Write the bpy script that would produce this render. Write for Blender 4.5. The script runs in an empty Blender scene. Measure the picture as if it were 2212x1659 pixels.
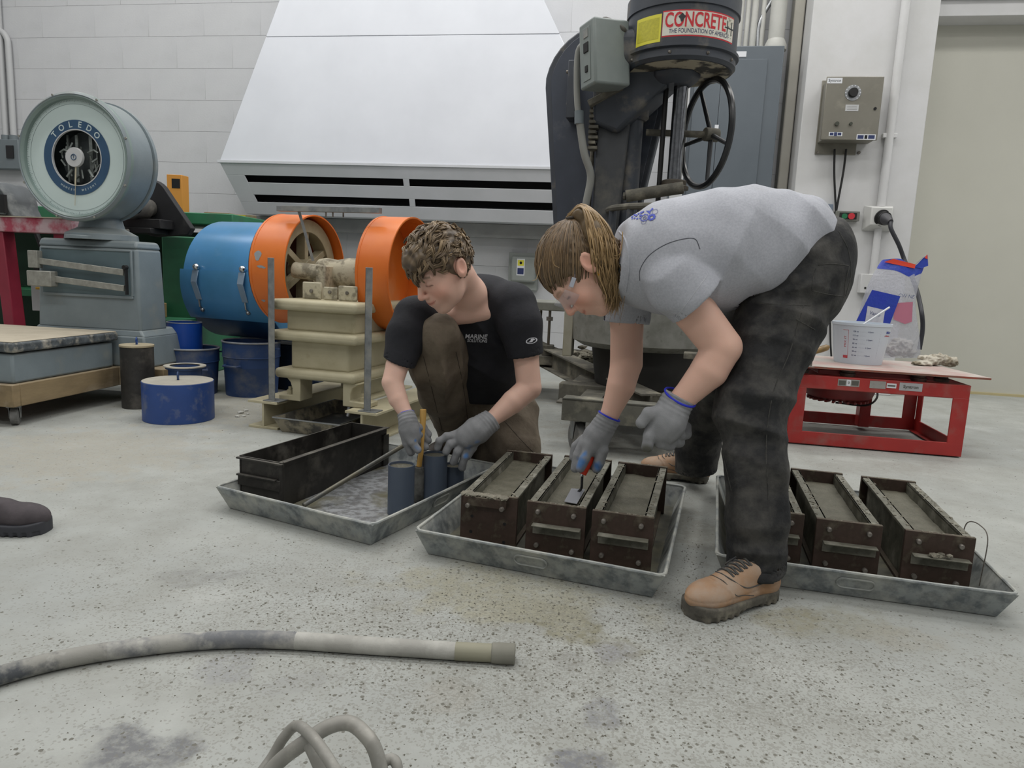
import bpy, math, random
import numpy as np
from mathutils import Vector, Matrix, noise
random.seed(7); np.random.seed(7)
sc = bpy.context.scene; COL = sc.collection
V = Vector; R = math.radians; PI = math.pi
# ---------------------------------------------------------------- camera, world, exposure
CAM_H, FPX, IW, IH = .82, 1534.0, 2212, 1659
PITCH, ROLL = R(8.8), R(2.6)
cam = bpy.data.cameras.new('camera'); camo = bpy.data.objects.new('camera', cam); COL.objects.link(camo)
cam.sensor_fit = 'HORIZONTAL'; cam.sensor_width = 36; cam.lens = 36 * FPX / IW; cam.clip_start = .05
camo.matrix_world = Matrix.Translation((0, 0, CAM_H)) @ Matrix.Rotation(PI / 2 - PITCH, 4, 'X') @ Matrix.Rotation(ROLL, 4, 'Z')
sc.camera = camo
sc.view_settings.view_transform = 'Standard'; sc.view_settings.look = 'None'
sc.view_settings.gamma = 1; sc.view_settings.use_curve_mapping = False
sc.view_settings.exposure = -.41
w = bpy.data.worlds.new('world'); sc.world = w; w.use_nodes = True
w.node_tree.nodes['Background'].inputs[0].default_value = (.80, .86, .95, 1)
w.node_tree.nodes['Background'].inputs[1].default_value = .25

def area_light(name, loc, sx, sy, power, col=(1, .988, .965), rot=(0, 0, 0)):
    l = bpy.data.lights.new(name, 'AREA'); l.shape = 'RECTANGLE'; l.size = sx; l.size_y = sy
    l.energy = power; l.color = col
    o = bpy.data.objects.new(name, l); COL.objects.link(o); o.location = loc; o.rotation_euler = rot
    o['kind'] = 'structure'
    return o
LIGHTS = [(x, y) for y in (-2.6, .4, 3.2, 5.2) for x in (-4.2, -1.4, 1.4, 4.2)]
for x, y in LIGHTS:
    area_light('ceiling_tube_light', (x, y, 5.13), 1.9, .34, 62 if y > 3 else (48 if y > 0 else 46))

# ---------------------------------------------------------------- pixel -> place helpers
_fw = V((0, math.cos(PITCH), -math.sin(PITCH))); _up = V((0, math.sin(PITCH), math.cos(PITCH))); _rt = V((1, 0, 0))
_R = _rt * math.cos(ROLL) + _up * math.sin(ROLL); _U = _up * math.cos(ROLL) - _rt * math.sin(ROLL)
CO = V((0, 0, CAM_H))
def ray(x, y): return _fw + _R * ((x - IW / 2) / FPX) - _U * ((y - IH / 2) / FPX)
def F(x, y, z=0.0):
    d = ray(x, y); return CO + d * ((z - CAM_H) / d.z)
def P(x, y, Y):
    d = ray(x, y); return CO + d * (Y / d.y)
def on_plane(x, y, p, n):
    d = ray(x, y); n = V(n); return CO + d * ((V(p) - CO).dot(n) / d.dot(n))

class Fr:
    """a thing's own frame: an origin on its base and a turn about the vertical"""
    def __init__(s, o, yaw=0.0):
        s.o = V(o); s.yaw = yaw; s.M = Matrix.Translation(s.o) @ Matrix.Rotation(yaw, 4, 'Z'); s.I = s.M.inverted()
        s.u = (s.M.to_3x3() @ V((1, 0, 0))); s.v = (s.M.to_3x3() @ V((0, 1, 0)))
    def l(s, p): return s.I @ V(p)
    def w(s, *p): return s.M @ V(p)
    def y(s, px, py, y=0.0): return s.l(on_plane(px, py, s.M @ V((0, y, 0)), s.v))
    def x(s, px, py, x=0.0): return s.l(on_plane(px, py, s.M @ V((x, 0, 0)), s.u))
    def z(s, px, py, z=0.0): return s.l(F(px, py, z + s.o.z))

# ---------------------------------------------------------------- materials
MATS = {}
def rgb(h):
    if isinstance(h, str):
        c = [int(h[i:i + 2], 16) / 255 for i in (0, 2, 4)]
        return tuple((x / 12.92 if x < .04045 else ((x + .055) / 1.055) ** 2.4) for x in c) + (1,)
    return tuple(h) + ((1,) if len(h) == 3 else ())
def mat(name, a, b=None, rough=.6, metal=0, scale=8, detail=5, bump=0, bscale=None, lo=.35, hi=.65, dust=None, dscale=6, dlo=.5, dhi=.7, dup=0, attr=None, spec=.5, alpha=1, trans=0, stretch=None, dbump=0):
    if name in MATS: return MATS[name]
    m = bpy.data.materials.new(name); m.use_nodes = True; nt = m.node_tree; N = nt.nodes; L = nt.links
    bs = N['Principled BSDF']; tc = N.new('ShaderNodeTexCoord'); co = tc.outputs['Object']
    if stretch:
        mp = N.new('ShaderNodeMapping'); mp.inputs['Scale'].default_value = stretch; L.new(co, mp.inputs[0]); co = mp.outputs[0]
    def nz(sc_, dt):
        n = N.new('ShaderNodeTexNoise'); n.inputs['Scale'].default_value = sc_; n.inputs['Detail'].default_value = dt
        n.inputs['Roughness'].default_value = .6; L.new(co, n.inputs['Vector']); return n.outputs[0]
    def mr(src, l, h):
        r = N.new('ShaderNodeMapRange'); r.inputs[1].default_value = l; r.inputs[2].default_value = h; L.new(src, r.inputs[0]); return r.outputs[0]
    def mix(f, c1, c2):
        x = N.new('ShaderNodeMix'); x.data_type = 'RGBA'
        for s_, v_ in ((0, f), (6, c1), (7, c2)):
            if hasattr(v_, 'default_value') or hasattr(v_, 'is_linked'): L.new(v_, x.inputs[s_])
            else: x.inputs[s_].default_value = v_
        return x.outputs[2]
    c = None
    if attr:
        at = N.new('ShaderNodeAttribute'); at.attribute_name = attr; c = at.outputs[0]
        if b: c = mix(mr(nz(scale, detail), lo, hi), c, rgb(b)) 
    elif b: c = mix(mr(nz(scale, detail), lo, hi), rgb(a), rgb(b))
    if dust:
        f = mr(nz(dscale, 8), dlo, dhi)
        if dup:
            g = N.new('ShaderNodeNewGeometry'); sx = N.new('ShaderNodeSeparateXYZ'); L.new(g.outputs['Normal'], sx.inputs[0])
            ma = N.new('ShaderNodeMath'); ma.operation = 'MULTIPLY_ADD'; ma.use_clamp = True
            L.new(mr(sx.outputs[2], .3, .9), ma.inputs[0]); ma.inputs[1].default_value = dup; L.new(f, ma.inputs[2]); f = ma.outputs[0]
        c = mix(f, c if c else rgb(a), rgb(dust))
        m1 = N.new('ShaderNodeMapRange'); L.new(f, m1.inputs[0]); m1.inputs[3].default_value = rough; m1.inputs[4].default_value = max(rough, .85); L.new(m1.outputs[0], bs.inputs['Roughness'])
        if metal:
            m2 = N.new('ShaderNodeMapRange'); L.new(f, m2.inputs[0]); m2.inputs[3].default_value = metal; m2.inputs[4].default_value = 0; L.new(m2.outputs[0], bs.inputs['Metallic'])
    else:
        bs.inputs['Roughness'].default_value = rough
    if not (dust and metal): bs.inputs['Metallic'].default_value = metal
    if c: L.new(c, bs.inputs['Base Color'])
    else: bs.inputs['Base Color'].default_value = rgb(a)
    bs.inputs['Specular IOR Level'].default_value = spec
    if alpha < 1: bs.inputs['Alpha'].default_value = alpha
    if trans: bs.inputs['Transmission Weight'].default_value = trans
    if bump:
        bp = N.new('ShaderNodeBump'); bp.inputs['Strength'].default_value = 1; bp.inputs['Distance'].default_value = bump
        L.new(nz(bscale or scale * 3, 6), bp.inputs['Height']); L.new(bp.outputs[0], bs.inputs['Normal'])
    MATS[name] = m; return m

# ---------------------------------------------------------------- geometry helpers
class G:
    def __init__(s): s.v = []; s.f = []
    def add(s, vs, fs):
        n = len(s.v); s.v += [V(q) for q in vs]; s.f += [tuple(i + n for i in q) for q in fs]; return s
    def box(s, x0, x1, y0, y1, z0, z1, M=None):
        vs = [V((x, y, z)) for z in (z0, z1) for y in (y0, y1) for x in (x0, x1)]
        if M: vs = [M @ q for q in vs]
        return s.add(vs, [(0, 2, 3, 1), (4, 5, 7, 6), (0, 1, 5, 4), (1, 3, 7, 5), (3, 2, 6, 7), (2, 0, 4, 6)])
    def hexa(s, b, t):   # four bottom corners, four top corners
        return s.add(list(b) + list(t), [(3, 2, 1, 0), (4, 5, 6, 7), (0, 1, 5, 4), (1, 2, 6, 5), (2, 3, 7, 6), (3, 0, 4, 7)])
    def bar(s, a, b, w_, h_, up=(0, 0, 1)):
        a, b = V(a), V(b); d = (b - a).normalized(); u = V(up)
        sd = d.cross(u)
        if sd.length < 1e-4: sd = d.cross(V((0, 1, 0)))
        sd.normalize(); u = sd.cross(d); x, y = sd * w_ / 2, u * h_ / 2
        return s.hexa([a - x - y, a + x - y, a + x + y, a - x + y], [b - x - y, b + x - y, b + x + y, b - x + y])
    def tube(s, pts, r, n=10, closed=False, cap=True, flat=None):
        pts = [V(q) for q in pts]; k = len(pts); rs = r if isinstance(r, (list, tuple)) else [r] * k
        t0 = (pts[1] - pts[0]).normalized(); a = t0.orthogonal().normalized(); vs = []
        for i, q in enumerate(pts):
            if closed: t = (pts[(i + 1) % k] - pts[i - 1]).normalized()
            elif i == 0: t = t0
            elif i == k - 1: t = (pts[-1] - pts[-2]).normalized()
            else: t = ((pts[i + 1] - q).normalized() + (q - pts[i - 1]).normalized()).normalized()
            a = (a - t * a.dot(t)); a = a.normalized() if a.length > 1e-6 else t.orthogonal().normalized(); b = t.cross(a)
            for j in range(n):
                c = 2 * PI * j / n; vs.append(q + (a * math.cos(c) + b * math.sin(c) * (flat or 1)) * rs[i])
        fs = []
        for i in range(k if closed else k - 1):
            o, e = i * n, ((i + 1) % k) * n
            for j in range(n): j2 = (j + 1) % n; fs.append((o + j, o + j2, e + j2, e + j))
        if cap and not closed: fs += [tuple(range(n - 1, -1, -1)), tuple((k - 1) * n + j for j in range(n))]
        return s.add(vs, fs)
    def cyl(s, a, b, r0, r1=None, n=28): return s.lathe([(0, 0), (r0, 0), (r0 if r1 is None else r1, 1), (0, 1)], a, b, n)
    def lathe(s, prof, a, b, n=32, unit=True):
        """prof = [(radius, t)]: t runs 0..1 from a to b (or metres along a->b when unit=False)"""
        a, b = V(a), V(b); d = b - a; ln = d.length; d.normalize(); x = d.orthogonal().normalized(); y = d.cross(x); vs = []; rings = []
        for r_, t in prof:
            c = a + d * (t * ln if unit else t)
            if r_ < 1e-6: rings.append([len(vs)]); vs.append(c)
            else:
                rings.append(list(range(len(vs), len(vs) + n)))
                vs += [c + (x * math.cos(2 * PI * j / n) + y * math.sin(2 * PI * j / n)) * r_ for j in range(n)]
        fs = []
        for p_, q_ in zip(rings, rings[1:]):
            for j in range(n):
                k = (j + 1) % n
                if len(p_) == 1 and len(q_) == 1: continue
                if len(p_) == 1: fs.append((p_[0], q_[k], q_[j]))
                elif len(q_) == 1: fs.append((p_[j], p_[k], q_[0]))
                else: fs.append((p_[j], p_[k], q_[k], q_[j]))
        return s.add(vs, fs)
    def prism(s, poly, d, M=None, holes=None):
        """polygon [(x,z)] in the local xz plane, extruded along +y by d"""
        n = len(poly); vs = [V((x, 0, z)) for x, z in poly] + [V((x, d, z)) for x, z in poly]
        if M: vs = [M @ q for q in vs]
        return s.add(vs, [tuple(range(n)), tuple(range(2 * n - 1, n - 1, -1))] + [(i, i + n, (i + 1) % n + n, (i + 1) % n) for i in range(n)])
    def torus(s, c, ax, r_, t, n=40, m=10):
        c, ax = V(c), V(ax).normalized(); x = ax.orthogonal().normalized(); y = ax.cross(x)
        return s.tube([c + (x * math.cos(2 * PI * j / n) + y * math.sin(2 * PI * j / n)) * r_ for j in range(n)], t, m, closed=True)
    def blob(s, c, r_, n=2, sq=(1, 1, 1), jit=0, seed=0):
        import bmesh
        bm = bmesh.new(); bmesh.ops.create_icosphere(bm, subdivisions=n, radius=1)
        vs = []
        for q in bm.verts:
            k = 1 + jit * noise.noise(q.co * 2.3 + V((seed, seed * 1.7, 0)))
            vs.append(V(c) + V((q.co.x * sq[0], q.co.y * sq[1], q.co.z * sq[2])) * r_ * k)
        fs = [tuple(x.index for x in f_.verts) for f_ in bm.faces]; bm.free()
        return s.add(vs, fs)
    def sweep_rect(s, pts, w_, h_): 
        for a, b in zip(pts, pts[1:]): s.bar(a, b, w_, h_)
        return s
    def build(s, name, m, parent=None, bevel=0, smooth=35, label=None, kind=None, world=False, seg=2, solid=0, color=None):
        me = bpy.data.meshes.new(name); vs = s.v
        if world and parent: inv = root_of(parent).matrix_basis.inverted(); vs = [inv @ q for q in vs]
        me.from_pydata([tuple(q) for q in vs], [], s.f); me.update()
        import bmesh
        bm = bmesh.new(); bm.from_mesh(me); bmesh.ops.recalc_face_normals(bm, faces=bm.faces); bm.to_mesh(me); bm.free()
        return finish(me, name, m, parent, bevel, smooth, label, kind, seg, solid)
def root_of(o):
    while o.parent: o = o.parent
    return o
def finish(me, name, m, parent=None, bevel=0, smooth=35, label=None, kind=None, seg=2, solid=0):
    if smooth:
        me.polygons.foreach_set('use_smooth', [True] * len(me.polygons)); me.set_sharp_from_angle(angle=R(smooth))
    o = bpy.data.objects.new(name, me); COL.objects.link(o); me.materials.append(m)
    if parent: o.parent = parent
    if solid:
        md = o.modifiers.new('solid', 'SOLIDIFY'); md.thickness = solid; md.offset = 0
    if bevel:
        md = o.modifiers.new('bevel', 'BEVEL'); md.width = bevel; md.segments = seg; md.limit_method = 'ANGLE'; md.angle_limit = R(40); md.harden_normals = False
    if label: o['label'] = label
    if kind: o['kind'] = kind
    return o
def thing(name, label, cat, loc=(0, 0, 0), yaw=0.0, group=None):
    o = bpy.data.objects.new(name, None); COL.objects.link(o); o.empty_display_size = .05
    o.matrix_basis = Matrix.Translation(V(loc)) @ Matrix.Rotation(yaw, 4, 'Z'); tag(o, label, cat, group); return o
def tag(o, label, cat, group=None):
    o['label'] = label; o['category'] = cat
    if group: o['group'] = group
    return o
def fthing(name, label, cat, fr, group=None): return thing(name, label, cat, fr.o, fr.yaw, group)
def struct(o): o['kind'] = 'structure'; return o
def spline(pts, k=8):
    pts = [V(q) for q in pts]; out = []
    q = [pts[0] * 2 - pts[1]] + pts + [pts[-1] * 2 - pts[-2]]
    for i in range(1, len(q) - 2):
        for j in range(k):
            t = j / k; a, b, c, d = q[i - 1:i + 3]
            out.append(.5 * ((2 * b) + (c - a) * t + (2 * a - 5 * b + 4 * c - d) * t * t + (3 * b - a - 3 * c + d) * t ** 3))
    return out + [pts[-1]]
_tc = {}
def text_geo(s, size=1.0, bold=False, extr=0.0):
    """flat lettering as (verts, faces) centred on the origin in the xy plane"""
    key = (s, bold)
    if key not in _tc:
        cu = bpy.data.curves.new('t', 'FONT'); cu.body = s; cu.align_x = 'CENTER'; cu.align_y = 'CENTER'; cu.resolution_u = 3
        if bold: cu.offset = .02
        o = bpy.data.objects.new('t', cu); COL.objects.link(o); dg = bpy.context.evaluated_depsgraph_get()
        me = bpy.data.meshes.new_from_object(o.evaluated_get(dg)); _tc[key] = ([q.co.copy() for q in me.vertices], [tuple(p_.vertices) for p_ in me.polygons])
        bpy.data.objects.remove(o); bpy.data.meshes.remove(me); bpy.data.curves.remove(cu)
    vs, fs = _tc[key]; return [q * size for q in vs], fs
def text(s, size, M, name, m, parent, wid=None, bold=False, fn=None, label=None):
    vs, fs = text_geo(s, size, bold)
    if wid:
        x0 = min(q.x for q in vs); x1 = max(q.x for q in vs); k = wid / (x1 - x0); vs = [V((q.x * k, q.y, q.z)) for q in vs]
    vs = [fn(q) if fn else M @ q for q in vs]
    me = bpy.data.meshes.new(name); me.from_pydata([tuple(q) for q in vs], [], fs); me.update()
    return finish(me, name, m, parent, smooth=0, label=label)
def XZ(x, y, z): return Matrix.Translation((x, y, z)) @ Matrix.Rotation(PI / 2, 4, 'X')   # xy text plane -> faces -y
# ---------------------------------------------------------------- shared materials
m_block = mat('painted_block', 'c9cacc', 'c2c3c6', rough=.75, scale=1.6, bump=.0012, bscale=60, dust='bcbdbd', dscale=2.5, dlo=.55, dhi=.8)
m_pillar = mat('pillar_paint', 'cfcfd0', 'c6c6c5', rough=.6, scale=2.5, bump=.0005, bscale=40)
m_hood = mat('hood_paint', 'd6d9e0', 'd0d3da', rough=.45, scale=2)
m_hood2 = mat('hood_louvre_paint', 'cdcfd4', 'c5c8cc', rough=.5, scale=3)
m_cream = mat('cream_panel', 'c2c1b6', 'bdbcb1', rough=.6, scale=1.2, bump=.0004, bscale=30)
m_black = mat('black', '0c0c0d', rough=.6)
m_dark = mat('dark_void', '151517', rough=.9)
m_galv = mat('galvanised', '9ba0a0', '71777a', rough=.5, metal=.5, scale=26, lo=.42, hi=.6, bump=.0005, dust='acada6', dscale=11, dlo=.42, dhi=.66, dup=.3)
m_galv_in = mat('galvanised_wet', '6e6d62', '4c4b44', rough=.55, metal=.3, scale=10, dust='807d6a', dscale=9, dlo=.45, dhi=.65)
m_zinc = mat('zinc_strip', '8e9192', '777a7c', rough=.5, metal=.6, scale=25, dust='96958c', dscale=12, dlo=.45, dhi=.75)
m_rust = mat('brown_mould_steel', '4a3a33', '33291f', rough=.6, metal=.3, scale=14, bump=.0008, dust='6b6455', dscale=14, dlo=.53, dhi=.72, dup=.4)
m_oil = mat('oiled_black_steel', '3f3d3a', '2a2826', rough=.45, metal=.4, scale=9, bump=.0005, dust='67645c', dscale=8, dlo=.52, dhi=.75, dup=.35)
m_wetc = mat('wet_concrete', '6a6759', '585648', rough=.5, scale=30, bump=.004, bscale=90, detail=8)
m_drymud = mat('dry_concrete_crust', '8b8678', '6d6a5e', rough=.9, scale=40, bump=.006, bscale=110)
m_steel = mat('bright_steel', 'a9abad', '8f9295', rough=.3, metal=.9, scale=20)
m_chrome = mat('chrome', 'c8cacc', rough=.12, metal=1)
m_white = mat('white_plastic', 'd9dbdf', rough=.35)
m_ltgrey = mat('light_grey_enamel', 'b9babb', rough=.45)
m_grey = mat('grey_enamel', '6f787c', '697276', rough=.45, scale=4, dust='8f918d', dscale=5, dlo=.6, dhi=.9)

def floor_material():
    m = bpy.data.materials.new('concrete_floor'); m.use_nodes = True; nt = m.node_tree; N = nt.nodes; L = nt.links
    bs = N['Principled BSDF']; geo = N.new('ShaderNodeNewGeometry'); pos = geo.outputs['Position']
    def nz(s, d, ro=.6, off=None):
        n = N.new('ShaderNodeTexNoise'); n.inputs['Scale'].default_value = s; n.inputs['Detail'].default_value = d; n.inputs['Roughness'].default_value = ro; L.new(pos, n.inputs['Vector']); return n.outputs[0]
    def mr(src, a, b, c=0., d=1.):
        r = N.new('ShaderNodeMapRange'); r.inputs[1].default_value = a; r.inputs[2].default_value = b; r.inputs[3].default_value = c; r.inputs[4].default_value = d; L.new(src, r.inputs[0]); return r.outputs[0]
    def mix(f, c1, c2):
        x = N.new('ShaderNodeMix'); x.data_type = 'RGBA'
        for s_, v_ in ((0, f), (6, c1), (7, c2)):
            if hasattr(v_, 'is_linked'): L.new(v_, x.inputs[s_])
            else: x.inputs[s_].default_value = v_
        return x.outputs[2]
    def math_(op, a, b, cl=False):
        x = N.new('ShaderNodeMath'); x.operation = op; x.use_clamp = cl
        for i, v_ in enumerate((a, b)):
            if hasattr(v_, 'is_linked'): L.new(v_, x.inputs[i])
            else: x.inputs[i].default_value = v_
        return x.outputs[0]
    def patch(cx, cy, rx, ry, rot=0, soft=.55, warp=.35):   # a stain of its own at a place on the floor
        mp = N.new('ShaderNodeMapping'); mp.vector_type = 'TEXTURE'; mp.inputs['Location'].default_value = (cx, cy, 0); mp.inputs['Rotation'].default_value = (0, 0, rot); mp.inputs['Scale'].default_value = (rx, ry, 1)
        L.new(pos, mp.inputs[0]); ln = N.new('ShaderNodeVectorMath'); ln.operation = 'LENGTH'; L.new(mp.outputs[0], ln.inputs[0])
        d = math_('ADD', ln.outputs['Value'], mr(nz(9, 5), .3, .7, -warp, warp))
        return mr(d, 1, 1 - soft)
    c = mix(mr(nz(.9, 6), .35, .65), rgb('999c99'), rgb('a8aaa5'))
    c = mix(mr(nz(5, 8, .7), .4, .75), c, rgb('90918b'))
    c = mix(mr(nz(2.2, 4), .58, .72, 0, .6), c, rgb('b0b2ae'))
    grain = mr(nz(38, 7, .7), .38, .56, .35, 1)
    def F2(x, y): q = F(x, y); return q.x, q.y
    for px, py, rx, ry, ro, col, k in (
        (275, 1625, .09, .055, .3, '6b6c6e', .75), (400, 1243, .07, .05, .1, '858683', .5), (495, 1243, .045, .03, 0, '838482', .5),
        (1305, 1540, .045, .035, .2, '77787c', .6), (1250, 1645, .05, .03, 0, '6d6e72', .75), (490, 1445, .07, .05, .4, '868789', .5),
        (1320, 1405, .05, .03, .5, '808084', .6), (1235, 1425, .04, .03, .5, '84847f', .5), (1200, 1340, .17, .06, -.5, '7f7c67', .75), (1060, 1290, .2, .09, -.3, '8f8d7a', .6),
        (1090, 1280, .3, .12, -.2, '9a9888', .6), (1820, 1345, .12, .07, 0, '8a8878', .55), (1700, 1340, .09, .05, .4, '8a8671', .55), (1960, 1380, .12, .05, 0, '96948a', .5),
        (150, 980, .5, .35, .2, 'a09c90', .55), (520, 880, .5, .4, 0, 'aaa492', .4), (1400, 940, .5, .5, 0, '8e8c82', .55), (1480, 1130, .11, .3, .2, '86857d', .6),
        (1250, 850, .5, .4, 0, '99968a', .5), (640, 1480, .08, .03, .4, '8b8c8a', .4), (960, 1500, .06, .05, .4, '97958d', .5), (1900, 1010, .35, .1, .1, '8f8d86', .4)):
        x, y = F2(px, py)
        c = mix(math_('MULTIPLY', math_('MULTIPLY', patch(x, y, rx * 1.2, ry * 1.5, ro, .4, .5), grain), min(k * 1.25, 1)), c, rgb(col))
    # specks of spilt concrete: dense near the front trays, thin elsewhere
    vo = N.new('ShaderNodeTexVoronoi'); vo.inputs['Scale'].default_value = 95; vo.inputs['Randomness'].default_value = 1; L.new(pos, vo.inputs['Vector'])
    hsv = N.new('ShaderNodeSeparateColor'); L.new(vo.outputs['Color'], hsv.inputs[0])
    sm = patch(.0, 1.55, 1.3, .55, -.15, soft=.8, warp=.3)
    sm2 = patch(.35, 1.2, 1.3, .7, 0, soft=.9, warp=.3)
    dens = math_('ADD', math_('MULTIPLY', sm, .34), math_('MULTIPLY', sm2, .22)); dens = math_('ADD', dens, .02)
    keep = math_('LESS_THAN', hsv.outputs[0], dens)
    rad = math_('MULTIPLY_ADD', hsv.outputs[1], .34); rad.node.inputs[2].default_value = .1
    near = math_('LESS_THAN', math_('ADD', vo.outputs['Distance'], mr(nz(210, 3), .3, .7, -.12, .12)), rad)
    c = mix(math_('MULTIPLY', math_('MULTIPLY', keep, near), .88), c, rgb('5f5d54'))
    v3 = N.new('ShaderNodeTexVoronoi'); v3.inputs['Scale'].default_value = 240; L.new(pos, v3.inputs['Vector'])
    h3 = N.new('ShaderNodeSeparateColor'); L.new(v3.outputs['Color'], h3.inputs[0])
    c = mix(math_('MULTIPLY', math_('LESS_THAN', h3.outputs[0], math_('ADD', dens, .02)), .4), c, rgb('75736a'))
    L.new(c, bs.inputs['Base Color']); bs.inputs['Roughness'].default_value = .62; bs.inputs['Specular IOR Level'].default_value = .35
    bp = N.new('ShaderNodeBump'); bp.inputs['Distance'].default_value = .0012; bp.inputs['Strength'].default_value = 1
    L.new(nz(120, 6), bp.inputs['Height']); L.new(bp.outputs[0], bs.inputs['Normal'])
    return m

# ---------------------------------------------------------------- the room
YAW = R(-9.5)                      # back wall: its right end is nearer
WF = Fr((0, 6.50, 0), YAW)         # local x runs along the wall, its face is y = 0
g = G(); g.box(-7.2, 6.6, -12.5, .6, -.1, 0)
struct(g.build('floor', floor_material(), smooth=0)).matrix_basis = WF.M.copy()
CEIL = 5.2
o = G().box(-7.2, 6.6, -12.5, .6, CEIL, CEIL + .1).build('ceiling', mat('ceiling_paint', 'b5b6b6', rough=.9), smooth=0); struct(o).matrix_basis = WF.M.copy()
o = G().box(-7.3, -7.2, -12.5, .6, 0, CEIL).build('wall_left', m_block, smooth=0); struct(o).matrix_basis = WF.M.copy()
o = G().box(6.6, 6.7, -12.5, .6, 0, CEIL).build('wall_right', m_block, smooth=0); struct(o).matrix_basis = WF.M.copy()
o = G().box(-7.2, 6.6, -12.6, -12.5, 0, CEIL).build('wall_front', m_block, smooth=0); struct(o).matrix_basis = WF.M.copy()
for x, y in LIGHTS:
    t = thing('ceiling_light', ['outer left', 'inner left', 'inner right', 'outer right'][int((x + 4.3) / 2.8)] + ' fluorescent ceiling fixture ' + {-2.6: 'in the row behind the camera', .4: 'above the camera', 3.2: 'above the trays', 5.2: 'nearest the hood wall'}[y], 'light', (x, y, CEIL), 0, 'fluorescent ceiling fixtures')
    G().box(-1.0, 1.0, -.19, .19, -.05, -.001).build('housing', m_ltgrey, t)
# where the pillar and the smooth panel stand, along the wall
PIL_D = .42
PF = Fr(WF.w(0, -PIL_D, 0), YAW)
PX0 = PF.y(1738, 200).x; PX1 = PF.y(2008, 200).x
# block courses of the back wall: each block a part of its own
wall = struct(bpy.data.objects.new('wall_back', None)); COL.objects.link(wall); wall.matrix_basis = WF.M.copy()
b = G().box(-7.2, PX1, .022, .3, 0, CEIL).build('mortar_backing', mat('mortar', 'c6c7c9', 'bebfc1', rough=.9, scale=5), wall, smooth=0)
CH = .285; BW = .57; z0 = WF.y(300, 148 + 0).z % CH
bmesh_ = {}
for r_ in range(-1, 14):
    za = z0 + r_ * CH; zb = za + CH
    if zb < .02: continue
    za = max(za, 0); x = -5.9 + (BW / 2 if r_ % 2 else 0)
    while x < PX0:
        xe = min(x + BW, PX0 + .02); key = (round(za, 3) if r_ < 1 else 'f', round(xe - x, 3))
        if key not in bmesh_:
            o = G().box(.0002, xe - x - .0002, 0, .022, .0008, zb - za - .0008).build('block', m_block, wall, bevel=.0008, seg=1)
            bmesh_[key] = o; o.location = (x, 0, za)
        else:
            o = bmesh_[key].copy(); COL.objects.link(o); o.location = (x, 0, za)
        x += BW
o = G().box(-7.2, PX1, 0, .022, z0 + 14 * CH, CEIL).build('upper_wall', m_block, wall, smooth=0)
G().box(-7.2, -5.9, 0, .022, 0, z0 + 14 * CH).build('side_wall', m_block, wall, smooth=0)
# pillar, panel, lintel
o = G().box(PX0, PX1, -PIL_D, .02, 0, CEIL).build('wall_pillar', m_pillar, bevel=.006); struct(o).matrix_basis = WF.M.copy()
o = G().box(PX1, 6.6, .05, .3, 0, CEIL).build('wall_panel', m_cream, smooth=0); struct(o).matrix_basis = WF.M.copy()
lz = WF.y(2120, 40, -.1).z; lz1 = WF.y(2120, 5, -.1).z
o = G().box(PX1, 6.6, -.16, .05, lz, lz1).box(PX1, 6.6, -.20, .05, lz1, lz1 + .05).build('trim_1', m_pillar, bevel=.004); struct(o).matrix_basis = WF.M.copy()
o = G().box(PX1, 6.6, .035, .052, 0, .02).build('baseboard_right', mat('caulk', 'b8ac84', rough=.8), smooth=0); struct(o).matrix_basis = WF.M.copy()

# ---------------------------------------------------------------- fume hood on the back wall
HD = .55
hf = Fr(WF.w(0, -HD, 0), YAW)
hl, hr = hf.y(475, 351), hf.y(1345, 356)
hz = (hl.z + hf.y(1100, 353).z) / 2; hx0, hx1 = hl.x, hr.x; cx = (hx0 + hx1) / 2
zt = CEIL; sl = (hf.y(660, 70, HD * .3).x - hx0) / (hf.y(660, 70, HD * .3).z - hz)
hood = fthing('fume_hood', 'big white sheet-metal hood tapering up the back wall over a grey louvre', 'hood', hf)
sr = (hx1 - hf.y(1068, 5, HD * .3).x) / (hf.y(1068, 5, HD * .3).z - hz)
tz = zt - hz; tl, tr = hx0 + sl * tz * .93, hx1 - sr * tz * .93
if tr - tl < .3: m_ = (tl + tr) / 2; tl, tr = m_ - .15, m_ + .15
DT = HD * .75
zs = hf.y(870, 76, HD * .22).z; k = (zs - hz) / tz
ml, mr_ = hx0 + (tl - hx0) * k, hx1 + (tr - hx1) * k; dm = DT * k
G().hexa([(hx0, 0, hz), (hx1, 0, hz), (hx1, HD, hz), (hx0, HD, hz)], [(ml, dm, zs - .003), (mr_, dm, zs - .003), (mr_, HD, zs - .003), (ml, HD, zs - .003)]).build('lower_panel', m_hood, hood, bevel=.004)
G().hexa([(ml, dm, zs), (mr_, dm, zs), (mr_, HD, zs), (ml, HD, zs)], [(tl, DT, zt), (tr, DT, zt), (tr, HD, zt), (tl, HD, zt)]).build('upper_panel', m_hood, hood, bevel=.004)
G().box(hx0 - .02, hx1 + .02, -.012, HD, hz - .022, hz).build('drip_edge', m_hood2, hood, bevel=.002)
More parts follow.
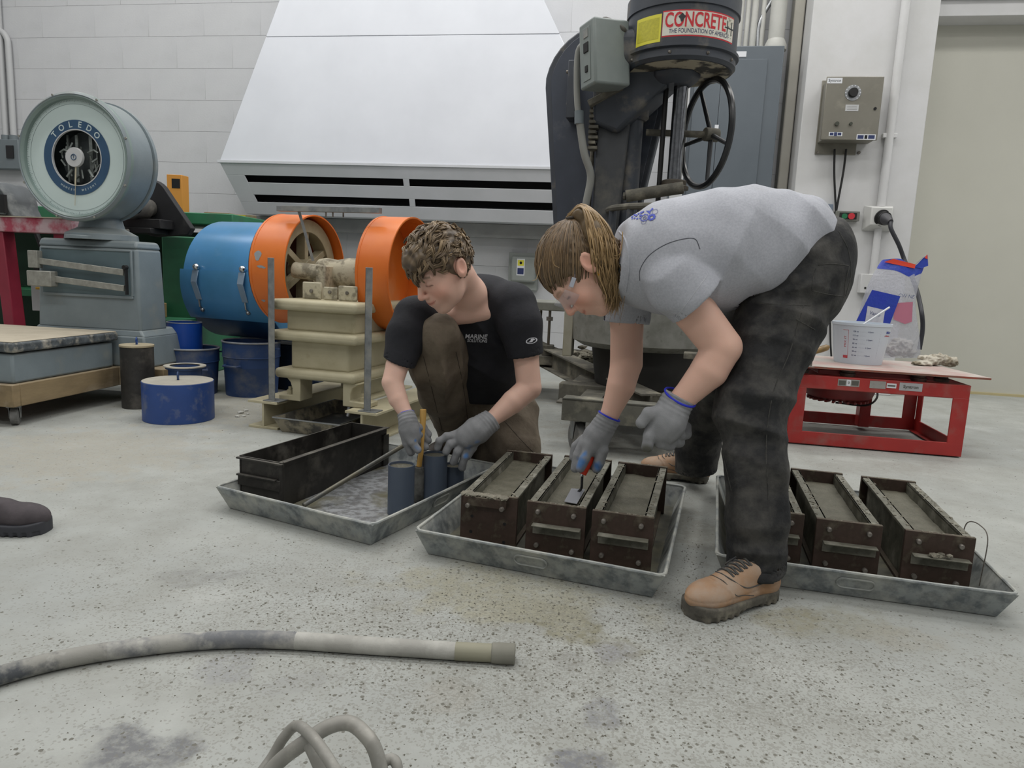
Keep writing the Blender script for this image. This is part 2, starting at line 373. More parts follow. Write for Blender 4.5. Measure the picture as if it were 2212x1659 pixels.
# louvre face slopes back below the edge
zb = hf.y(860, 472, .17).z; xb0 = hf.y(533, 468, .17).x; xb1 = hx1 - (xb0 - hx0)
def lf(x, t, d=0):   # point on the louvre slope: t = 0 at the edge, 1 at the bottom
    n_ = V((0, -(hz - zb), -.17)).normalized()
    return V((hx0 + (xb0 - hx0) * t + x * ((hx1 - hx0) + ((xb1 - xb0) - (hx1 - hx0)) * t), .17 * t, hz - .022 - (hz - .022 - zb) * t)) - n_ * d
def lslab(x0, x1, t0, t1, name, m, d=.012, par=hood):
    G().hexa([lf(x0, t0), lf(x1, t0), lf(x1, t1), lf(x0, t1)], [lf(x0, t0, d), lf(x1, t0, d), lf(x1, t1, d), lf(x0, t1, d)]).build(name, m, par, bevel=.002)
lslab(.0, 1, 0, .23, 'slat', m_hood2); lslab(.05, .98, .37, .61, 'slat', m_hood2); lslab(0, 1, .76, 1, 'slat', m_hood2)
lslab(0, .05, .23, .76, 'end_stile', m_hood2); lslab(.98, 1, .23, .76, 'end_stile', m_hood2)
lslab(.475, .49, .23, .37, 'mullion', m_hood2); lslab(.485, .50, .61, .76, 'mullion', m_hood2)
G().hexa([lf(.03, .2, .10), lf(.99, .2, .10), lf(.99, .8, .10), lf(.03, .8, .10)], [lf(.03, .2, .12), lf(.99, .2, .12), lf(.99, .8, .12), lf(.03, .8, .12)]).build('inner_back', m_dark, hood)
G().hexa([(xb0, .17, zb), (xb1, .17, zb), (xb1, HD, zb - .0), (xb0, HD, zb - .0)], [(xb0, .17, zb + .012), (xb1, .17, zb + .012), (xb1, HD, zb + .012), (xb0, HD, zb + .012)]).build('soffit', m_hood2, hood)
for s_, xa, xb in ((0, hx0, xb0), (1, hx1, xb1)):
    G().prism([(0, 0), (0.0, 0)], 0) if 0 else None
    G().add([(xa, 0, hz - .02), (xa, HD, hz - .02), (xb, HD, zb), (xb, .17, zb), (xa + .01, 0, hz - .02), (xa + .01, HD, hz - .02), (xb + .01, HD, zb), (xb + .01, .17, zb)], [(0, 1, 2, 3), (7, 6, 5, 4), (0, 3, 7, 4), (1, 5, 6, 2), (3, 2, 6, 7), (0, 4, 5, 1)]).build('side_panel', m_hood2, hood)
p0, p1 = hf.y(560, 500, HD * .9), hf.y(930, 520, HD * .9)
o = G().box(p0.x, hx1 - .25, HD - .16, HD, zb - .12, zb - .002).build('soffit_band', mat('wall_band', '9d9e9d', '929392', rough=.6), hood, bevel=.004)  # grey box for the darker band below the soffit
# ---------------------------------------------------------------- galvanised trays on the floor
def tray(label, A, B, C, D, flare=.03, h=.078, handles=True, seed=0):
    """A,B front corners, C,D back corners of the bottom, in world metres"""
    A, B, C, D = [V((q[0], q[1], 0)) for q in (A, B, C, D)]
    t = thing('drip_tray', label, 'tray', ((A + B + C + D) / 4), math.atan2(B.y - A.y, B.x - A.x), 'galvanised drip trays')
    cen = (A + B + C + D) / 4; bot = [A, B, C, D]
    def off(k, d, z):
        p_, q_, r_ = bot[k - 1], bot[k], bot[(k + 1) % 4]
        e1 = (q_ - p_).normalized(); e2 = (r_ - q_).normalized()
        n1 = V((e1.y, -e1.x, 0)); n2 = V((e2.y, -e2.x, 0)); return q_ + (n1 + n2) * d / (1 + n1.dot(n2)) + V((0, 0, z))
    lo = [off(k, 0, .006) for k in range(4)]; hi = [off(k, flare, h) for k in range(4)]
    g = G(); th = .0035
    lo_o = [off(k, .001, .002) for k in range(4)]; hi_o = [off(k, flare + .001, h) for k in range(4)]
    lo_i = [off(k, -th, .006) for k in range(4)]; hi_i = [off(k, flare - th, h) for k in range(4)]
    for k in range(4):
        j = (k + 1) % 4
        g.add([lo_o[k], lo_o[j], hi_o[j], hi_o[k], lo_i[k], lo_i[j], hi_i[j], hi_i[k]], [(0, 1, 2, 3), (7, 6, 5, 4), (3, 2, 6, 7), (1, 0, 4, 5)])
    g.build('side_walls', m_galv, t, world=True, smooth=0)
    G().add(lo_o + lo_i, [(3, 2, 1, 0), (4, 5, 6, 7)]).build('bottom', m_trayin if seed == 1 else m_galv_in, t, world=True, smooth=0)
    rim = []
    for k in range(4):
        a, b = hi[k], hi[(k + 1) % 4]
        for q in (0, .02, .25, .5, .75, .98):
            c = a.lerp(b, q); c = c + V((0, 0, .0025 * noise.noise(c * 4 + V((seed, 0, 0)))))
            if q == 0: c = c + (b - a).normalized() * .006 + (hi[k - 1] - a).normalized() * .006
            rim.append(c)
    G().tube(rim, .0052, 8, closed=True).build('rolled_rim', m_galv, t, world=True)
    if handles:
        for k in (0, 2):
            a, b = lo[k].lerp(lo[(k + 1) % 4], .49), hi[k].lerp(hi[(k + 1) % 4], .49)
            c = a.lerp(b, .55); u = (lo[(k + 1) % 4] - lo[k]).normalized(); w_ = (b - a).normalized(); n_ = u.cross(w_)
            pts = []
            for j in range(20):
                an = 2 * PI * j / 20; x = math.cos(an); y = math.sin(an)
                pts.append(c + u * (.030 * (1 if x > 0 else -1) + .017 * x) + w_ * .017 * y + n_ * .0035)
            G().tube(pts, .0026, 6, closed=True).build('pressed_handle', m_galv, t, world=True)
    return t, bot
m_trayin = mat('tray_scuffed_bottom', '989b9d', '6f7070', rough=.5, metal=.2, scale=38, detail=8, lo=.42, hi=.58, dust='6e6b58', dscale=4, dlo=.5, dhi=.62)
tray('scuffed galvanised tray with two plastic cylinders and one empty mould', (-.401, 2.022), (-.075, 2.69), (-.60, 2.975), (-.928, 2.288), seed=1)
tray('galvanised tray holding three filled moulds, right of the plastic cylinders', (-.222, 1.975), (.391, 1.754), (.615, 2.50), (.01, 2.74), seed=2)
tray('galvanised tray behind the tan boot with three filled moulds at far right', (.625, 1.895), (1.278, 1.732), (1.475, 2.48), (.84, 2.66), seed=3)

# ---------------------------------------------------------------- steel beam moulds
def handle_angle(g, x0, x1, y, z, d=.028):
    g.box(x0, x1, y - d, y, z, z + .004).box(x0, x1, y - .004, y, z - .028, z + .002)
def bolt(t, x, y, z, r=.0075, name='bolt', m=None, d=-1):
    G().lathe([(0, 1), (r * .75, .95), (r, .7), (r, 0), (0, 0)], (x, y, z), (x, y + d * .011, z), 10).build(name, m or m_steel2, t)
m_steel2 = mat('dull_bolt', '8a857e', '5c5751', rough=.5, metal=.5, scale=60)
def beam_mould(label, FL, FR, back, W=.172, L_=.575, Hh=.165, kind='plate', lay=None, fill=.036, seed=0):
    """FL, FR: front corners (world xy) of the top edge; length runs to the back"""
    FL, FR = V((*FL, 0)), V((*FR, 0)); yaw = math.atan2(back[1], back[0]) - PI / 2
    o = (FL + FR) / 2; o.z = .0075
    fr = Fr(o, yaw); t = fthing('steel_mould', label, 'mould', fr, 'filled steel moulds')
    r = random.Random(seed); tp = .014; hw = W / 2; iw = .076
    # end plates stand a little proud of the side channels
    G().box(-hw, hw, 0, tp, 0, Hh + .004).build('front_plate', m_rust, t, bevel=.0015)
    G().box(-hw, hw, L_ - tp, L_, 0, Hh + .004).build('rear_plate', m_rust, t, bevel=.0015)
    for s in (-1, 1):
        xs = sorted((s * (iw - .019), s * (iw - .013)))
        g = G(); g.box(xs[0], xs[1], tp, L_ - tp, .008, Hh)
        xf = sorted((s * (iw - .019), s * (iw + .007))); g.box(xf[0], xf[1], tp, L_ - tp, Hh - .008, Hh)
        g.build('side_channel', m_mtop, t, bevel=.0012)
    G().box(-iw, iw, tp, L_ - tp, 0, .008).build('base_plate', m_rust, t)
    # concrete surface, uneven
    nx, ny = 8, 26; g = G(); vs = []; x0, x1 = -iw + .0195, iw - .0195; y0, y1 = tp + .0005, L_ - tp - .0005
    for j in range(ny + 1):
        for i in range(nx + 1):
            x = x0 + (x1 - x0) * i / nx; y = y0 + (y1 - y0) * j / ny
            z = Hh - fill + .006 * noise.noise(V((x * 14 + seed, y * 9, seed))) + .002 * noise.noise(V((x * 60, y * 60, seed)))
            vs.append(V((x, y, min(z, Hh - .009))))
    fs = [(j * (nx + 1) + i, j * (nx + 1) + i + 1, (j + 1) * (nx + 1) + i + 1, (j + 1) * (nx + 1) + i) for j in range(ny) for i in range(nx)]
    g.add(vs, fs).build('concrete', m_wetc, t, smooth=60)
    if kind == 'plate':
        for x, z in ((-.052, .142), (.052, .142), (-.052, .042), (.052, .036)): bolt(t, x, 0, z)
        for x, z in ((-.052, .142), (.052, .142)): bolt(t, x, L_, z, d=1)
        g = G(); handle_angle(g, -.065, .075, 0, .104); g.build('handle_lip', m_mtop, t, bevel=.0015)
        g = G(); g.box(-.065, .075, L_, L_ + .022, .104, .108).box(-.065, .075, L_, L_ + .004, .076, .106); g.build('handle_lip', m_mtop, t, bevel=.0015)
    else:
        G().box(-hw + .012, hw - .03, -.018, 0, Hh - .03, Hh - .002).build('clamp_strip', m_rust, t, bevel=.0015)
        for x, z in ((-.058, .137), (.045, .137)): bolt(t, x, -.018, z)
        for x, z in ((-.05, .098), (.05, .086), (-.052, .05), (.05, .03)): G().cyl((x, -.0006, z), (x, .004, z), .005, n=10).build('bolt_hole', m_black, t)
    if kind == 'strip':     # slab of set concrete over the front edge
        g = G(); n_ = 14
        for i in range(n_): x = -hw + .012 + (W - .05) * i / (n_ - 1); g.blob((x, r.uniform(-.006, .006), Hh + .001), r.uniform(.010, .015), 1, (1, 1.5, .45), .5, i)
        g.build('set_concrete', m_drymud, t, kind='stuff')
    # spilt crust along the top edges
    g = G()
    for i in range(90):
        s = r.choice((-1, 1)); e = r.random()
        if e < .35: x, y = r.uniform(-hw + .01, hw - .01), r.choice((tp * .5, L_ - tp * .5)); z = Hh + .004
        else: x, y, z = s * (iw - .008 + r.uniform(-.009, .012)), r.uniform(.02, L_ - .02), Hh + .001
        k = r.uniform(.0012, .0032); g.blob((x, y, z), k, 1, (1.6, 1.6, .7), .5, i)
    g.build('spilt_crust', m_drymud, t, kind='stuff')
    return t, fr
m_mtop = mat('mould_channel_steel', '6a695c', '4a493f', rough=.6, metal=.1, scale=22, detail=8, bump=.0006, dust='87857a', dscale=16, dlo=.5, dhi=.68, dup=.25)
MD = (.166, .64)
mtB, frB = beam_mould('filled mould being smoothed with the orange trowel', (.058, 1.975), (.226, 1.922), (.255, .967), kind='plate', seed=3)
mtA, frA = beam_mould('filled mould with flat clamp strip, leftmost in its tray', (-.134, 2.035), (.030, 1.985), (.235, .972), kind='strip', fill=.03, L_=.55, seed=5)
mtC, frC = beam_mould('filled mould right of the one being smoothed, last in its tray', (.243, 1.917), (.405, 1.868), (.265, .964), kind='plate', seed=8)
beam_mould('filled mould half hidden behind the black trouser leg', (.688, 2.0), (.855, 1.955), (.24, .97), kind='plate', seed=11)
beam_mould('filled mould in the middle of the far right tray', (.879, 1.932), (1.045, 1.889), (.24, .97), kind='plate', seed=14)
beam_mould('filled mould with a concrete lump on its handle, rightmost of all', (1.095, 1.868), (1.262, 1.824), (.25, .968), kind='plate', seed=17)
# clod and wire on the rightmost mould
_f = Fr((V((1.095, 1.868, 0)) + V((1.262, 1.824, 0))) / 2 + V((0, 0, .0075)), math.atan2(.968, .25) - PI / 2)
t = fthing('concrete_clod', 'lump of concrete on the handle of the rightmost mould', 'concrete lump', _f)
g = G()
for i in range(7): g.blob((.0 + random.uniform(-.022, .022), -.013 + random.uniform(-.008, .006), .111 + random.uniform(0, .008)), random.uniform(.006, .011), 1, (1.3, 1, .7), .6, i)
g.build('lump', m_drymud, t)
t = fthing('wire_loop', 'thin wire loop standing behind the rightmost mould', 'wire', _f)
G().tube(spline([(.092, .14, 0.03), (.096, .13, .12), (.105, .13, .172), (.125, .10, .178), (.135, .06, .15), (.128, .05, .02)]), .0016, 6).build('wire', m_steel2, t)

# the empty welded mould in the left tray
o = (V((-.928, 2.352, 0)) + V((-.770, 2.276, 0))) / 2; fr = Fr(V((o.x + .012, o.y, .0075)), math.atan2(.65, .262) - PI / 2)
t = fthing('empty_mould', 'long empty black steel mould in the scuffed tray', 'mould', fr)
W, L_, Hh = .172, .655, .162; hw = W / 2
G().box(-hw, -hw + .005, 0, L_, 0, Hh).build('side_plate', m_oil, t, bevel=.001)
G().box(hw - .005, hw, 0, L_, 0, Hh).build('side_plate', m_oil, t, bevel=.001)
G().box(-hw + .005, hw - .005, .002, .007, 0, Hh - .002).build('end_plate', m_oil, t, bevel=.001)
G().box(-hw + .005, hw - .005, L_ - .007, L_ - .002, 0, Hh - .002).build('end_plate', m_oil, t, bevel=.001)
G().box(-hw + .005, hw - .005, .007, L_ - .007, 0, .004).build('base_plate', m_oil, t)
G().box(hw - .001, hw + .016, .004, L_ - .004, Hh - .004, Hh).box(hw, hw + .003, .004, L_ - .004, Hh - .022, Hh).build('top_flange', m_oil, t, bevel=.001)
G().box(-hw - .004, hw + .016, -.012, 0, Hh - .01, Hh - .004).build('end_flange', m_oil, t, bevel=.001)
G().box(-hw - .003, hw - .01, -.014, 0, .094, .101).box(-hw - .003, hw + .004, -.006, 0, .06, .098).build('handle_lip', m_oil, t, bevel=.002)
G().box(hw, hw + .012, -.004, .008, 0, Hh).build('corner_post', m_oil, t, bevel=.001)
G().box(hw, hw + .006, L_ - .03, L_ + .01, 0, Hh * .8).build('corner_post', m_oil, t, bevel=.001)

# ---------------------------------------------------------------- cylinders, rod, mallet, trowel
m_pvc = mat('grey_blue_pvc', '4c5665', '475160', rough=.45, scale=6, dust='5f676f', dscale=12, dlo=.55, dhi=.85)
def cylinder_mould(px0, px1, pyt, H_, label):
    q = F((px0 + px1) / 2, pyt, H_ + .008); r_ = (px1 - px0) / 2 / FPX * (q - CO).dot(_fw)
    t = thing('cylinder_mould', label, 'cylinder', (q.x, q.y, .008), 0, 'grey plastic cylinder moulds')
    G().lathe([(0, 0), (r_, 0), (r_, 1), (r_ - .003, 1), (r_ - .003, .97), (r_ - .003, .02), (0, .02)], (0, 0, 0), (0, 0, H_), 48).build('tube_wall', m_pvc, t)
    G().lathe([(0, .0), (r_ - .003, 0), (r_ - .003, 1), (r_ * .5, .94), (0, 1)], (0, 0, H_ * .1), (0, 0, H_ - .008), 32).build('concrete', m_wetc, t)
    return t, q, r_
c1, q1, r1 = cylinder_mould(839, 896, 1003, .168, 'grey plastic cylinder filled with concrete, nearest the tray corner')
c2, q2, r2 = cylinder_mould(913, 967, 980, .172, 'grey plastic cylinder beside the mallet handle, second from the tray corner')
c3, q3, r3 = cylinder_mould(957, 1003, 1004, .118, 'grey plastic cylinder shaded under the gloved hand')
# tamping rod leaning on the tray
a = F(655, 1092, .022); b = P(872, 962, 2.62)
t = thing('tamping_rod', 'straight grey steel rod lying across the scuffed tray', 'rod', a)
G().tube([a, a.lerp(b, .5), b], .0085, 14).build('shaft', mat('rod_steel', '5b5e61', '6f6a58', rough=.45, metal=.5, scale=8), t, world=True, bevel=.003)
# mallet
mq = P(906, 1040, 2.43)
a, b, c = P(914, 884, 2.43), P(912, 962, 2.42), P(905, 1008, 2.42)
t = thing('mallet', 'wooden-handled rubber mallet held upright between the grey cylinders', 'mallet', V((mq.x, mq.y, .01)))
m_wood = mat('pale_ash', 'c9a25c', 'b58b46', rough=.5, scale=30, stretch=(1, 1, .1), dust='a79f8a', dscale=20, dlo=.6, dhi=.8)
G().tube([a, a.lerp(b, .15), a.lerp(b, .5), b, b.lerp(c, .3), c], [.012, .0125, .0105, .006, .0095, .0105], 14, flat=.8).build('handle', m_wood, t, world=True, bevel=.002)
G().tube([c + V((0, 0, 0)), V((c.x, c.y, c.z - .012)), V((c.x, c.y, .05)), V((c.x, c.y, .012))], [.017, .02, .021, .02], 20).build('head', mat('mallet_rubber', '6b6b67', '262624', rough=.8, scale=16), t, world=True, bevel=.002)

# ---------------------------------------------------------------- concrete crumbs scattered over the floor
g = G(); r = random.Random(4)
def crumb(x, y, k):
    a = r.uniform(0, 6.28); pts = [V((x + math.cos(a + j * 2.09) * k * r.uniform(.6, 1.3), y + math.sin(a + j * 2.09) * k * r.uniform(.6, 1.3), 0)) for j in range(3)]
    top = V((x, y, k * r.uniform(.5, .9))); g.add(pts + [top], [(0, 1, 3), (1, 2, 3), (2, 0, 3)])
trays_x = [((-.401, 2.022), (-.075, 2.69), (-.60, 2.975), (-.928, 2.288)), ((-.222, 1.975), (.391, 1.754), (.615, 2.50), (.01, 2.74)), ((.625, 1.895), (1.278, 1.732), (1.475, 2.48), (.84, 2.66))]
def inside(x, y, q, m=.05):
    c = (sum(p_[0] for p_ in q) / 4, sum(p_[1] for p_ in q) / 4)
    for i in range(4):
        a, b = q[i], q[(i + 1) % 4]; n_ = (b[1] - a[1], a[0] - b[0]); l_ = math.hypot(*n_); d = ((x - a[0]) * n_[0] + (y - a[1]) * n_[1]) / l_
        if d > m: return False
    return True
for i in range(4200):
    u = r.random()
    if u < .45: x, y = r.gauss(-.0, .45), r.gauss(1.55, .17)
    elif u < .75: x, y = r.gauss(.35, .6), r.gauss(1.25, .2)
    elif u < .9: x, y = r.gauss(.52, .08), r.gauss(2.2, .3)
    else: x, y = r.uniform(-2.3, 2.4), r.uniform(1, 4)
    if y < .95 or any(inside(x, y, q) for q in trays_x): continue
    crumb(x, y, r.choice((.0013, .0018, .002, .0026, .0034)) )
g.build('concrete_crumbs', mat('crumb', '625f55', '77746a', rough=.9, scale=3), smooth=0, kind='stuff')
bpy.data.objects['concrete_crumbs']['label'] = 'scattered grey concrete crumbs on the floor in front of the trays'
bpy.data.objects['concrete_crumbs']['category'] = 'debris'
for i, (px, py, k) in enumerate(((520, 893, .014), (531, 888, .011), (527, 900, .009), (513, 901, .010), (536, 895, .007))):
    q = F(px, py); o = G().blob((0, 0, k * .45), k, 1, (1.4, 1, .6), .5, i).build('concrete_chip', mat('chip', 'c2c2bc', rough=.9), smooth=0)
    o.location = q; tag(o, ['pale concrete chip, highest of the little heap by the crusher skid', 'pale concrete chip right in the little heap by the crusher skid', 'small pale chip in front of the heap by the crusher skid', 'pale chip at the left of the heap by the crusher skid', 'smallest pale chip at the right end of the heap'][i], 'chip', 'pale chips on the floor')

# ---------------------------------------------------------------- hose, bent pipes, shoe in the foreground
HR = .0185
pts = [F(x, y, HR) for x, y in ((-60, 1480), (0, 1459), (100, 1432), (200, 1412), (300, 1398), (400, 1387), (520, 1381), (640, 1384), (760, 1392), (900, 1401), (1010, 1408), (1112, 1413))]
hose = thing('concrete_hose', 'thick dusty grey rubber hose lying across the foreground floor', 'hose', F(600, 1400))
sp_ = spline(pts, 6)
_h = lambda nm, a, b, lo_, hi_: mat(nm, a, b, rough=.85, scale=11, detail=9, lo=lo_, hi=hi_, bump=.0015, bscale=50, dust='a9a8a2', dscale=16, dlo=.55, dhi=.68)
n1, n2 = 20, 42
G().tube(sp_[:n1 + 1], HR, 20).build('hose_body', _h('hose_dark', '4d5054', '8f8e88', .44, .56), hose, world=True)
G().tube(sp_[n1:n2 + 1], HR, 20, cap=False).build('hose_body', _h('hose_mid', '6e7073', '9b9a94', .42, .58), hose, world=True)
G().tube(sp_[n2:-6], HR, 20).build('hose_body', _h('hose_pale', 'b0afa9', '9c9b95', .45, .6), hose, world=True)
G().tube([sp_[-9].lerp(sp_[-8], .5)] + sp_[-8:-3], HR + .0008, 20).build('tape_band', mat('pale_tape', '94917f', '8a8876', rough=.7, scale=9), hose, world=True)
G().tube(sp_[-4:] + [sp_[-1] + (sp_[-1] - sp_[-2]).normalized() * .001], [HR + .003, HR + .004, HR + .004, HR + .004, HR + .0005], 20).build('end_collar', mat('collar_rubber', '77766c', '85847a', rough=.8, scale=9), hose, world=True, bevel=.002)

m_pipe = mat('dusty_pipe', '9c9a93', '65635e', rough=.5, metal=.25, scale=14, lo=.42, hi=.6, detail=8, dust='aaa9a2', dscale=14, dlo=.45, dhi=.75)
pb = F(700, 1640)
stand = thing('bent_pipe_frame', 'bent steel pipe frame poking into the bottom of the picture', 'pipe frame', V((pb.x, pb.y, 0)))
def wz(x, y, z): return F(x, y, z)
G().tube(spline([wz(560, 1700, .03), wz(600, 1648, .06), wz(660, 1602, .10), wz(710, 1570, .12), wz(755, 1562, .125), wz(790, 1588, .12), wz(812, 1625, .10), wz(830, 1700, .05)], 8), .0115, 16).build('pipe', m_pipe, stand, world=True)
G().tube(spline([wz(540, 1700, .02), wz(585, 1640, .045), wz(612, 1595, .075), wz(640, 1568, .10), wz(668, 1585, .125), wz(700, 1625, .13), wz(740, 1690, .11)], 8), .0085, 14).build('pipe', m_pipe, stand, world=True)
G().tube(spline([wz(668, 1596, .105), wz(685, 1630, .09), wz(715, 1700, .05)], 8), .013, 14, flat=.55).build('flat_bar', m_pipe, stand, world=True)
G().tube(spline([wz(810, 1700, .05), wz(825, 1652, .075), wz(845, 1640, .08), wz(858, 1655, .075), wz(855, 1700, .05)], 8), .0085, 12).build('end_hook', m_pipe, stand, world=True)
# ---------------------------------------------------------------- dial platform scale on its wooden dolly
SF = Fr(F(32, 925), R(-8))
m_scale = mat('scale_hammertone', '7b868b', '717c81', rough=.42, scale=5, bump=.0004, bscale=120, dust='8d8f88', dscale=5, dlo=.58, dhi=.85, dup=.35)
m_sgreen = mat('scale_rim', '7a8a86', '70807c', rough=.35, scale=5)
m_plat = mat('platform_edge', '30363a', '5e6468', rough=.6, scale=18, detail=8, dust='a8a396', dscale=16, dlo=.5, dhi=.7)
m_dusttop = mat('dusty_top', 'b3aa98', 'a59c8b', rough=.9, scale=5, bump=.0006, bscale=80, dust='938d80', dscale=30, dlo=.6, dhi=.8)
m_timber = mat('old_timber', '8d7b5c', '6f5f47', rough=.8, scale=10, detail=9, stretch=(1, .25, 1), bump=.0012, dust='a39782', dscale=9, dlo=.5, dhi=.75, dup=.4)
dl = fthing('wooden_dolly', 'dusty wooden dolly on castors under the dial scale', 'dolly', SF)
G().box(-.92, 0, 0, .045, .097, .203).build('rail', m_timber, dl, bevel=.004)
G().box(-.045, 0, .045, .72, .097, .203).build('rail', m_timber, dl, bevel=.004)
G().box(-.92, -.875, .045, .72, .097, .203).build('rail', m_timber, dl, bevel=.004)
G().box(-.62, .27, .725, .98, .097, .203).build('rear_plank', m_timber, dl, bevel=.004)
G().box(-.875, -.045, .045, .72, .18, .203).build('deck', m_timber, dl, bevel=.002)
m_castor = mat('castor_wheel', '6a6a68', '4f4f4e', rough=.6, scale=20, dust='94918a', dscale=20)
def castor(par, x, y, yaw=.4, top=.097, r_=.038, hw_=.014):
    c, s = math.cos(yaw), math.sin(yaw)
    M = Matrix.Translation((x, y, 0)) @ Matrix.Rotation(yaw, 4, 'Z')
    G().lathe([(0, 0), (r_ * .8, 0), (r_, .1), (r_, .9), (r_ * .8, 1), (0, 1)], M @ V((-hw_, 0, r_)), M @ V((hw_, 0, r_)), 24).build('castor_wheel', m_castor, par)
    g = G()
    for sx in (-1, 1): g.hexa([M @ V((sx * (hw_ + .004) - .0015, -.012, r_ - .012)), M @ V((sx * (hw_ + .004) + .0015, -.012, r_ - .012)), M @ V((sx * (hw_ + .004) + .0015, .012, r_ - .012)), M @ V((sx * (hw_ + .004) - .0015, .012, r_ - .012))],
                              [M @ V((sx * (hw_ + .004) - .0015, -.03, top - .006)), M @ V((sx * (hw_ + .004) + .0015, -.03, top - .006)), M @ V((sx * (hw_ + .004) + .0015, .03, top - .006)), M @ V((sx * (hw_ + .004) - .0015, .03, top - .006))])
    g.box(-.03, .03, -.035, .035, top - .008, top, M).build('castor_fork', m_zinc, par, bevel=.001)
castor(dl, -.055, .065, .6, r_=.045, hw_=.018); castor(dl, -.86, .06, .2); castor(dl, .18, .86, .1); castor(dl, -.55, .9, -.3)
sc_ = fthing('dial_scale', 'grey platform scale with a large round dial, at far left', 'scale', SF)
G().box(-.86, -.02, .03, .71, .2035, .345).build('platform_base', m_scale, sc_, bevel=.012)
G().box(-.87, .0, .015, .73, .352, .40).build('platform', m_plat, sc_, bevel=.012, seg=3)
G().box(-.862, -.008, .023, .722, .400, .404).build('platform_top', m_dusttop, sc_, bevel=.002)
G().box(-.80, -.07, .08, .66, .345, .352).build('platform_gap', m_black, sc_)
# pedestal: tapering cast cabinet with a flared foot
def taper(x0, x1, y0, y1, z0, z1, dx, dy): return ([(x0, y0, z0), (x1, y0, z0), (x1, y1, z0), (x0, y1, z0)], [(x0 + dx, y0 + dy, z1), (x1 - dx, y0 + dy, z1), (x1 - dx, y1 - dy, z1), (x0 + dx, y1 - dy, z1)])
PB = .75
G().hexa(*taper(-.52, .125, PB, PB + .24, .40, .865, .018, .012)).build('cabinet', m_scale, sc_, bevel=.016, seg=3)
G().hexa(*taper(-.505, .11, PB + .008, PB + .23, .862, .905, .012, .012)).build('cabinet_cap', m_scale, sc_, bevel=.014, seg=3)
G().hexa(*taper(-.585, .175, PB - .02, PB + .32, .2035, .38, .03, .012)).hexa(*taper(-.555, .150, PB - .008, PB + .31, .37, .415, .03, .01)).build('flared_foot', m_scale, sc_, bevel=.012, seg=3)
# recessed panel frame
g = G()
yf = PB + .006
g.box(-.47, .085, yf - .012, yf + .002, .845, .855).box(.075, .087, yf - .012, yf + .002, .60, .85).box(-.47, .085, yf - .014, yf + .002, .585, .60)
g.build('panel_frame', m_scale, sc_, bevel=.003)
G().box(-.475, .075, PB + .0, PB + .004, .60, .845).build('panel_recess', mat('panel_grey', '5c6e74', '55666b', rough=.45, scale=5), sc_)
m_beam = mat('beam_alloy', '9c9c95', '86867f', rough=.5, metal=.3, scale=30)
for za, zb2 in ((.775, .732), (.685, .645)):
    G().bar((-.46, PB - .05, za), (.058, PB - .035, zb2), .014, .034).build('weigh_beam', m_beam, sc_, bevel=.002)
G().box(-.50, -.44, PB - .07, PB - .03, .735, .83).build('beam_bracket', m_beam, sc_, bevel=.003)
G().box(-.50, -.35, PB - .085, PB - .03, .635, .72).build('poise_weight', m_beam, sc_, bevel=.005)
G().box(.066, .073, PB - .04, PB - .02, .61, .77).cyl((.066, PB - .045, .76), (.066, PB - .02, .76), .012).build('beam_stop', m_black, sc_)
# dial head
DC = V((-.20, .70, 1.338)); DRr = .338
neck = G().lathe([(0, 0), (.19, 0), (.185, .25), (.12, .5), (.10, 1), (0, 1)], (-.20, PB + .14, .905), (-.20, PB + .14, 1.04), 36); neck.build('neck', m_scale, sc_, bevel=.003)
G().lathe([(0, .0), (.11, 0), (.11, 1), (0, 1)], (-.21, PB + .04, .905), (-.21, PB + .04, .925), 32).build('level_ring', m_scale, sc_, bevel=.003)
y0 = DC.y
G().lathe([(DRr - .03, .0), (DRr - .012, -.012), (DRr, 0), (DRr, .03), (DRr - .014, .032), (DRr - .012, .20), (DRr - .02, .21), (DRr - .004, .212), (DRr - .004, .235), (DRr - .06, .255), (0, .26)], DC, DC + V((0, 1, 0)), 72, unit=False).build('dial_housing', m_scale, sc_)
G().lathe([(DRr - .034, .03), (DRr - .034, .0), (DRr - .022, -.010), (DRr - .004, -.004), (DRr + .002, .004), (DRr + .002, .02)], DC, DC + V((0, 1, 0)), 72, unit=False).build('bezel', m_sgreen, sc_)
m_face = mat('dial_face', 'c0cfcd', 'bccbc9', rough=.5, scale=4)
G().lathe([(.148, .022), (DRr - .03, .022)], DC, DC + V((0, 1, 0)), 72, unit=False).build('dial_face', m_face, sc_)
m_navy = mat('dial_navy', '33506e', '2d4a66', rough=.35)
G().lathe([(.149, .0195), (.198, .0195)], DC, DC + V((0, 1, 0)), 72, unit=False).build('name_ring', m_navy, sc_)
G().lathe([(.145, .018), (.150, .018), (.150, .03), (.145, .03)], DC, DC + V((0, 1, 0)), 72, unit=False).build('window_ring', m_ltgrey, sc_)
G().lathe([(0, .10), (.15, .10)], DC, DC + V((0, 1, 0)), 48, unit=False).build('mechanism_back', mat('mechanism_dark', '4a5052', '383d3f', rough=.7, scale=14), sc_)
g = G(); r = random.Random(2)
for x, w_ in ((-.03, .016), (.055, .02), (-.085, .01), (.09, .008)): g.box(DC.x + x - w_ / 2, DC.x + x + w_ / 2, y0 + .06, y0 + .07, DC.z - .125, DC.z + .125)
for i in range(16):
    a = r.uniform(0, 6.28); d = r.uniform(.06, .12); c = DC + V((math.cos(a) * d, .05, math.sin(a) * d)); g.bar(c, c + V((r.uniform(-.05, .05), .01, r.uniform(-.05, .05))), .006, .008)
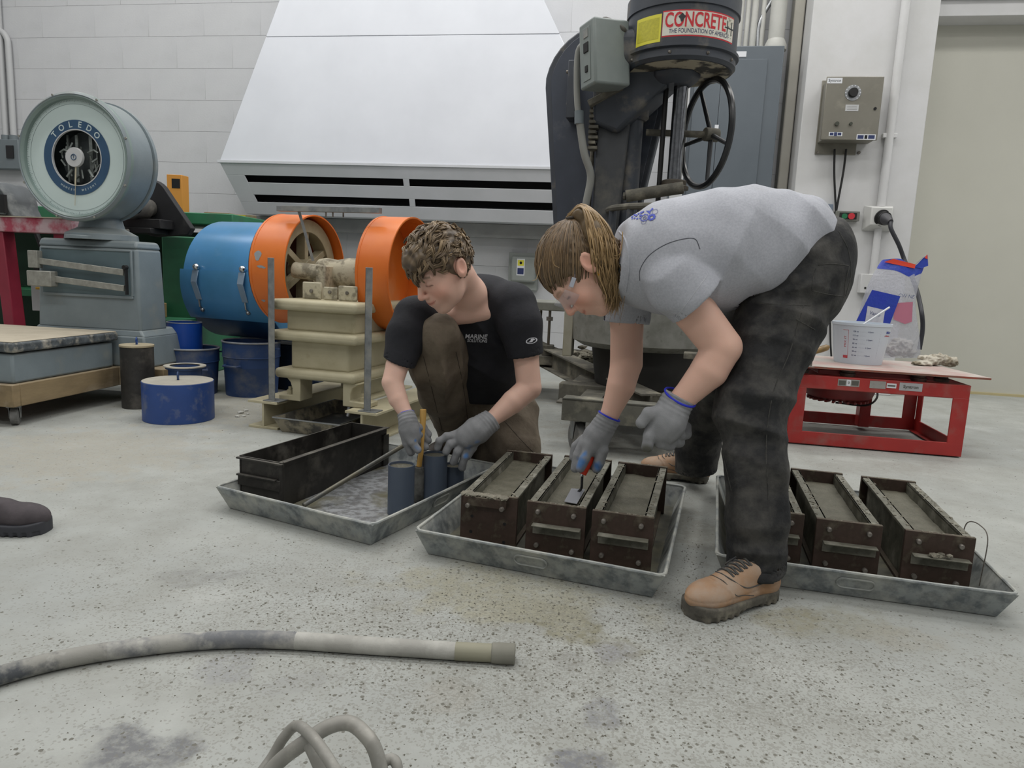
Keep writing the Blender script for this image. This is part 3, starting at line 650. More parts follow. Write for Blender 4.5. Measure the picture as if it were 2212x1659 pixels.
for sx in (-1, 1): g.tube([DC + V((sx * .05, .045, .03)), DC + V((sx * .09, .04, .045)), DC + V((sx * .115, .04, .03))], .006, 8); g.tube([DC + V((sx * .05, .045, -.06)), DC + V((sx * .08, .04, -.10))], .007, 8)
g.build('mechanism', mat('mechanism_alloy', '959b97', '6f7573', rough=.4, metal=.6, scale=30), sc_)
G().lathe([(0, -.002), (.05, -.002), (.052, .002), (.052, .014), (0, .014)], DC, DC + V((0, 1, 0)), 36, unit=False).build('hub', m_ltgrey, sc_)
G().torus(DC + V((0, -.003, 0)), (0, 1, 0), .015, .0022, 24, 6).build('hub_emblem', m_navy, sc_)
text('T', .022, XZ(DC.x, DC.y - .004, DC.z), 'hub_letter', m_navy, sc_, bold=True)
G().bar(DC + V((0, .010, -.05)), DC + V((-.008, .010, -.15)), .002, .009, up=(1, 0, 0)).bar(DC + V((-.007, .010, -.14)), DC + V((-.016, .010, -.255)), .0015, .0025, up=(1, 0, 0)).build('pointer', mat('pointer', 'b9b19b', rough=.5), sc_)
m_dialtick = mat('dial_ink', '5c6b6d', rough=.7)
g = G()
for i in range(200):
    a = 2 * PI * i / 200; l_ = .014 if i % 10 == 0 else .010 if i % 5 == 0 else .006; ra = DRr - .036
    c, s = math.cos(a), math.sin(a); tx, tz_ = -s, c; w_ = .0008
    g.add([DC + V((c * ra + tx * w_, .0212, s * ra + tz_ * w_)), DC + V((c * ra - tx * w_, .0212, s * ra - tz_ * w_)), DC + V((c * (ra - l_) - tx * w_, .0212, s * (ra - l_) - tz_ * w_)), DC + V((c * (ra - l_) + tx * w_, .0212, s * (ra - l_) + tz_ * w_))], [(0, 1, 2, 3)])
g.build('graduations', m_dialtick, sc_, kind='stuff', smooth=0)
G().torus(DC + V((0, .021, 0)), (0, 1, 0), DRr - .058, .0006, 72, 4).build('scale_line', m_dialtick, sc_)
def ring_text(s, rad, a0, a1, size, m, nm, up_=True):
    for i, ch in enumerate(s):
        if ch == ' ': continue
        a = R(a0 + (a1 - a0) * i / (len(s) - 1)); rot = a - PI / 2 if up_ else a + PI / 2
        M = Matrix.Translation(DC + V((math.cos(a) * rad, .0185, math.sin(a) * rad))) @ Matrix.Rotation(-rot, 4, 'Y') @ Matrix.Rotation(PI / 2, 4, 'X')
        text(ch, size, M, nm, m, sc_, bold=True)
ring_text('TOLEDO', .1735, 137, 43, .044, mat('dial_lettering', 'b9c6c6', rough=.5), 'letter')
ring_text('HONEST', .1735, 236, 262, .015, MATS['dial_lettering'], 'small_letter', False); ring_text('WEIGHT', .1735, 280, 308, .015, MATS['dial_lettering'], 'small_letter', False)
for a in (18, 62, 108, 162, 205, 250, 290, 335):
    c = DC + V((math.cos(R(a)) * (DRr - .004), -.006, math.sin(R(a)) * (DRr - .004))); G().cyl(c, c + V((0, -.006, 0)), .006, n=10).build('bezel_screw', m_beam, sc_)

# ---------------------------------------------------------------- weights, pots and rings on the floor
m_bluep = mat('blue_paint', '1f4587', '1b3b75', rough=.4, scale=4, dust='7f8078', dscale=9, dlo=.58, dhi=.85, dup=.0)
m_blued = mat('dusty_blue_paint', '2b4675', '253d68', rough=.5, scale=4, dust='6f7277', dscale=8, dlo=.5, dhi=.8)
m_topdust = mat('dusty_lid', 'b0aca0', 'a39f94', rough=.9, scale=10, dust='8d8a82', dscale=40, dlo=.62, dhi=.72)
def eye_ring(par, x, y, z, r_=.022, t_=.004, m=None):
    G().cyl((x, y, z - .001), (x, y, z + .008), .006, n=10).torus((x, y, z + .006 + r_), (.9, .3, 0), r_, t_, 24, 8).build('lifting_eye', m or m_blued, par)
def rcyl(px0, px1, pyb, Y, name, label, cat, H_, m, mtop, grp=None):
    pass
q = F(383, 905); t = thing('drum_weight', 'squat blue drum weight with a dusty top and lifting eye', 'weight', (q.x, q.y + .02, 0))
rr = .172
G().lathe([(0, 0), (rr, 0), (rr, 1), (rr - .004, 1.0), (0, 1)], (0, 0, 0), (0, 0, .200), 56).build('body', mat('drum_blue', '2a4a8a', '24417c', rough=.45, scale=4, dust='7a7d84', dscale=12, dlo=.55, dhi=.85), t, bevel=.002)
G().cyl((0, 0, .2002), (0, 0, .2015), rr - .003, n=56).build('top', m_topdust, t); eye_ring(t, 0, 0, .2015, .018)
q = F(296, 880); t = thing('cylinder_weight', 'tall dark steel cylinder with a pale lid and eye ring', 'weight', (q.x, q.y + .02, 0))
G().cyl((0, 0, 0), (0, 0, .335), .084, n=48).build('body', mat('dark_cyl', '3a3836', '302f2d', rough=.55, metal=.3, scale=30, dust='5a5650', dscale=8), t, bevel=.002)
G().cyl((0, 0, .3352), (0, 0, .347), .087, n=48).build('lid', mat('lid_board', 'a79d85', '988d74', rough=.85, scale=8), t, bevel=.002); eye_ring(t, 0, 0, .347, .016, .0035, m_bluep)
def pot(q, rr, H_, label, handles=True, rim=True, yaw=-.35, m=None):
    t = thing('steel_pot', label, 'pot', (q[0], q[1], 0), yaw); m = m or m_blued
    G().lathe([(0, .0), (rr * .90, 0), (rr * .97, H_ * .7), (rr, H_ * .72), (rr, H_), (rr - .004, H_), (rr - .004, H_ * .7), (rr * .88, .004), (0, .004)], (0, 0, 0), (0, 0, 1), 56, unit=False).build('body', m, t)
    G().torus((0, 0, H_ - .002), (0, 0, 1), rr + .001, .006, 56, 8).build('rim', m_pale_rim, t)
    G().torus((0, 0, H_ * .72), (0, 0, 1), rr - .003, .005, 56, 6).build('bead', m, t)
    if handles:
        for a in (0, PI):
            Mh = Matrix.Rotation(a, 4, 'Z')
            G().tube([Mh @ V((-.055, -rr * .96, H_ * .58)), Mh @ V((-.05, -rr - .02, H_ * .57)), Mh @ V((.05, -rr - .02, H_ * .57)), Mh @ V((.055, -rr * .96, H_ * .58))], .007, 10).build('handle', m, t)
            G().box(-.015, .015, rr, rr + .03, H_ * .88, H_ * .9, Matrix.Rotation(a + PI / 2, 4, 'Z')).build('lug', m, t)
    return t
m_pale_rim = mat('pale_rim', '9b9da0', '7d8187', rough=.5, metal=.3, scale=20)
pot((-1.640, 4.42, 0), .172, .335, 'wide blue pot with a bail handle, nearest the crusher')
pot((-1.985, 4.36, 0), .155, .285, 'blue pot behind the drum weight, under the bright blue tube', handles=True, yaw=.6)
t = thing('blue_tube', 'bright blue open tube standing in a pot by the drum weight', 'tube', (-2.035, 4.37, .006))
G().lathe([(0, .004), (.101, 0), (.101, .43), (.096, .43), (.096, .012), (0, .012)], (0, 0, 0), (0, 0, 1), 48, unit=False).build('wall', mat('bright_blue', '1246a0', '103d8c', rough=.35, scale=3), t)
G().torus((0, 0, .43), (0, 0, 1), .099, .0035, 48, 6).build('rim', m_pale_rim, t)
t = thing('sample_pan', 'small blue pan with a dusty flat rim, behind the drum weight', 'pan', (-1.80, 3.86, 0))
G().lathe([(0, 0), (.082, 0), (.086, .225), (.100, .228), (.100, .238), (.078, .238), (.074, .20), (0, .20)], (0, 0, 0), (0, 0, 1), 48, unit=False).build('body', m_blued, t)
G().lathe([(.077, .2385), (.108, .2385), (.108, .244), (.077, .244)], (0, 0, 0), (0, 0, 1), 48, unit=False).build('rim', m_topdust, t)

# ---------------------------------------------------------------- jaw crusher with orange belt guards
CF = Fr(F(590, 922), R(-17))
m_crm = mat('cream_casting', 'b5ae93', 'aaa286', rough=.6, scale=7, bump=.002, bscale=14, dust='8d8164', dscale=7, dlo=.6, dhi=.85)
m_crm2 = mat('chipped_cream', 'b3ac96', '7d7766', rough=.7, scale=16, detail=9, lo=.48, hi=.6, bump=.003, bscale=26, dust='6d6350', dscale=12, dlo=.6, dhi=.7)
m_orange = mat('orange_guard', 'd8742a', 'cd661e', rough=.4, scale=3, dust='dba274', dscale=2.5, dlo=.52, dhi=.9)
cr = fthing('jaw_crusher', 'cream cast-iron crusher between two orange flywheel guards', 'machine', CF)
for s, x in (('l', -.02), ('r', .53)):
    g = G(); g.box(x - .085, x + .085, -.06, 1.5, .128, .140).box(x - .005, x + .006, -.055, 1.5, .012, .128).box(x - .085, x + .085, -.055, 1.5, 0, .012)
    g.build('skid_beam', m_crm, cr, bevel=.0015)
g = G()
def slab(x0, x1, y0, y1, z0, z1, nm, b=.02, m=None): G().box(x0, x1, y0, y1, z0, z1).build(nm, m or m_crm, cr, bevel=b, seg=4)
slab(.005, .46, 0, .62, .255, .305, 'lower_flange'); slab(.07, .40, .05, .60, .30, .45, 'lower_body', .015)
slab(-.015, .475, -.01, .62, .445, .495, 'middle_flange'); slab(.045, .43, .05, .60, .49, .60, 'upper_body', .015)
slab(-.01, .47, -.01, .60, .595, .648, 'top_flange')
def leg(x0, x1, fx0, fx1, sgn):
    poly = [(x0, .255), (x0, .14), (x1, .14), (x1, .255)]
    if sgn < 0: poly = [(x1, .258), (x1, .141), (fx0, .141), (fx0, .165), (x0, .17), (x0 - .002, .205), (x0 - .012, .235), (x0 - .035, .258)]
    else: poly = [(x0, .258), (x0, .141), (fx1, .141), (fx1, .165), (x1, .17), (x1 + .002, .205), (x1 + .015, .235), (x1 + .055, .258)]
    G().prism(poly, .11, Matrix.Translation((0, .02, 0))).build('foot', m_crm, cr, bevel=.004)
    bx = (fx0 + x0) / 2 if sgn < 0 else (x1 + fx1) / 2
    G().lathe([(.015, 0), (.015, .6), (.009, .62), (.009, 1), (0, 1)], (bx, .06, .165), (bx, .06, .205), 8).build('foot_bolt', m_crm, cr)
leg(.10, .145, .02, 0, -1); leg(.385, .425, 0, .52, 1)
for dx in (0,): 
    G().box(.10, .145, .48, .59, .141, .258).build('rear_foot', m_crm, cr, bevel=.004); G().box(.385, .425, .48, .59, .141, .258).build('rear_foot', m_crm, cr, bevel=.004)
# main bearing housing, lumpy with old paint
BZ = .79; BY = .42
G().lathe([(0, 0), (.075, 0), (.08, .1), (.072, .3), (.085, .5), (.085, .9), (.06, 1), (0, 1)], (.05, BY - .06, BZ - .01), (.39, BY - .06, BZ - .01), 30).build('shaft_housing', m_crm2, cr)
G().cyl((-.04, BY - .18, BZ + .0), (.12, BY - .16, BZ - .01), .042).box(.10, .16, BY - .2, BY - .1, BZ - .16, BZ + .03).build('bearing_boss', m_crm2, cr, bevel=.008)
G().box(.10, .36, BY - .10, BY + .14, .648, BZ).build('jaw_frame', m_crm2, cr, bevel=.01)
for x0, x1, zt_, rot in ((.09, .20, .735, 0), (.21, .29, .715, 0), (.295, .40, .725, 0)):
    G().box(x0, x1, .12, .132, .650, zt_).build('jaw_bracket', m_crm2, cr, bevel=.008)
    G().cyl(((x0 + x1) / 2, .12, .69), ((x0 + x1) / 2, .112, .69), .009, n=8).build('bracket_bolt', m_steel2, cr)
# flywheels inside rolled sheet guards
def guard(x0, x1, nm):
    c = (BY, BZ); r_ = .292
    g = G(); n = 64; vs = []
    g.lathe([(r_, 0), (r_ + .004, 0), (r_ + .004, 1), (r_, 1), (r_ - .003, 1), (r_ - .003, 0), (r_, 0)], (x0, BY, BZ), (x1, BY, BZ), n); g.build(nm, m_orange, cr)
    G().torus((x0 + .012, BY, BZ), (1, 0, 0), r_ + .003, .004, n, 6).torus((x1 - .004, BY, BZ), (1, 0, 0), r_ + .003, .003, n, 6).build('guard_seam', m_orange, cr)
m_fly = mat('flywheel_cream', 'a49b80', '8f866b', rough=.6, scale=9)
def flywheel(x0, x1):
    g = G(); a, b = V((x0, BY, BZ)), V((x1, BY, BZ))
    g.lathe([(.205, 0), (.272, 0), (.272, 1), (.205, 1), (.205, 0)], a, b, 56); g.lathe([(0, -.2), (.06, -.2), (.06, 1.2), (0, 1.2)], a, b, 28)
    for k in range(6):
        an = k * PI / 3 + .5; d = V((0, math.cos(an), math.sin(an))); m_ = (a + b) / 2; g.bar(m_ + d * .05, m_ + d * .225, .035, .055, up=(1, 0, 0))
    g.build('flywheel', m_fly, cr, bevel=.002)
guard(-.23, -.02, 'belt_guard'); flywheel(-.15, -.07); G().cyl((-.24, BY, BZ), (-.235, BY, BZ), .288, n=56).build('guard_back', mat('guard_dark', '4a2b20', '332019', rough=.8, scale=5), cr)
guard(.385, .565, 'belt_guard'); G().cyl((.39, BY, BZ), (.396, BY, BZ), .288, n=56).build('guard_back', m_orange, cr)
G().cyl((-.1, BY, BZ), (.38, BY, BZ), .035).build('shaft', m_steel, cr)
# paint chips on the left guard
m_chip = mat('bare_patch', '8b9196', rough=.6)
for (px, py, a_, b_) in ((560, 552, .020, .028), (562, 576, .02, .007), (570, 578, .012, .005), (571, 649, .012, .008)):
    best = None
    for k in range(400):
        an = k / 400 * 2 * PI; 
        for xx in (-.22, -.2, -.18, -.16, -.14, -.12, -.10):
            p_ = CF.w(xx, BY - math.cos(an) * .2965, BZ + math.sin(an) * .2965); d = p_ - CO; w_ = d.dot(_fw); u_, v_ = IW / 2 + FPX * d.dot(_R) / w_, IH / 2 - FPX * d.dot(_U) / w_
            if math.cos(an) > 0:
                e = (u_ - px) ** 2 + (v_ - py) ** 2
                if best is None or e < best[0]: best = (e, xx, an)
    xx, an = best[1:]; g = G(); ring = [V((xx + a_ * math.cos(t_) * (1 + .25 * math.sin(3 * t_)), BY - math.cos(an + b_ / .31 * math.sin(t_)) * .2968, BZ + math.sin(an + b_ / .31 * math.sin(t_)) * .2968)) for t_ in [2 * PI * j / 14 for j in range(14)]]
    g.add(ring, [tuple(range(14))]).build('bare_patch', m_chip, cr, smooth=0)
# zinc posts, top strip and stay
for x, zt_, zb_ in ((.025, .845, .142), (.555, .82, .142)):
    G().box(x - .018, x + .018, -.045, -.041, zb_, zt_).box(x - .018, x - .014, -.045, -.012, zb_, zt_ - .01).build('angle_post', m_zinc, cr, bevel=.001)
    G().box(x - .045, x + .05, -.055, .02, .1405, .145).build('post_foot', m_zinc, cr, bevel=.001)
G().box(-.13, .46, BY - .20, BY - .165, BZ + .298, BZ + .325).build('top_strip', m_zinc, cr, bevel=.001)
G().bar((-.015, BY - .17, BZ + .30), (.05, BY - .14, BZ + .05), .006, .014).build('stay_rod', m_zinc, cr)
for x in (.15, .19, .25): G().cyl((x, BY - .18, BZ + .298), (x, BY - .18, BZ + .275), .004, n=8).build('strip_bolt', m_steel2, cr)
# steel catch pan pushed under the crusher
m_pan = mat('pan_steel', '55565a', '3c3d40', rough=.35, metal=.5, scale=9, dust='7c776b', dscale=9, dlo=.55, dhi=.75)
t = fthing('catch_pan', 'shallow steel pan with crusted sides under the crusher', 'pan', CF)
def pan(x0, x1, y0, y1, z0, z1):
    b = [(x0 + .03, y0 + .03, z0), (x1 - .03, y0 + .03, z0), (x1 - .03, y1 - .03, z0), (x0 + .03, y1 - .03, z0)]; h_ = [(x0, y0, z1), (x1, y0, z1), (x1, y1, z1), (x0, y1, z1)]
    g = G(); g.add(b + h_ + [(p_[0] + (.005 if p_[0] < (x0 + x1) / 2 else -.005), p_[1] + (.005 if p_[1] < (y0 + y1) / 2 else -.005), z0 + .004) for p_ in b] + [(p_[0] + (.005 if p_[0] < (x0 + x1) / 2 else -.005), p_[1] + (.005 if p_[1] < (y0 + y1) / 2 else -.005), z1) for p_ in h_],
        [(0, 1, 5, 4), (1, 2, 6, 5), (2, 3, 7, 6), (3, 0, 4, 7), (8, 12, 13, 9), (9, 13, 14, 10), (10, 14, 15, 11), (11, 15, 12, 8), (3, 2, 1, 0), (8, 9, 10, 11), (4, 5, 13, 12), (5, 6, 14, 13), (6, 7, 15, 14), (7, 4, 12, 15)])
    return g
pan(.07, .44, -.10, .46, .001, .075).build('body', mat('crusted_pan', '4d4a44', '302e2b', rough=.6, scale=18, detail=8, dust='8a8371', dscale=12, dlo=.46, dhi=.6), t, bevel=.001)
G().tube([(.07, -.10, .075), (.44, -.10, .075), (.44, .46, .075), (.07, .46, .075)], .004, 8, closed=True).build('rim', m_steel, t)
G().box(.11, .40, -.06, .42, .006, .012).build('fines', m_pan, t)
G().cyl((.41, .03, .09), (.41, .045, .135), .010, .012, n=14).build('spout', m_steel, cr)

# ---------------------------------------------------------------- blue drum (abrasion machine) behind
BF = Fr(P(490, 598, 4.78).xy.to_3d(), R(-20)); bz = .70; br_ = .375
bd = fthing('blue_drum_machine', 'big blue steel drum with chrome latches behind the crusher', 'machine', BF)
m_bd = mat('drum_skyblue', '4a84b4', '42799f', rough=.28, scale=3, dust='6f97b8', dscale=4, dlo=.6, dhi=.9)
def arc_shell(r_, a0, a1, x0, x1, nm, m, n=40, th=.006):
    g = G(); pts = []
    for k in range(n + 1):
        a = R(a0 + (a1 - a0) * k / n); pts.append((math.cos(a), math.sin(a)))
    vs = []; 
    for c, s in pts: vs += [V((x0, -c * r_, bz + s * r_)), V((x1, -c * r_, bz + s * r_)), V((x1, -c * (r_ - th), bz + s * (r_ - th))), V((x0, -c * (r_ - th), bz + s * (r_ - th)))]
    fs = []
    for k in range(n):
        o_ = k * 4; e = o_ + 4
        for j in range(4): fs.append((o_ + j, o_ + (j + 1) % 4, e + (j + 1) % 4, e + j))
    fs += [(3, 2, 1, 0), (n * 4, n * 4 + 1, n * 4 + 2, n * 4 + 3)]
    g.add(vs, fs).build(nm, m, bd, smooth=30)
arc_shell(br_, 6, 180, 0, .62, 'upper_shell', m_bd); arc_shell(br_ + .013, -38, 9, -.015, .63, 'hinged_door', m_bd, th=.012); arc_shell(br_, 180, 322, 0, .62, 'lower_shell', mat('drum_navy', '22486f', '1c3c5e', rough=.4, scale=4))
G().cyl((.004, 0, bz), (.02, 0, bz), br_ - .003, n=56).build('end_plate', m_bd, bd); G().cyl((.60, 0, bz), (.615, 0, bz), br_ - .003, n=56).build('end_plate', m_bd, bd)
G().box(0, .62, -.02, .34, 0.0, .30).build('base_stand', mat('base_shadow_navy', '16283f', '122034', rough=.5, scale=4), bd, bevel=.01)  # stand coloured near-black navy for the shadow underneath the drum
G().box(-.06, .66, .10, .16, 0, .06).build('base_rail', MATS['base_shadow_navy'], bd, bevel=.004)
for x in (.12, .47):
    def sp(an, r_): return V((x, -math.cos(R(an)) * r_, bz + math.sin(R(an)) * r_))
    rr = br_ + .012
    G().blob(sp(11, rr + .012), .022, 2).build('latch_knob', m_chrome, bd)
    G().bar(sp(8, rr + .014), sp(-2, rr + .028), .045, .005, up=(sp(3, 2) - sp(3, 1))).bar(sp(-2, rr + .028), sp(-18, rr + .004), .042, .005, up=(sp(-10, 2) - sp(-10, 1))).build('latch_strap', mat('latch_bright', '9cb0c4', rough=.25, metal=.6), bd, bevel=.001)
    G().tube([sp(-18, rr + .006), sp(-24, rr + .016), sp(-27, rr + .004)], .005, 8).blob(sp(-28, rr + .006), .014, 2).build('latch_hook', m_steel, bd)

# ---------------------------------------------------------------- bench of old tools at far left
m_green = mat('bench_green', '367a56', '2e6648', rough=.5, scale=3, dust='4a6a58', dscale=6, dlo=.55, dhi=.9)
GFr = Fr((-2.55, 5.15, 0), R(-4))
t = fthing('green_bench', 'green steel workbench cabinet behind the dial scale', 'bench', GFr)
G().box(-2.2, .52, .02, .75, 1.07, 1.15).build('top', m_green, t, bevel=.006)
G().box(.06, .34, -.10, .70, .0, .975).build('pedestal', m_green, t, bevel=.01)
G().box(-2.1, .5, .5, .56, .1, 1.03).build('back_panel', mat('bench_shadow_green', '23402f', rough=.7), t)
G().box(-1.6, -.35, 0, .7, .50, .55).build('shelf', m_green, t, bevel=.004)
G().box(-.55, -.45, .05, .15, 0, 1.03).box(-1.6, -1.5, .05, .15, 0, 1.03).build('leg', m_green, t, bevel=.003)
G().box(.10, .30, -.35, -.10, .38, .41).build('tread', m_green, t, bevel=.004)
def onbench(nm, lab, cat, x, y, z=1.15): return thing(nm, lab, cat, GFr.w(x, y, z), GFr.yaw)
t = onbench('timber_offcut', 'brown timber offcut lying on the green bench', 'wood', .25, .42); G().box(-.12, .08, -.05, .05, 0, .03).build('board', m_timber, t, bevel=.003)
t = onbench('yellow_ruler', 'yellow marked timber on the right end of the green bench', 'wood', .42, .42); G().box(-.10, .08, -.04, .04, 0, .022).build('board', m_timber, t, bevel=.002); G().box(-.05, .03, -.041, -.039, .004, .018).build('yellow_band', mat('yellow', 'b9a92a', rough=.6), t)
t = onbench('orange_box', 'small orange carton on the bench beside the dial', 'box', -.115, .45); G().box(-.06, .06, -.05, .05, 0, .30).build('carton', mat('orange_card', 'c98a3a', rough=.7), t, bevel=.003); G().box(-.02, .045, -.052, -.0505, .20, .27).build('printed_mark', m_dark, t)
# bench grinder / black motor standing on the green pedestal
mf = Fr(GFr.w(.04, -.30, .98), R(-10)); t = fthing('black_motor_grinder', 'black motor-driven grinder with belt cover right of the dial', 'machine', mf)
m_blk = mat('black_iron', '1d1d20', '141416', rough=.6, scale=6, dust='3c3b3a', dscale=6, dlo=.55, dhi=.9)
cv = [(-.16, .18)] + [(.02 + .15 * math.cos(R(a)), .21 + .15 * math.sin(R(a))) for a in range(150, 20, -12)] + [(.33, .045), (.30, .0), (.05, -.02), (-.16, .03)]
G().prism(cv, .05, Matrix.Translation((0, .06, 0))).build('belt_cover', m_blk, t, bevel=.006)
G().lathe([(0, 0), (.065, 0), (.075, .1), (.075, .8), (.06, .85), (.055, 1), (0, 1)], (.0, -.20, .15), (.03, .06, .17), 28).build('motor', mat('motor_grey', '5d5a56', '46443f', rough=.55, scale=6, dust='7d786e', dscale=8), t)
G().cyl((.02, -.03, .15), (.05, -.18, .16), .052).build('motor_end', m_blk, t, bevel=.004)
G().box(-.16, .16, -.12, .10, -.005, .03).box(-.1, .2, -.08, .08, .03, .09).build('bed', m_blk, t, bevel=.004)
G().tube([(-.10, -.13, .13), (-.03, -.14, .13), (.02, -.13, .16)], .008, 8).tube([(-.12, -.13, .13), (-.11, -.14, .0)], .009, 8).tube([(-.10, -.14, .0), (.02, -.15, .005)], .012, 8).build('linkage', m_beam, t)
# red painted stand with a grey machine
rf = Fr(P(20, 700, 4.5).xy.to_3d(), R(-14)); rz = P(0, 468, 4.5).z
t = fthing('red_stand', 'red painted steel stand with flaking white top rail at far left', 'stand', rf)
m_red = mat('magenta_red', '8c2238', '7a1a2e', rough=.45, scale=3)
m_redw = mat('flaking_rail', 'a04052', 'b7a0a4', rough=.6, scale=7, detail=8, lo=.42, hi=.58, dust='8c2238', dscale=5, dlo=.55, dhi=.62)
G().box(-.9, .52, 0, .10, rz - .09, rz).build('top_rail', m_redw, t, bevel=.004); G().box(-.9, .52, -.01, .12, rz, rz + .006).build('top_plate', m_dusttop, t)
G().bar((-.06, .05, rz - .09), (.015, .05, 0), .085, .085, up=(0, 1, 0)).build('leg', m_red, t, bevel=.006); G().box(-.87, -.79, 0, .1, 0, rz - .09).build('leg', m_red, t, bevel=.006)
G().box(-.9, .5, .35, .45, rz - .08, rz).box(.42, .5, .1, .36, rz - .08, rz).build('rear_rail', m_red, t)
G().box(-.87, -.79, .36, .44, 0, rz - .08).box(.0, .08, .36, .44, 0, rz - .08).build('rear_leg', m_red, t)
mt_ = thing('grey_bench_machine', 'rounded dark grey machine on the red stand, cut by the left edge', 'machine', rf.w(-.05, .22, rz + .006), rf.yaw)
pr = [(-.35, 0)] + [(-.12 + .17 * math.cos(R(a)), .06 + .16 * math.sin(R(a))) for a in range(180, -1, -12)] + [(.085, 0)]
G().prism(pr, .22, Matrix.Translation((0, -.18, 0))).build('housing', mat('machine_grey', '55595c', '44484a', rough=.5, scale=6, dust='7a7d7c', dscale=8), mt_, bevel=.008)
G().prism([(x * .8, z * .8) for x, z in pr], .02, Matrix.Translation((-.02, -.205, .01))).build('front_cover', m_grey, mt_, bevel=.006)
G().box(.0, .06, -.21, -.19, .02, .13).build('latch', m_black, mt_)
t = thing('long_pipe_fitting', 'dark bracket bar behind the grey bench machine', 'bar', rf.w(.3, .9, 0)); G().box(-.2, .25, 0, .03, rz + .10, rz + .125).box(-.2, -.17, 0, .03, 0, rz + .1).build('bar', m_black, t)
# clutter on the shelf under the bench
sh = [('tool_case', 'light grey tool case on the shelf behind the red leg', 'case', (-.86, .02, .40), (.22, .12, .20), m_ltgrey), ('folded_rag', 'rust-brown cloth on the shelf left of the scale pedestal', 'cloth', (-.70, -.06, .36), (.14, .12, .07), mat('rust_cloth', '7a4a33', '5c3a2b', rough=.9, scale=20)), ('dark_clamp', 'dark vice clamp on the shelf behind the weigh beams', 'clamp', (-.78, -.1, .66), (.10, .1, .10), m_blk), ('yellow_level', 'yellow spirit level lying on the shelf clutter', 'level', (-.76, -.14, .56), (.17, .03, .018), mat('level_yellow', 'c59a35', rough=.5))]
for nm, lab, cat, (x, y, z), (a, b, c), m in sh:
    t = thing(nm, lab, cat, GFr.w(x, y, z)); g = G()
    if nm == 'folded_rag': g.blob((0, 0, c / 2), 1, 3, (a / 2, b / 2, c / 2), .35, 4)
    elif nm == 'dark_clamp': g.box(-a / 2, a / 2, -b / 2, b / 2, 0, c).tube([(0, 0, c), (-.05, 0, c + .12), (-.09, 0, c + .24)], .018, 10).cyl((-.1, 0, .05), (.1, 0, .04), .02)
    else: g.box(-a / 2, a / 2, -b / 2, b / 2, 0, c)
    g.build('body', m, t, bevel=.004)
t = thing('loose_cable', 'dark cable looping on the floor left of the scale pedestal', 'cable', (-2.9, 4.5, 0)); G().tube(spline([(-.35, -.2, .02), (-.2, .1, .10), (.1, .12, .26), (.35, -.05, .22), (.5, -.1, .1)]), .010, 8).build('cable', m_black, t)
t = thing('wood_block', 'raw timber block end on the floor right of the scale pedestal', 'wood', GFr.w(.02, -.25, .41)); G().box(-.1, .1, -.06, .1, 0, .10).build('block', mat('raw_wood', 'a88c5f', '8d7349', rough=.8, scale=16), t, bevel=.004)
# wall box and conduits at far left
t = fthing('left_wall_box', 'grey electrical box on the wall behind the dial', 'electrical box', Fr(WF.w(0, -.12, 0), YAW)); f_ = Fr(WF.w(0, -.12, 0), YAW)
a, b = f_.y(-30, 300), f_.y(42, 365)
G().box(a.x - .1, b.x, 0, .12, b.z, a.z).build('box', m_grey, t, bevel=.006); G().box(b.x - .13, b.x - .05, -.012, 0, b.z + .1, a.z - .06).build('switch_plate', m_blk, t)
f2 = Fr(WF.w(0, -.04, 0), YAW)
for i, px in enumerate((7, 24)):
    q = f2.y(px, 200); q2 = f2.y(px, 60 if i else 0)
    t = fthing('wall_conduit', ['outer grey conduit running down the wall at the far left', 'inner grey conduit with a bend, at the far left wall'][i], 'conduit', f2)
    pts = [(q.x, 0, a.z + .0), (q.x, 0, q2.z)]; 
    if i: pts = spline([(q.x, 0, a.z), (q.x, 0, q2.z - .25), (q.x - .02, 0, q2.z - .08), (q.x - .12, 0, q2.z)], 5)
    else: pts.append((q.x, 0, CEIL - .02))
    G().tube(pts, .028, 12).build('pipe', m_ltgrey, t)
    G().cyl((q.x, 0, a.z), (q.x, 0, a.z + .05), .04, n=14).build('coupling', m_grey, t)
# ---------------------------------------------------------------- tall planetary concrete mixer
MY = 3.75                                   # its depth
MF = Fr((P(1462, 400, MY).x, MY, 0), R(-14))
m_mix = mat('mixer_paint', '3b4049', '33373e', rough=.5, scale=5, dust='7c766a', dscale=7, dlo=.55, dhi=.8, bump=.0004, bscale=60)
m_mixc = mat('mixer_cement', '625f56', '4d4b44', rough=.85, scale=14, detail=8, bump=.002, bscale=40, dust='8a8576', dscale=8, dlo=.5, dhi=.7)
m_mixchip = mat('chipped_underside', 'a39b88', '3a3833', rough=.75, scale=9, detail=9, lo=.47, hi=.55, bump=.001)
mx = fthing('concrete_mixer', 'tall dark mixer with sticker-covered round head and handwheel', 'machine', MF)
def my(px, py, y=0.0): return MF.y(px, py, y)
hc = my(1474, 60); zb = my(1474, 118, -.25).z
HR_ = .276; hx, hy = my(1471, 100).x, 0.0
ztop = my(1474, -10, -.27).z; z1 = my(1474, 98, -.27).z
G().lathe([(0, z1 - .055), (HR_ - .02, z1 - .055), (HR_ - .006, z1 - .04), (HR_ - .008, z1 - .005), (HR_ + .006, z1), (HR_ + .006, z1 + .014), (HR_ - .008, z1 + .016), (HR_ - .008, ztop - .03), (HR_ - .001, ztop - .028), (HR_ - .001, ztop + .05), (HR_ - .04, ztop + .09), (0, ztop + .11)], (hx, hy, 0), (hx, hy, 1), 72, unit=False).build('head_drum', m_mix, mx)
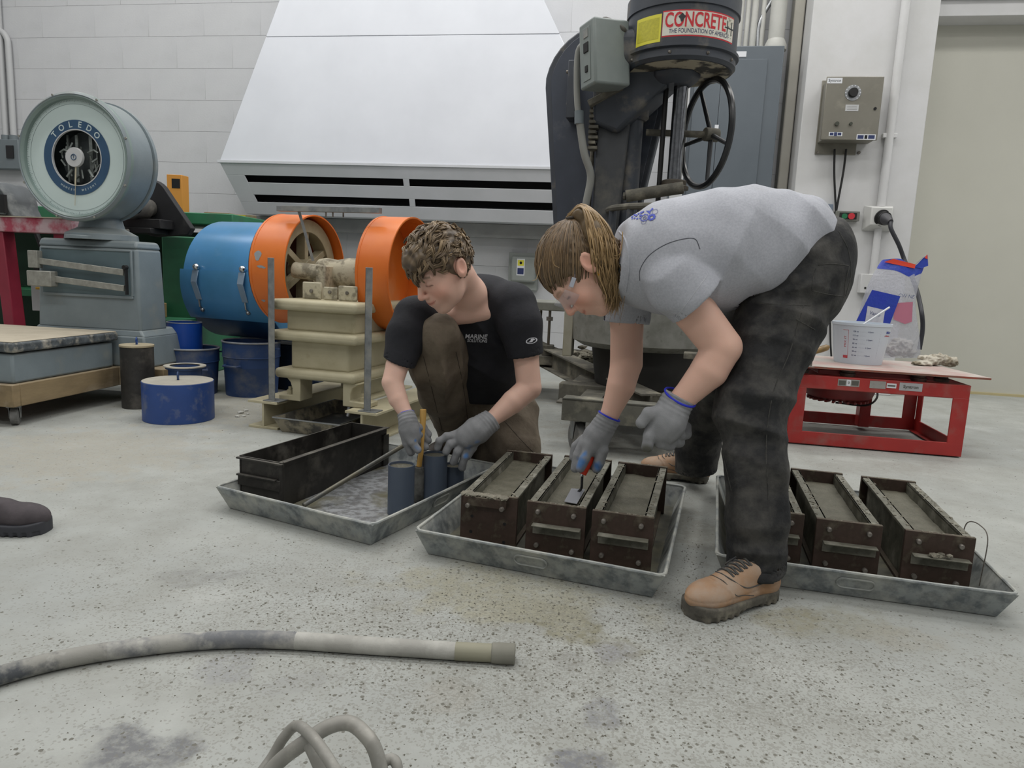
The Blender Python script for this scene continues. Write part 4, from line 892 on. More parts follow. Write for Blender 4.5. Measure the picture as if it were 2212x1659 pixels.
G().lathe([(0, z1 - .058), (HR_ - .03, z1 - .058), (HR_ - .03, z1 - .0545), (0, z1 - .0545)], (hx, hy, 0), (hx, hy, 1), 64, unit=False).build('drum_underside', m_mixchip, mx)
G().box(hx - .42, hx - .12, hy - .16, hy + .24, z1 - .05, z1 + .13).build('gear_case', m_mix, mx, bevel=.05, seg=4)
for a in (215, 262, 300, 335):
    c = V((hx + math.cos(R(a)) * (HR_ - .006), hy + math.sin(R(a)) * (HR_ - .006), z1 - .025)); G().blob(c, .009, 1).build('rivet', m_steel2, mx)
# stickers wrapped round the drum
def wrap(a_c, r_, zc):
    return lambda q: V((hx + math.cos(a_c + q.x / r_) * r_, hy + math.sin(a_c + q.x / r_) * r_, zc + q.y))
def sticker(a_c, w_, h_, zc, m, nm, r_=HR_ - .0072, tilt=0, k=14):
    fn = wrap(a_c, r_, zc); g = G(); vs = []
    for i in range(k + 1):
        x = -w_ / 2 + w_ * i / k; vs += [fn(V((x, -h_ / 2 + x * tilt, 0))), fn(V((x, h_ / 2 + x * tilt, 0)))]
    g.add(vs, [(2 * i, 2 * i + 2, 2 * i + 3, 2 * i + 1) for i in range(k)]).build(nm, m, mx, smooth=0)
def ang(px, py):   # angle on the drum seen at a pixel
    d = ray(px, py); d = MF.I.to_3x3() @ d; o_ = MF.l(CO); dx, dy = d.x, d.y; ox, oy = o_.x - hx, o_.y - hy; rr = HR_ - .007
    A = dx * dx + dy * dy; B = 2 * (ox * dx + oy * dy); C_ = ox * ox + oy * oy - rr * rr; dis = max(B * B - 4 * A * C_, 0); t_ = (-B - math.sqrt(dis)) / (2 * A)
    p_ = o_ + d * t_; return math.atan2(p_.y - hy, p_.x - hx), p_.z
a0, za = ang(1433, 50); a1, zb1 = ang(1583, 62); _, zt1 = ang(1500, 20); _, zb2 = ang(1500, 78)
m_sr = mat('sticker_red', 'c2202c', rough=.4); m_sw = mat('sticker_white', 'd4d2c6', 'bdb9a6', rough=.4, scale=12, lo=.5, hi=.75); m_sy = mat('sticker_yellow', 'd6cf45', rough=.4); m_sb = mat('sticker_blue', '2a3560', rough=.4)
ac = (a0 + a1) / 2; aw = abs(a1 - a0) * HR_; zc = (zt1 + zb2) / 2; sh_ = zt1 - zb2
sticker(ac, aw, sh_, zc, m_sr, 'sticker_border', HR_ - .0074); sticker(ac, aw - .004, sh_ - .012, zc, m_sw, 'sticker_field', HR_ - .0066)
def wrap_text(s, size, acx, zcx, wid, m, nm, bold=False):
    vs, fs = text_geo(s, size, bold); x0 = min(q.x for q in vs); x1 = max(q.x for q in vs); k = wid / (x1 - x0); fn = wrap(acx, HR_ - .0058, zcx)
    me = bpy.data.meshes.new(nm); me.from_pydata([tuple(fn(V((q.x * k, q.y, 0)))) for q in vs], [], fs); finish(me, nm, m, mx, smooth=0)
wrap_text('CONCRETE', sh_ * .78, ac - .07 * aw / HR_, zc + sh_ * .10, aw * .80, m_sr, 'sticker_lettering', True)
wrap_text('THE FOUNDATION OF AMERICA', sh_ * .24, ac - .02, zc - sh_ * .30, aw * .80, m_sb, 'sticker_small_lettering')
g = G(); r = random.Random(3); fn = wrap(ac, HR_ - .0056, zc)
for i in range(34):
    x, y = aw * .5 - .008 - r.random() * aw * .12, r.uniform(-.35, .42) * sh_; k = .0018; g.add([fn(V((x - k, y - k, 0))), fn(V((x + k, y - k, 0))), fn(V((x, y + k, 0)))], [(0, 1, 2)])
for x in (aw * .36, aw * .45): g.add([fn(V((x - .003, -sh_ * .22, 0))), fn(V((x + .003, -sh_ * .22, 0))), fn(V((x + .003, sh_ * .3, 0))), fn(V((x - .003, sh_ * .3, 0)))], [(0, 1, 2, 3)]); g.add([fn(V((x - .018, 0, 0))), fn(V((x + .018, 0.002, 0))), fn(V((x + .018, .008, 0))), fn(V((x - .018, .006, 0)))], [(0, 1, 2, 3)])
g.build('sticker_marks', mat('sticker_black', '26292e', rough=.5), mx, kind='stuff', smooth=0)
c_ = ac - .27 * aw / HR_; fn = wrap(c_, HR_ - .0054, zc + sh_ * .2)
G().add([fn(V((.014 * math.cos(a) * (1 + .4 * math.sin(3 * a)), .016 * math.sin(a) * (1 + .3 * math.cos(4 * a)), 0))) for a in [k * .45 for k in range(14)]], [tuple(range(14))]).build('torn_patch', MATS['sticker_black'], mx, smooth=0)
a2, z2 = ang(1376, 68); a3, _ = ang(1427, 60); _, z3 = ang(1400, 36); _, z4 = ang(1400, 95)
sticker((a2 + a3) / 2, abs(a3 - a2) * HR_, z3 - z4, (z3 + z4) / 2, m_sy, 'yellow_label', tilt=.0); sticker((a2 + a3) / 2, abs(a3 - a2) * HR_ - .02, z3 - z4 - .03, (z3 + z4) / 2, mat('label_faded', 'c2bb3c', 'b0aa38', rough=.4, scale=90), 'label_print', HR_ - .0066)
# spindle, hub block, columns
sx = my(1463, 300).x; z_s0 = my(1460, 402).z; z_s1 = my(1465, 188).z
G().lathe([(0, 0), (.085, 0), (.105, .25), (.125, .6), (.13, 1), (0, 1)], (hx - .02, hy, z_s1 + .0), (hx - .02, hy, z1 - .055), 8).build('spindle_housing', m_mix, mx, bevel=.008)
G().cyl((sx, 0, z_s0 - .02), (sx, 0, z_s1 + .05), .036).build('chrome_spindle', mat('dull_chrome', '85878b', '6d6f72', rough=.16, metal=1, scale=30), mx)
G().cyl((sx - .075, .03, z_s0 - .15), (sx - .075, .03, z_s1), .013).build('guide_rod', m_black, mx)
G().lathe([(0, 0), (.075, 0), (.075, .35), (.062, .4), (.062, .9), (.05, 1), (0, 1)], (sx, 0, z_s0 - .02), (sx, 0, z_s0 + .03), 32).build('spindle_nut', mat('nut_brown', '4d473e', rough=.5, metal=.4), mx, bevel=.002)
cx_, cy_ = my(1362, 320, .12).x, .12
G().cyl((cx_, cy_, .262), (cx_, cy_, my(1365, 255, .12).z), .058).build('main_column', m_mix, mx)
zc0 = my(1365, 262, .12).z; zc1 = my(1365, 205, .12).z
G().lathe([(.07, 0), (.085, .1), (.085, .85), (.07, 1), (.0, 1), (0, 0), (.07, 0)], (cx_, cy_, zc0), (cx_, cy_, zc1), 28).build('column_clamp', m_mix, mx)
G().hexa([(cx_ - .19, -.02, zc1 - .17), (cx_ - .06, -.02, zc1 - .22), (cx_ - .06, .24, zc1 - .22), (cx_ - .19, .24, zc1 - .17)], [(cx_ - .2, -.06, z1 - .03), (hx + .02, -.08, z1 - .045), (hx + .02, .24, z1 - .045), (cx_ - .2, .26, z1 - .03)]).build('arm_casting', m_mix, mx, bevel=.02, seg=3)
G().hexa([(cx_ - .17, .02, .92), (cx_ - .04, .02, .92), (cx_ - .04, .22, .92), (cx_ - .17, .22, .92)], [(cx_ - .17, .02, zc1 - .1), (cx_ + .0, .02, zc1 - .1), (cx_ + .0, .22, zc1 - .1), (cx_ - .17, .22, zc1 - .1)]).build('frame_web', mat('web_plate_paint', '45474a', '37393c', rough=.7, scale=5, dust='77746b', dscale=5, dlo=.5, dhi=.8), mx, bevel=.01)  # web plate in its own dusty dark grey
# belt cover: tall tapering plate box with a round top
BYc = .28
tl_ = my(1178, 190, BYc); top = my(1295, 50, BYc); rt_ = my(1434, 245, BYc); bl_ = my(1196, 500, BYc); br2 = my(1388, 430, BYc)
rc_x = (tl_.x + rt_.x) / 2; rr_ = (rt_.x - tl_.x) / 2 + .005; cz_ = top.z - rr_
poly = [(bl_.x + .01, .75), (bl_.x, bl_.z), (tl_.x, tl_.z)] + [(rc_x + rr_ * math.cos(R(a)), cz_ + rr_ * math.sin(R(a))) for a in range(170, -1, -10)] + [(rt_.x, rt_.z), (br2.x, br2.z), (br2.x - .04, .75)]
G().prism(poly, .12, Matrix.Translation((0, BYc, 0))).build('belt_cover', m_mix, mx, bevel=.008)
inner = [(rc_x + (x - rc_x) * .90, cz_ + (z - cz_) * (.93 if z > cz_ else .985)) for x, z in poly]
G().prism(inner, .006, Matrix.Translation((0, BYc - .006, 0))).build('cover_face', mat('cover_face_paint', '3d4350', '343a45', rough=.45, scale=4, dust='6c6e72', dscale=6, dlo=.55, dhi=.85), mx, bevel=.002)
G().prism([(rc_x + (x - rc_x) * .97 - .025, cz_ + (z - cz_) * .99) for x, z in poly], .10, Matrix.Translation((0, BYc + .12, 0))).build('cover_back', mat('cover_back_cream', 'a8a497', rough=.6), mx, bevel=.01)
hx_ = my(1232, 180, .25)
G().box(hx_.x, hx_.x + .05, .16, .28, my(1232, 262, .25).z, my(1232, 140, .25).z).build('hinge_plate', m_mix, mx, bevel=.004)
for py in (155, 225): q = my(1232, py, .2); G().tube([(q.x - .02, .2, q.z), (q.x + .03, .19, q.z)], .010, 8).build('wing_bolt', m_steel2, mx)
# switch box on the left of the head
sb = MF.y(1268, 190, -.16); st = MF.y(1282, 48, -.16); sr_ = MF.y(1340, 190, -.16)
bw = .075; bd_ = .16; ya = -.20
Mb = Matrix.Translation((my(1306, 120, -.14).x, -.14, (sb.z + st.z) / 2)) @ Matrix.Rotation(R(-5), 4, 'Y') @ Matrix.Rotation(R(38), 4, 'Z')
hh = (st.z - sb.z) / 2
G().box(-.10, .10, -.075, .075, -hh, hh, Mb).build('switch_box', m_grey2 if 'm_grey2' in globals() else mat('switch_box_grey', '7b8380', '737b79', rough=.45, scale=6, dust='8e8f88', dscale=8, dlo=.58, dhi=.85), mx, bevel=.012, seg=3)
G().box(-.10, -.103, -.035, .035, -hh + .03, hh - .03, Mb).build('switch_box_door', MATS['switch_box_grey'], mx, bevel=.003)
G().box(-.108, -.10, -.022, .022, hh * .05, hh * .35, Mb).box(-.108, -.10, -.012, .012, -hh * .55, -hh * .35, Mb).build('switch_plate', m_black, mx, bevel=.002)
G().box(-.106, -.10, -.022, .022, hh * .5, hh * .75, Mb).build('data_plate', m_zinc, mx)
G().tube(spline([my(1250, 262, -.05), my(1246, 190, -.06), my(1250, 110, -.08), my(1275, 90, -.12)], 6), .016, 12).build('flex_conduit', mat('conduit_grey', '8a8b86', rough=.6), mx)
G().tube(spline([my(1252, 262, -.05), my(1262, 330, -.03), my(1276, 380, 0), my(1266, 440, .02), my(1254, 520, .05)], 6), .020, 12).build('flex_conduit', MATS['conduit_grey'], mx)
G().cyl(my(1251, 240, -.05), my(1251, 268, -.05), .024, n=16).build('conduit_gland', m_grey, mx)
G().tube(spline([my(1290, 52, -.1), my(1310, 42, -.14), my(1345, 62, -.16), my(1352, 75, -.1)], 5), .012, 10).tube(spline([my(1300, 45, -.05), my(1345, 58, -.1), my(1362, 60, -.02)], 5), .010, 10).build('top_cable', mat('cable_dark', '55534e', rough=.7), mx)
g = G(); tb = my(1284, 270, -.02)
for i in range(9): z = tb.z + .09 - i * .026; g.box(tb.x - .03, tb.x + .02 - (i % 2) * .012, -.02, .06, z, z + .014)
g.build('rack_teeth', m_mixc, mx, kind='stuff')
G().bar(my(1272, 225, -.05), my(1345, 188, -.05), .05, .03).build('pivot_plate', m_mixc, mx, bevel=.003)
G().tube([my(1300, 275, .08), my(1288, 500, .12)], .014, 10).tube([my(1283, 275, .1), my(1268, 500, .14)], .012, 10).build('lift_rods', m_mixc, mx)
# handwheel, rather nearer edge-on
wc = my(1524, 290, .10); axd = V((math.cos(R(-20)), math.sin(R(-20)), 0)); Rw = (my(1524, 176, .1).z - my(1524, 404, .1).z) / 2 * 1.0 
Wm = Matrix.Translation(wc) @ axd.to_track_quat('Z', 'Y').to_matrix().to_4x4()
axd = (MF.I.to_3x3() @ (V((CO - MF.w(*wc))).normalized())); vdir = V((axd.x, axd.y, 0)).normalized(); axw = (Matrix.Rotation(R(-63), 3, 'Z') @ vdir)
G().torus(wc, axw, Rw, .0165, 56, 10).build('handwheel_rim', m_blkp := mat('handwheel_black', '26282b', '1f2124', rough=.3, scale=6), mx)
xx = axw.orthogonal().normalized(); up_ = V((0, 0, 1)); sd_ = axw.cross(up_).normalized()
hub = wc - axw * .03
for a in (68, -4, -103, 180 + 20):
    d = sd_ * math.cos(R(a)) + up_ * math.sin(R(a)); G().tube([hub + d * .02, wc + d * Rw], [.013, .010], 10).build('spoke', m_blkp, mx)
G().cyl(hub + axw * .035, hub - axw * .04, .034).build('handwheel_hub', m_mixc, mx, bevel=.004)
G().cyl(hub, my(1396, 286, .12), .017, .017).build('handwheel_shaft', m_mixc, mx)
# lower end: clamp ring, bowl, cart
q1_, q2_ = my(1352, 424, -.1), my(1440, 408, -.1)
G().cyl(q1_, q2_ + V((.08, .02, .01)), .030).cyl(q1_ - V((.014, 0, 0)), q1_, .020, n=8).build('cross_bar', m_mixc, mx, bevel=.002)
bc = V((my(1400, 600).x, -.02, 0)); rz1 = my(1400, 452, -.3).z
G().torus((bc.x + .08, 0, my(1340, 448, -.2).z), (0, 0, 1), .31, .016, 48, 8).build('clamp_ring', m_mixc, mx)
zb0, zb1_ = my(1400, 762, -.3).z, my(1400, 640, -.3).z
G().lathe([(0, zb0), (.33, zb0), (.385, zb0 + .03), (.41, zb1_ + .10), (.425, zb1_ + .105), (.425, zb1_ + .125), (.395, zb1_ + .125), (.36, zb0 + .06), (0, zb0 + .05)], (bc.x, .02, 0), (bc.x, .02, 1), 56, unit=False).build('mixing_bowl', mat('bowl_zinc', '8a8a84', '73736c', rough=.6, metal=.2, scale=14, detail=8, dust='65645c', dscale=20, dlo=.58, dhi=.7), mx)
for a in (205, 235, 268, 300): G().tube([(bc.x + .08 + math.cos(R(a)) * .30, math.sin(R(a)) * .30, zb1_ + .05), (bc.x + .08 + math.cos(R(a)) * .30, math.sin(R(a)) * .30, my(1340, 448, -.2).z + .01)], .020, 10).build('cage_post', m_mix, mx)
G().lathe([(0, .262), (.25, .262), (.28, zb0), (0, zb0)], (bc.x, .05, 0), (bc.x, .05, 1), 40, unit=False).build('gear_base', mat('gear_base_black', '222120', '2d2b29', rough=.8, scale=8), mx)  # near-black base below the mixing bowl
G().box(my(1218, 720, -.1).x, my(1238, 720, -.1).x, -.12, -.04, my(1220, 768, -.1).z, my(1218, 600, -.1).z).build('side_post', mat('post_cream', 'a5a194', '96927f', rough=.6, scale=8), mx, bevel=.004)
pk = my(1490, 775, -.35); G().box(pk.x - .03, pk.x + .12, -.38, -.30, pk.z, pk.z + .03).build('bracket_arm', m_mixc, mx, bevel=.004)
# wheeled steel cart the mixer stands on
ct = fthing('mixer_cart', 'low wheeled steel cart of channel beams caked with concrete', 'cart', MF)
def beam(a, b, w_, h_, nm, m=m_mixc):
    a, b = V(a), V(b); d = (b - a).normalized(); s_ = d.cross(V((0, 0, 1))).normalized(); u_ = s_.cross(d); g = G()
    g.bar(a, b, .012, h_ - .02).bar(a + u_ * (h_ / 2 - .005), b + u_ * (h_ / 2 - .005), w_, .010).bar(a - u_ * (h_ / 2 - .005), b - u_ * (h_ / 2 - .005), w_, .010)
    return g.build(nm, m, ct, bevel=.001)
def cz(px, py, z): return MF.l(F(px, py, z))
beam(cz(1145, 752, .30), cz(1405, 880, .225), .11, .13, 'channel_beam')
a_, b_ = cz(1212, 905, .16), cz(1400, 905, .16); a_.z = b_.z = .20; 
yy = a_.y
G().box(a_.x, a_.x + .60, yy, yy + .012, .155, .26).box(a_.x, a_.x + .60, yy, yy + .10, .248, .26).build('front_channel', mat('cart_grey', '68675f', '55544c', rough=.8, scale=9, dust='8a8678', dscale=10), ct, bevel=.003)
G().box(a_.x - .045, a_.x + .62, yy + .10, yy + .20, .215, .225).build('cart_deck', m_mixc, ct, bevel=.002)
G().box(a_.x + .05, a_.x + .16, yy + .1, yy + .75, .17, .24).box(a_.x + .45, a_.x + .56, yy + .1, yy + .75, .17, .24).build('side_channel', m_mixc, ct, bevel=.003)
G().box(a_.x - .1, a_.x + .80, yy + .45, yy + .55, .16, .26).build('cross_channel', m_mixc, ct, bevel=.004)
G().box(a_.x - .05, a_.x + .85, yy + .56, yy + 1.0, .245, .26).build('deck_plate', m_mixc, ct, bevel=.003)
castor(ct, a_.x + .07, yy + .07, .55, top=.155, r_=.07, hw_=.024); castor(ct, a_.x + .72, yy + .5, .15, top=.16, r_=.06); castor(ct, a_.x + .1, yy + .9, .15, top=.16, r_=.06)
g = G()
r = random.Random(9); pc = cz(1272, 775, .30)
for i in range(60): g.blob((pc.x + r.gauss(0, .07), pc.y + r.gauss(0, .05), .285 + max(0, r.gauss(.03, .02))), r.uniform(.012, .035), 1, (1.3, 1.2, .6), .6, i)
g.build('spilt_concrete', m_drymud, ct, kind='stuff')
# grey table with threaded rods, by the wall behind the kneeling man
tf = Fr(P(1190, 700, 4.75).xy.to_3d(), R(-10)); tz = P(1190, 652, 4.75).z
t = fthing('rod_stand', 'grey topped stand on thin threaded rods between the two people', 'stand', tf)
G().box(-.16, .40, -.10, .40, tz - .055, tz).build('top', mat('stand_grey', '8b8c86', '77786f', rough=.7, scale=8), t, bevel=.006)
for x, y in ((-.09, -.06), (.0, -.08), (.36, -.06), (.36, .36), (-.12, .36)): G().cyl((x, y, .26), (x, y, tz - .05), .009, n=10).build('threaded_rod', mat('rod_rust', '5a5449', rough=.6, metal=.4), t)
G().cyl((0, -.08, tz - .12), (0, -.08, tz - .095), .022, n=8).build('rod_nut', m_steel2, t)
for x in (0, .36): G().box(x - .035, x + .035, -.12, -.04, .30, .37).build('foot_block', m_mixc, t, bevel=.004)
G().box(-.2, .45, -.14, -.02, .24, .30).box(-.2, .45, .3, .42, .24, .30).build('foot_beam', m_mixc, t, bevel=.003)
for x in (-.18, .40): G().box(x - .03, x + .03, -.1, .4, 0, .24).build('base_leg', m_mixc, t, bevel=.003)
# low dark plinth with kit behind (seen between the people)
t = fthing('grey_duct_offcut', 'dusty grey pipe offcut lying on the floor behind the kneeling man', 'pipe', Fr(P(1110, 815, 4.2).xy.to_3d(), R(-20)))
G().lathe([(.04, 0), (.05, 0), (.05, 1), (.04, 1), (.04, 0)], (-.03, 0, .052), (.02, .16, .052), 24).build('pipe', mat('dusty_duct', '8c8b84', '74736c', rough=.7, scale=9), t)
# ---------------------------------------------------------------- electrical cabinet and pipes on the back wall
CBF = Fr(WF.w(0, -.34, 0), YAW)
a, b = CBF.y(1468, 100), CBF.y(1695, 104); zt_ = a.z; x0, x1 = a.x, b.x
t = fthing('electrical_cabinet', 'tall dark grey electrical cabinet behind the mixer handwheel', 'cabinet', CBF)
m_cab = mat('cabinet_grey', '5f676e', '596168', rough=.4, scale=2)
G().box(x0, x1, 0, .335, .12, zt_).build('body', m_cab, t, bevel=.006)
dx0, dx1 = CBF.y(1485, 300).x, CBF.y(1642, 300).x; dz = CBF.y(1600, 128).z
G().box(dx0 + .02, (dx0 + dx1) / 2 - .06, -.012, 0, .2, dz).build('door', m_cab, t, bevel=.003); G().box((dx0 + dx1) / 2 - .056, dx1, -.012, 0, .2, dz).build('door', m_cab, t, bevel=.003)
G().box(dx0 - .11, dx0 - .01, -.03, .0, .2, dz).build('side_stile', m_ltgrey, t, bevel=.003)
q = CBF.y(1547, 282); G().box(q.x - .015, q.x + .015, -.018, -.012, q.z - .04, q.z + .04).build('door_label', m_white, t)
q = CBF.y(1595, 117); G().box(q.x - .05, q.x + .06, -.003, 0, q.z - .02, q.z + .02).build('name_plate', m_white, t)
cf = Fr(WF.w(0, -.14, 0), YAW)
m_cond = mat('painted_conduit', 'b9b9b4', 'acaca6', rough=.5, scale=5)
for i, px in enumerate((1598, 1613, 1628, 1647)):
    q = cf.y(px, 60); t = fthing('painted_conduit', ['leftmost', 'second', 'third', 'fourth'][i] + ' of the slim painted conduits above the grey cabinet', 'conduit', cf, 'conduits above the cabinet')
    G().cyl((q.x, 0, zt_), (q.x, 0, CEIL - .01), (.022, .018, .026, .02)[i], n=14).build('pipe', m_cond, t)
t = fthing('bent_conduit', 'shiny bent steel conduit entering the cabinet top', 'conduit', cf)
G().tube(spline([cf.y(1636, 102), cf.y(1638, 62), cf.y(1650, 30), cf.y(1672, -8), cf.y(1690, -60)], 5), .017, 12).build('pipe', m_steel, t)
t = fthing('large_conduit', 'fat painted conduit with a collar, above the right end of the cabinet', 'conduit', cf)
q = cf.y(1677, 60); G().cyl((q.x, -.04, zt_), (q.x, -.04, CEIL - .01), .062, n=24).build('pipe', m_cond, t); G().lathe([(.06, 0), (.085, .1), (.085, .5), (.065, 1), (0.06, 1)], (q.x, -.04, zt_), (q.x, -.04, zt_ + .09), 24).build('collar', m_cond, t)
# beige strip painted for the pillar's shadow line, beside the cabinet
q = cf.y(1712, 200); t = fthing('pillar_shadow_strip', 'beige strip painted as the shadow line of the pillar, beside the cabinet', 'pipe', cf)
G().box(q.x - .05, q.x + .03, -.02, .12, .02, CEIL - .01).build('wall_band', mat('shadow_beige', 'a9a69d', 'a09d93', rough=.6, scale=3), t, bevel=.01)
# disconnect switch between the two people
sf = Fr(WF.w(0, -.11, 0), YAW)
a, b = sf.y(1099, 545), sf.y(1158, 628); t = fthing('disconnect_switch', 'grey disconnect switch on the wall above the rod stand', 'switch', sf)
G().box(a.x, b.x, .02, .108, b.z, a.z).build('back_box', mat('switch_grey', '8f9490', '878c88', rough=.5, scale=6), t, bevel=.004)
G().box(a.x + .03, b.x - .01, -.03, .02, b.z + .07, a.z - .03).build('front_cover', MATS['switch_grey'], t, bevel=.02, seg=4)
q = sf.y(1125, 574, -.03); G().box(q.x - .035, q.x + .035, -.0325, -.03, q.z - .085, q.z + .06).build('label_plate', m_white, t)
G().box(q.x - .028, q.x + .028, -.0335, -.0325, q.z - .0, q.z + .05).build('yellow_symbol', m_sy, t); G().box(q.x - .028, q.x + .028, -.0335, -.0325, q.z - .075, q.z - .02).build('dark_symbol', m_sb, t)
G().cyl((q.x, -.0337, q.z + .025), (q.x, -.0345, q.z + .025), .012, n=12).build('symbol_dot', m_dark, t)
# ---------------------------------------------------------------- kit on the pillar
kf = Fr(WF.w(0, -PIL_D, 0), YAW); kd = .19
k2 = Fr(WF.w(0, -PIL_D - kd, 0), YAW)
t = fthing('vibrator_control_box', 'dented tan steel control box with a dial on the white pillar', 'control box', k2)
m_tan = mat('tan_steel', '827f75', '77746a', rough=.38, metal=.35, scale=3, detail=6, dust='9f9b8c', dscale=4, dlo=.55, dhi=.9)
A = k2.y(1784, 168); B = k2.y(1906, 163); C_ = k2.y(1774, 302); D_ = k2.y(1893, 303)
x0, x1, zt2, zb3 = (A.x + C_.x) / 2, (B.x + D_.x) / 2, (A.z + B.z) / 2, (C_.z + D_.z) / 2
G().box(x0 + .02, x1 - .0, .012, kd - .01, zb3 + .005, zt2 - .01).build('box_body', m_tan, t, bevel=.006)
G().box(x0, x1 + .01, -.004, .012, zb3, zt2).build('door', m_tan, t, bevel=.004)
G().box(x0 + .01, x1 - .08, kd - .012, kd - .002, zb3 - .075, zt2 + .02).build('mounting_plate', m_tan, t, bevel=.002)
G().box(x0 + (x1 - x0) * .42, x1 + .03, kd - .05, kd - .012, zt2 - .06, zt2 + .012).build('rusty_corner', mat('rust_corner', '6d5b48', '84786a', rough=.7, scale=9), t, bevel=.003)
q = k2.y(1843, 200, -.01)
G().cyl((q.x, -.004, q.z), (q.x, -.007, q.z), .056, n=40).build('dial_plate', m_steel, t); G().lathe([(0, 0), (.032, 0), (.034, .2), (.030, 1), (0, 1)], (q.x, -.007, q.z), (q.x, -.032, q.z), 28).build('dial_knob', m_black, t)
g = G()
for i in range(12):
    an = R(-50 + i * 25.5); c = V((q.x + math.cos(an) * .05, -.0073, q.z + math.sin(an) * .05)); g.cyl(c, c + V((0, -.0008, 0)), .0045, n=6)
g.build('dial_numerals', m_white, t, kind='stuff')
def plate(px0, py0, px1, py1, nm, m, y=-.0055, f=k2): a_ = f.y(px0, py0, y); b_ = f.y(px1, py1, y); G().box(min(a_.x, b_.x), max(a_.x, b_.x), y, y + .0012, min(a_.z, b_.z), max(a_.z, b_.z)).build(nm, m, t); return a_, b_
a_, b_ = plate(1788, 168, 1819, 180, 'maker_plate', m_white); text('Syntron', .028, XZ((a_.x + b_.x) / 2, -.0064, (a_.z + b_.z) / 2), 'maker_lettering', m_dark, t)
plate(1827, 226, 1854, 240, 'rating_plate', m_ltgrey)
for i in range(3): plate(1830, 229 + i * 3.5, 1851, 230 + i * 3.5, 'rating_line', mat('print_grey', '8c8c8a', rough=.6), -.0062)
for px, r0 in ((1807, .015), (1837, .011)): q = k2.y(px, 268); G().cyl((q.x, -.004, q.z), (q.x, -.02, q.z), r0, n=20).build('toggle', mat('olive_knob', '3a3d33', rough=.5), t)
plate(1791, 285, 1819, 294, 'warning_label', m_white); plate(1793, 286.5, 1800, 292.5, 'warning_mark', m_sb, -.0062); plate(1802, 285.5, 1808, 293.5, 'warning_symbol', m_sb, -.0062); plate(1810, 286.5, 1817, 292.5, 'warning_mark', m_sb, -.0062)
plate(1851, 290, 1891, 302, 'warning_label', m_white); plate(1853, 292, 1865, 300, 'warning_mark', m_sb, -.0062); plate(1868, 292, 1873, 300, 'warning_symbol', m_dark, -.0062); plate(1876, 292, 1889, 300, 'warning_mark', m_sb, -.0062)
q = k2.y(1893, 235); G().cyl((x1 - .03, -.004, q.z), (x1 - .03, -.012, q.z), .010, n=12).build('latch_screw', m_dark, t)
for py in (202, 275): q = k2.y(1778, py); G().cyl((x0 + .015, .02, q.z - .06), (x0 + .015, .02, q.z + .05), .006, n=8).build('hinge', m_dark, t)
for px in (1766, 1855): q = kf.y(px, 330, -.01); G().cyl((q.x, kd - .02, q.z), (q.x, kd - .005, q.z), .012, n=10).build('mount_bolt', m_steel2, t)
t = thing('control_cable', 'pair of black cables hanging from the control box to the push-button', 'cable', kf.w(0, -.04, 0), YAW, None)
for pts in (((1803, 322), (1802, 370), (1804, 420), (1806, 458)), ((1828, 322), (1822, 370), (1812, 425), (1806, 458))):
    G().tube(spline([kf.y(x, y, -.04) + V((0, .04, 0)) for x, y in pts], 5), .008, 8).build('cable', m_black, t)
# small push-button station and switch plate
t = fthing('pushbutton_station', 'small grey push-button station with green and red buttons on the pillar', 'switch', kf)
a_, b_ = kf.y(1806, 455, -.06), kf.y(1856, 478, -.06); G().box(a_.x, b_.x, -.06, -.001, b_.z, a_.z).build('box', mat('station_grey', '6f706a', '63645e', rough=.5, scale=9), t, bevel=.004)
a_, b_ = kf.y(1814, 459, -.061), kf.y(1850, 474, -.061); G().box(a_.x, b_.x, -.0635, -.06, b_.z, a_.z).build('button_panel', m_black, t, bevel=.002)
for px, m in ((1824, mat('button_green', '1f6a45', rough=.4)), (1839, mat('button_red', 'c0303a', rough=.4))): q = kf.y(px, 467, -.064); G().cyl((q.x, -.0635, q.z), (q.x, -.072, q.z), .024 if px > 1830 else .020, n=20).build('button', m, t)
t = fthing('blue_grey_switch_plate', 'blue-grey box on the pillar just above the grey shirt hem', 'switch', kf)
a_, b_ = kf.y(1772, 440, -.05), kf.y(1797, 475, -.05); G().box(a_.x, b_.x, -.05, -.001, b_.z, a_.z).build('box', mat('bluegrey', '6b7684', rough=.5), t, bevel=.004)
# power receptacle with plug, conduit
t = fthing('power_receptacle', 'white power receptacle with a black plug on the pillar', 'socket', kf)
a_, b_ = kf.y(1884, 447, -.10), kf.y(1925, 487, -.10); G().hexa([(a_.x - .03, -.001, b_.z - .04), (b_.x + .03, -.001, b_.z - .04), (b_.x, -.10, b_.z), (a_.x, -.10, b_.z)], [(a_.x - .03, -.001, a_.z + .02), (b_.x + .03, -.001, a_.z + .02), (b_.x, -.10, a_.z), (a_.x, -.10, a_.z)]).build('box', m_white2 if 'm_white2' in globals() else mat('socket_white', 'c9c9c6', rough=.5), t, bevel=.006)
q = kf.y(1907, 470, -.11); n_ = V((.25, -.9, -.2)).normalized()
G().lathe([(.0, 0), (.062, 0), (.062, .2), (.05, .25), (.05, 1), (.0, 1)], V((q.x, -.09, q.z)), V((q.x, -.09, q.z)) + n_ * .05, 28).build('socket_ring', m_black, t, bevel=.002)
G().lathe([(.0, 0), (.042, 0), (.042, .5), (.022, 1), (0, 1)], V((q.x, -.12, q.z)), V((q.x + .03, -.20, q.z - .04)), 20).build('plug', mat('plug_dark', '3a3a3e', rough=.5), t)
t = thing('heavy_cable', 'thick black power cord running from the plug down behind the bag', 'cord', kf.w(0, -.2, 0), YAW)
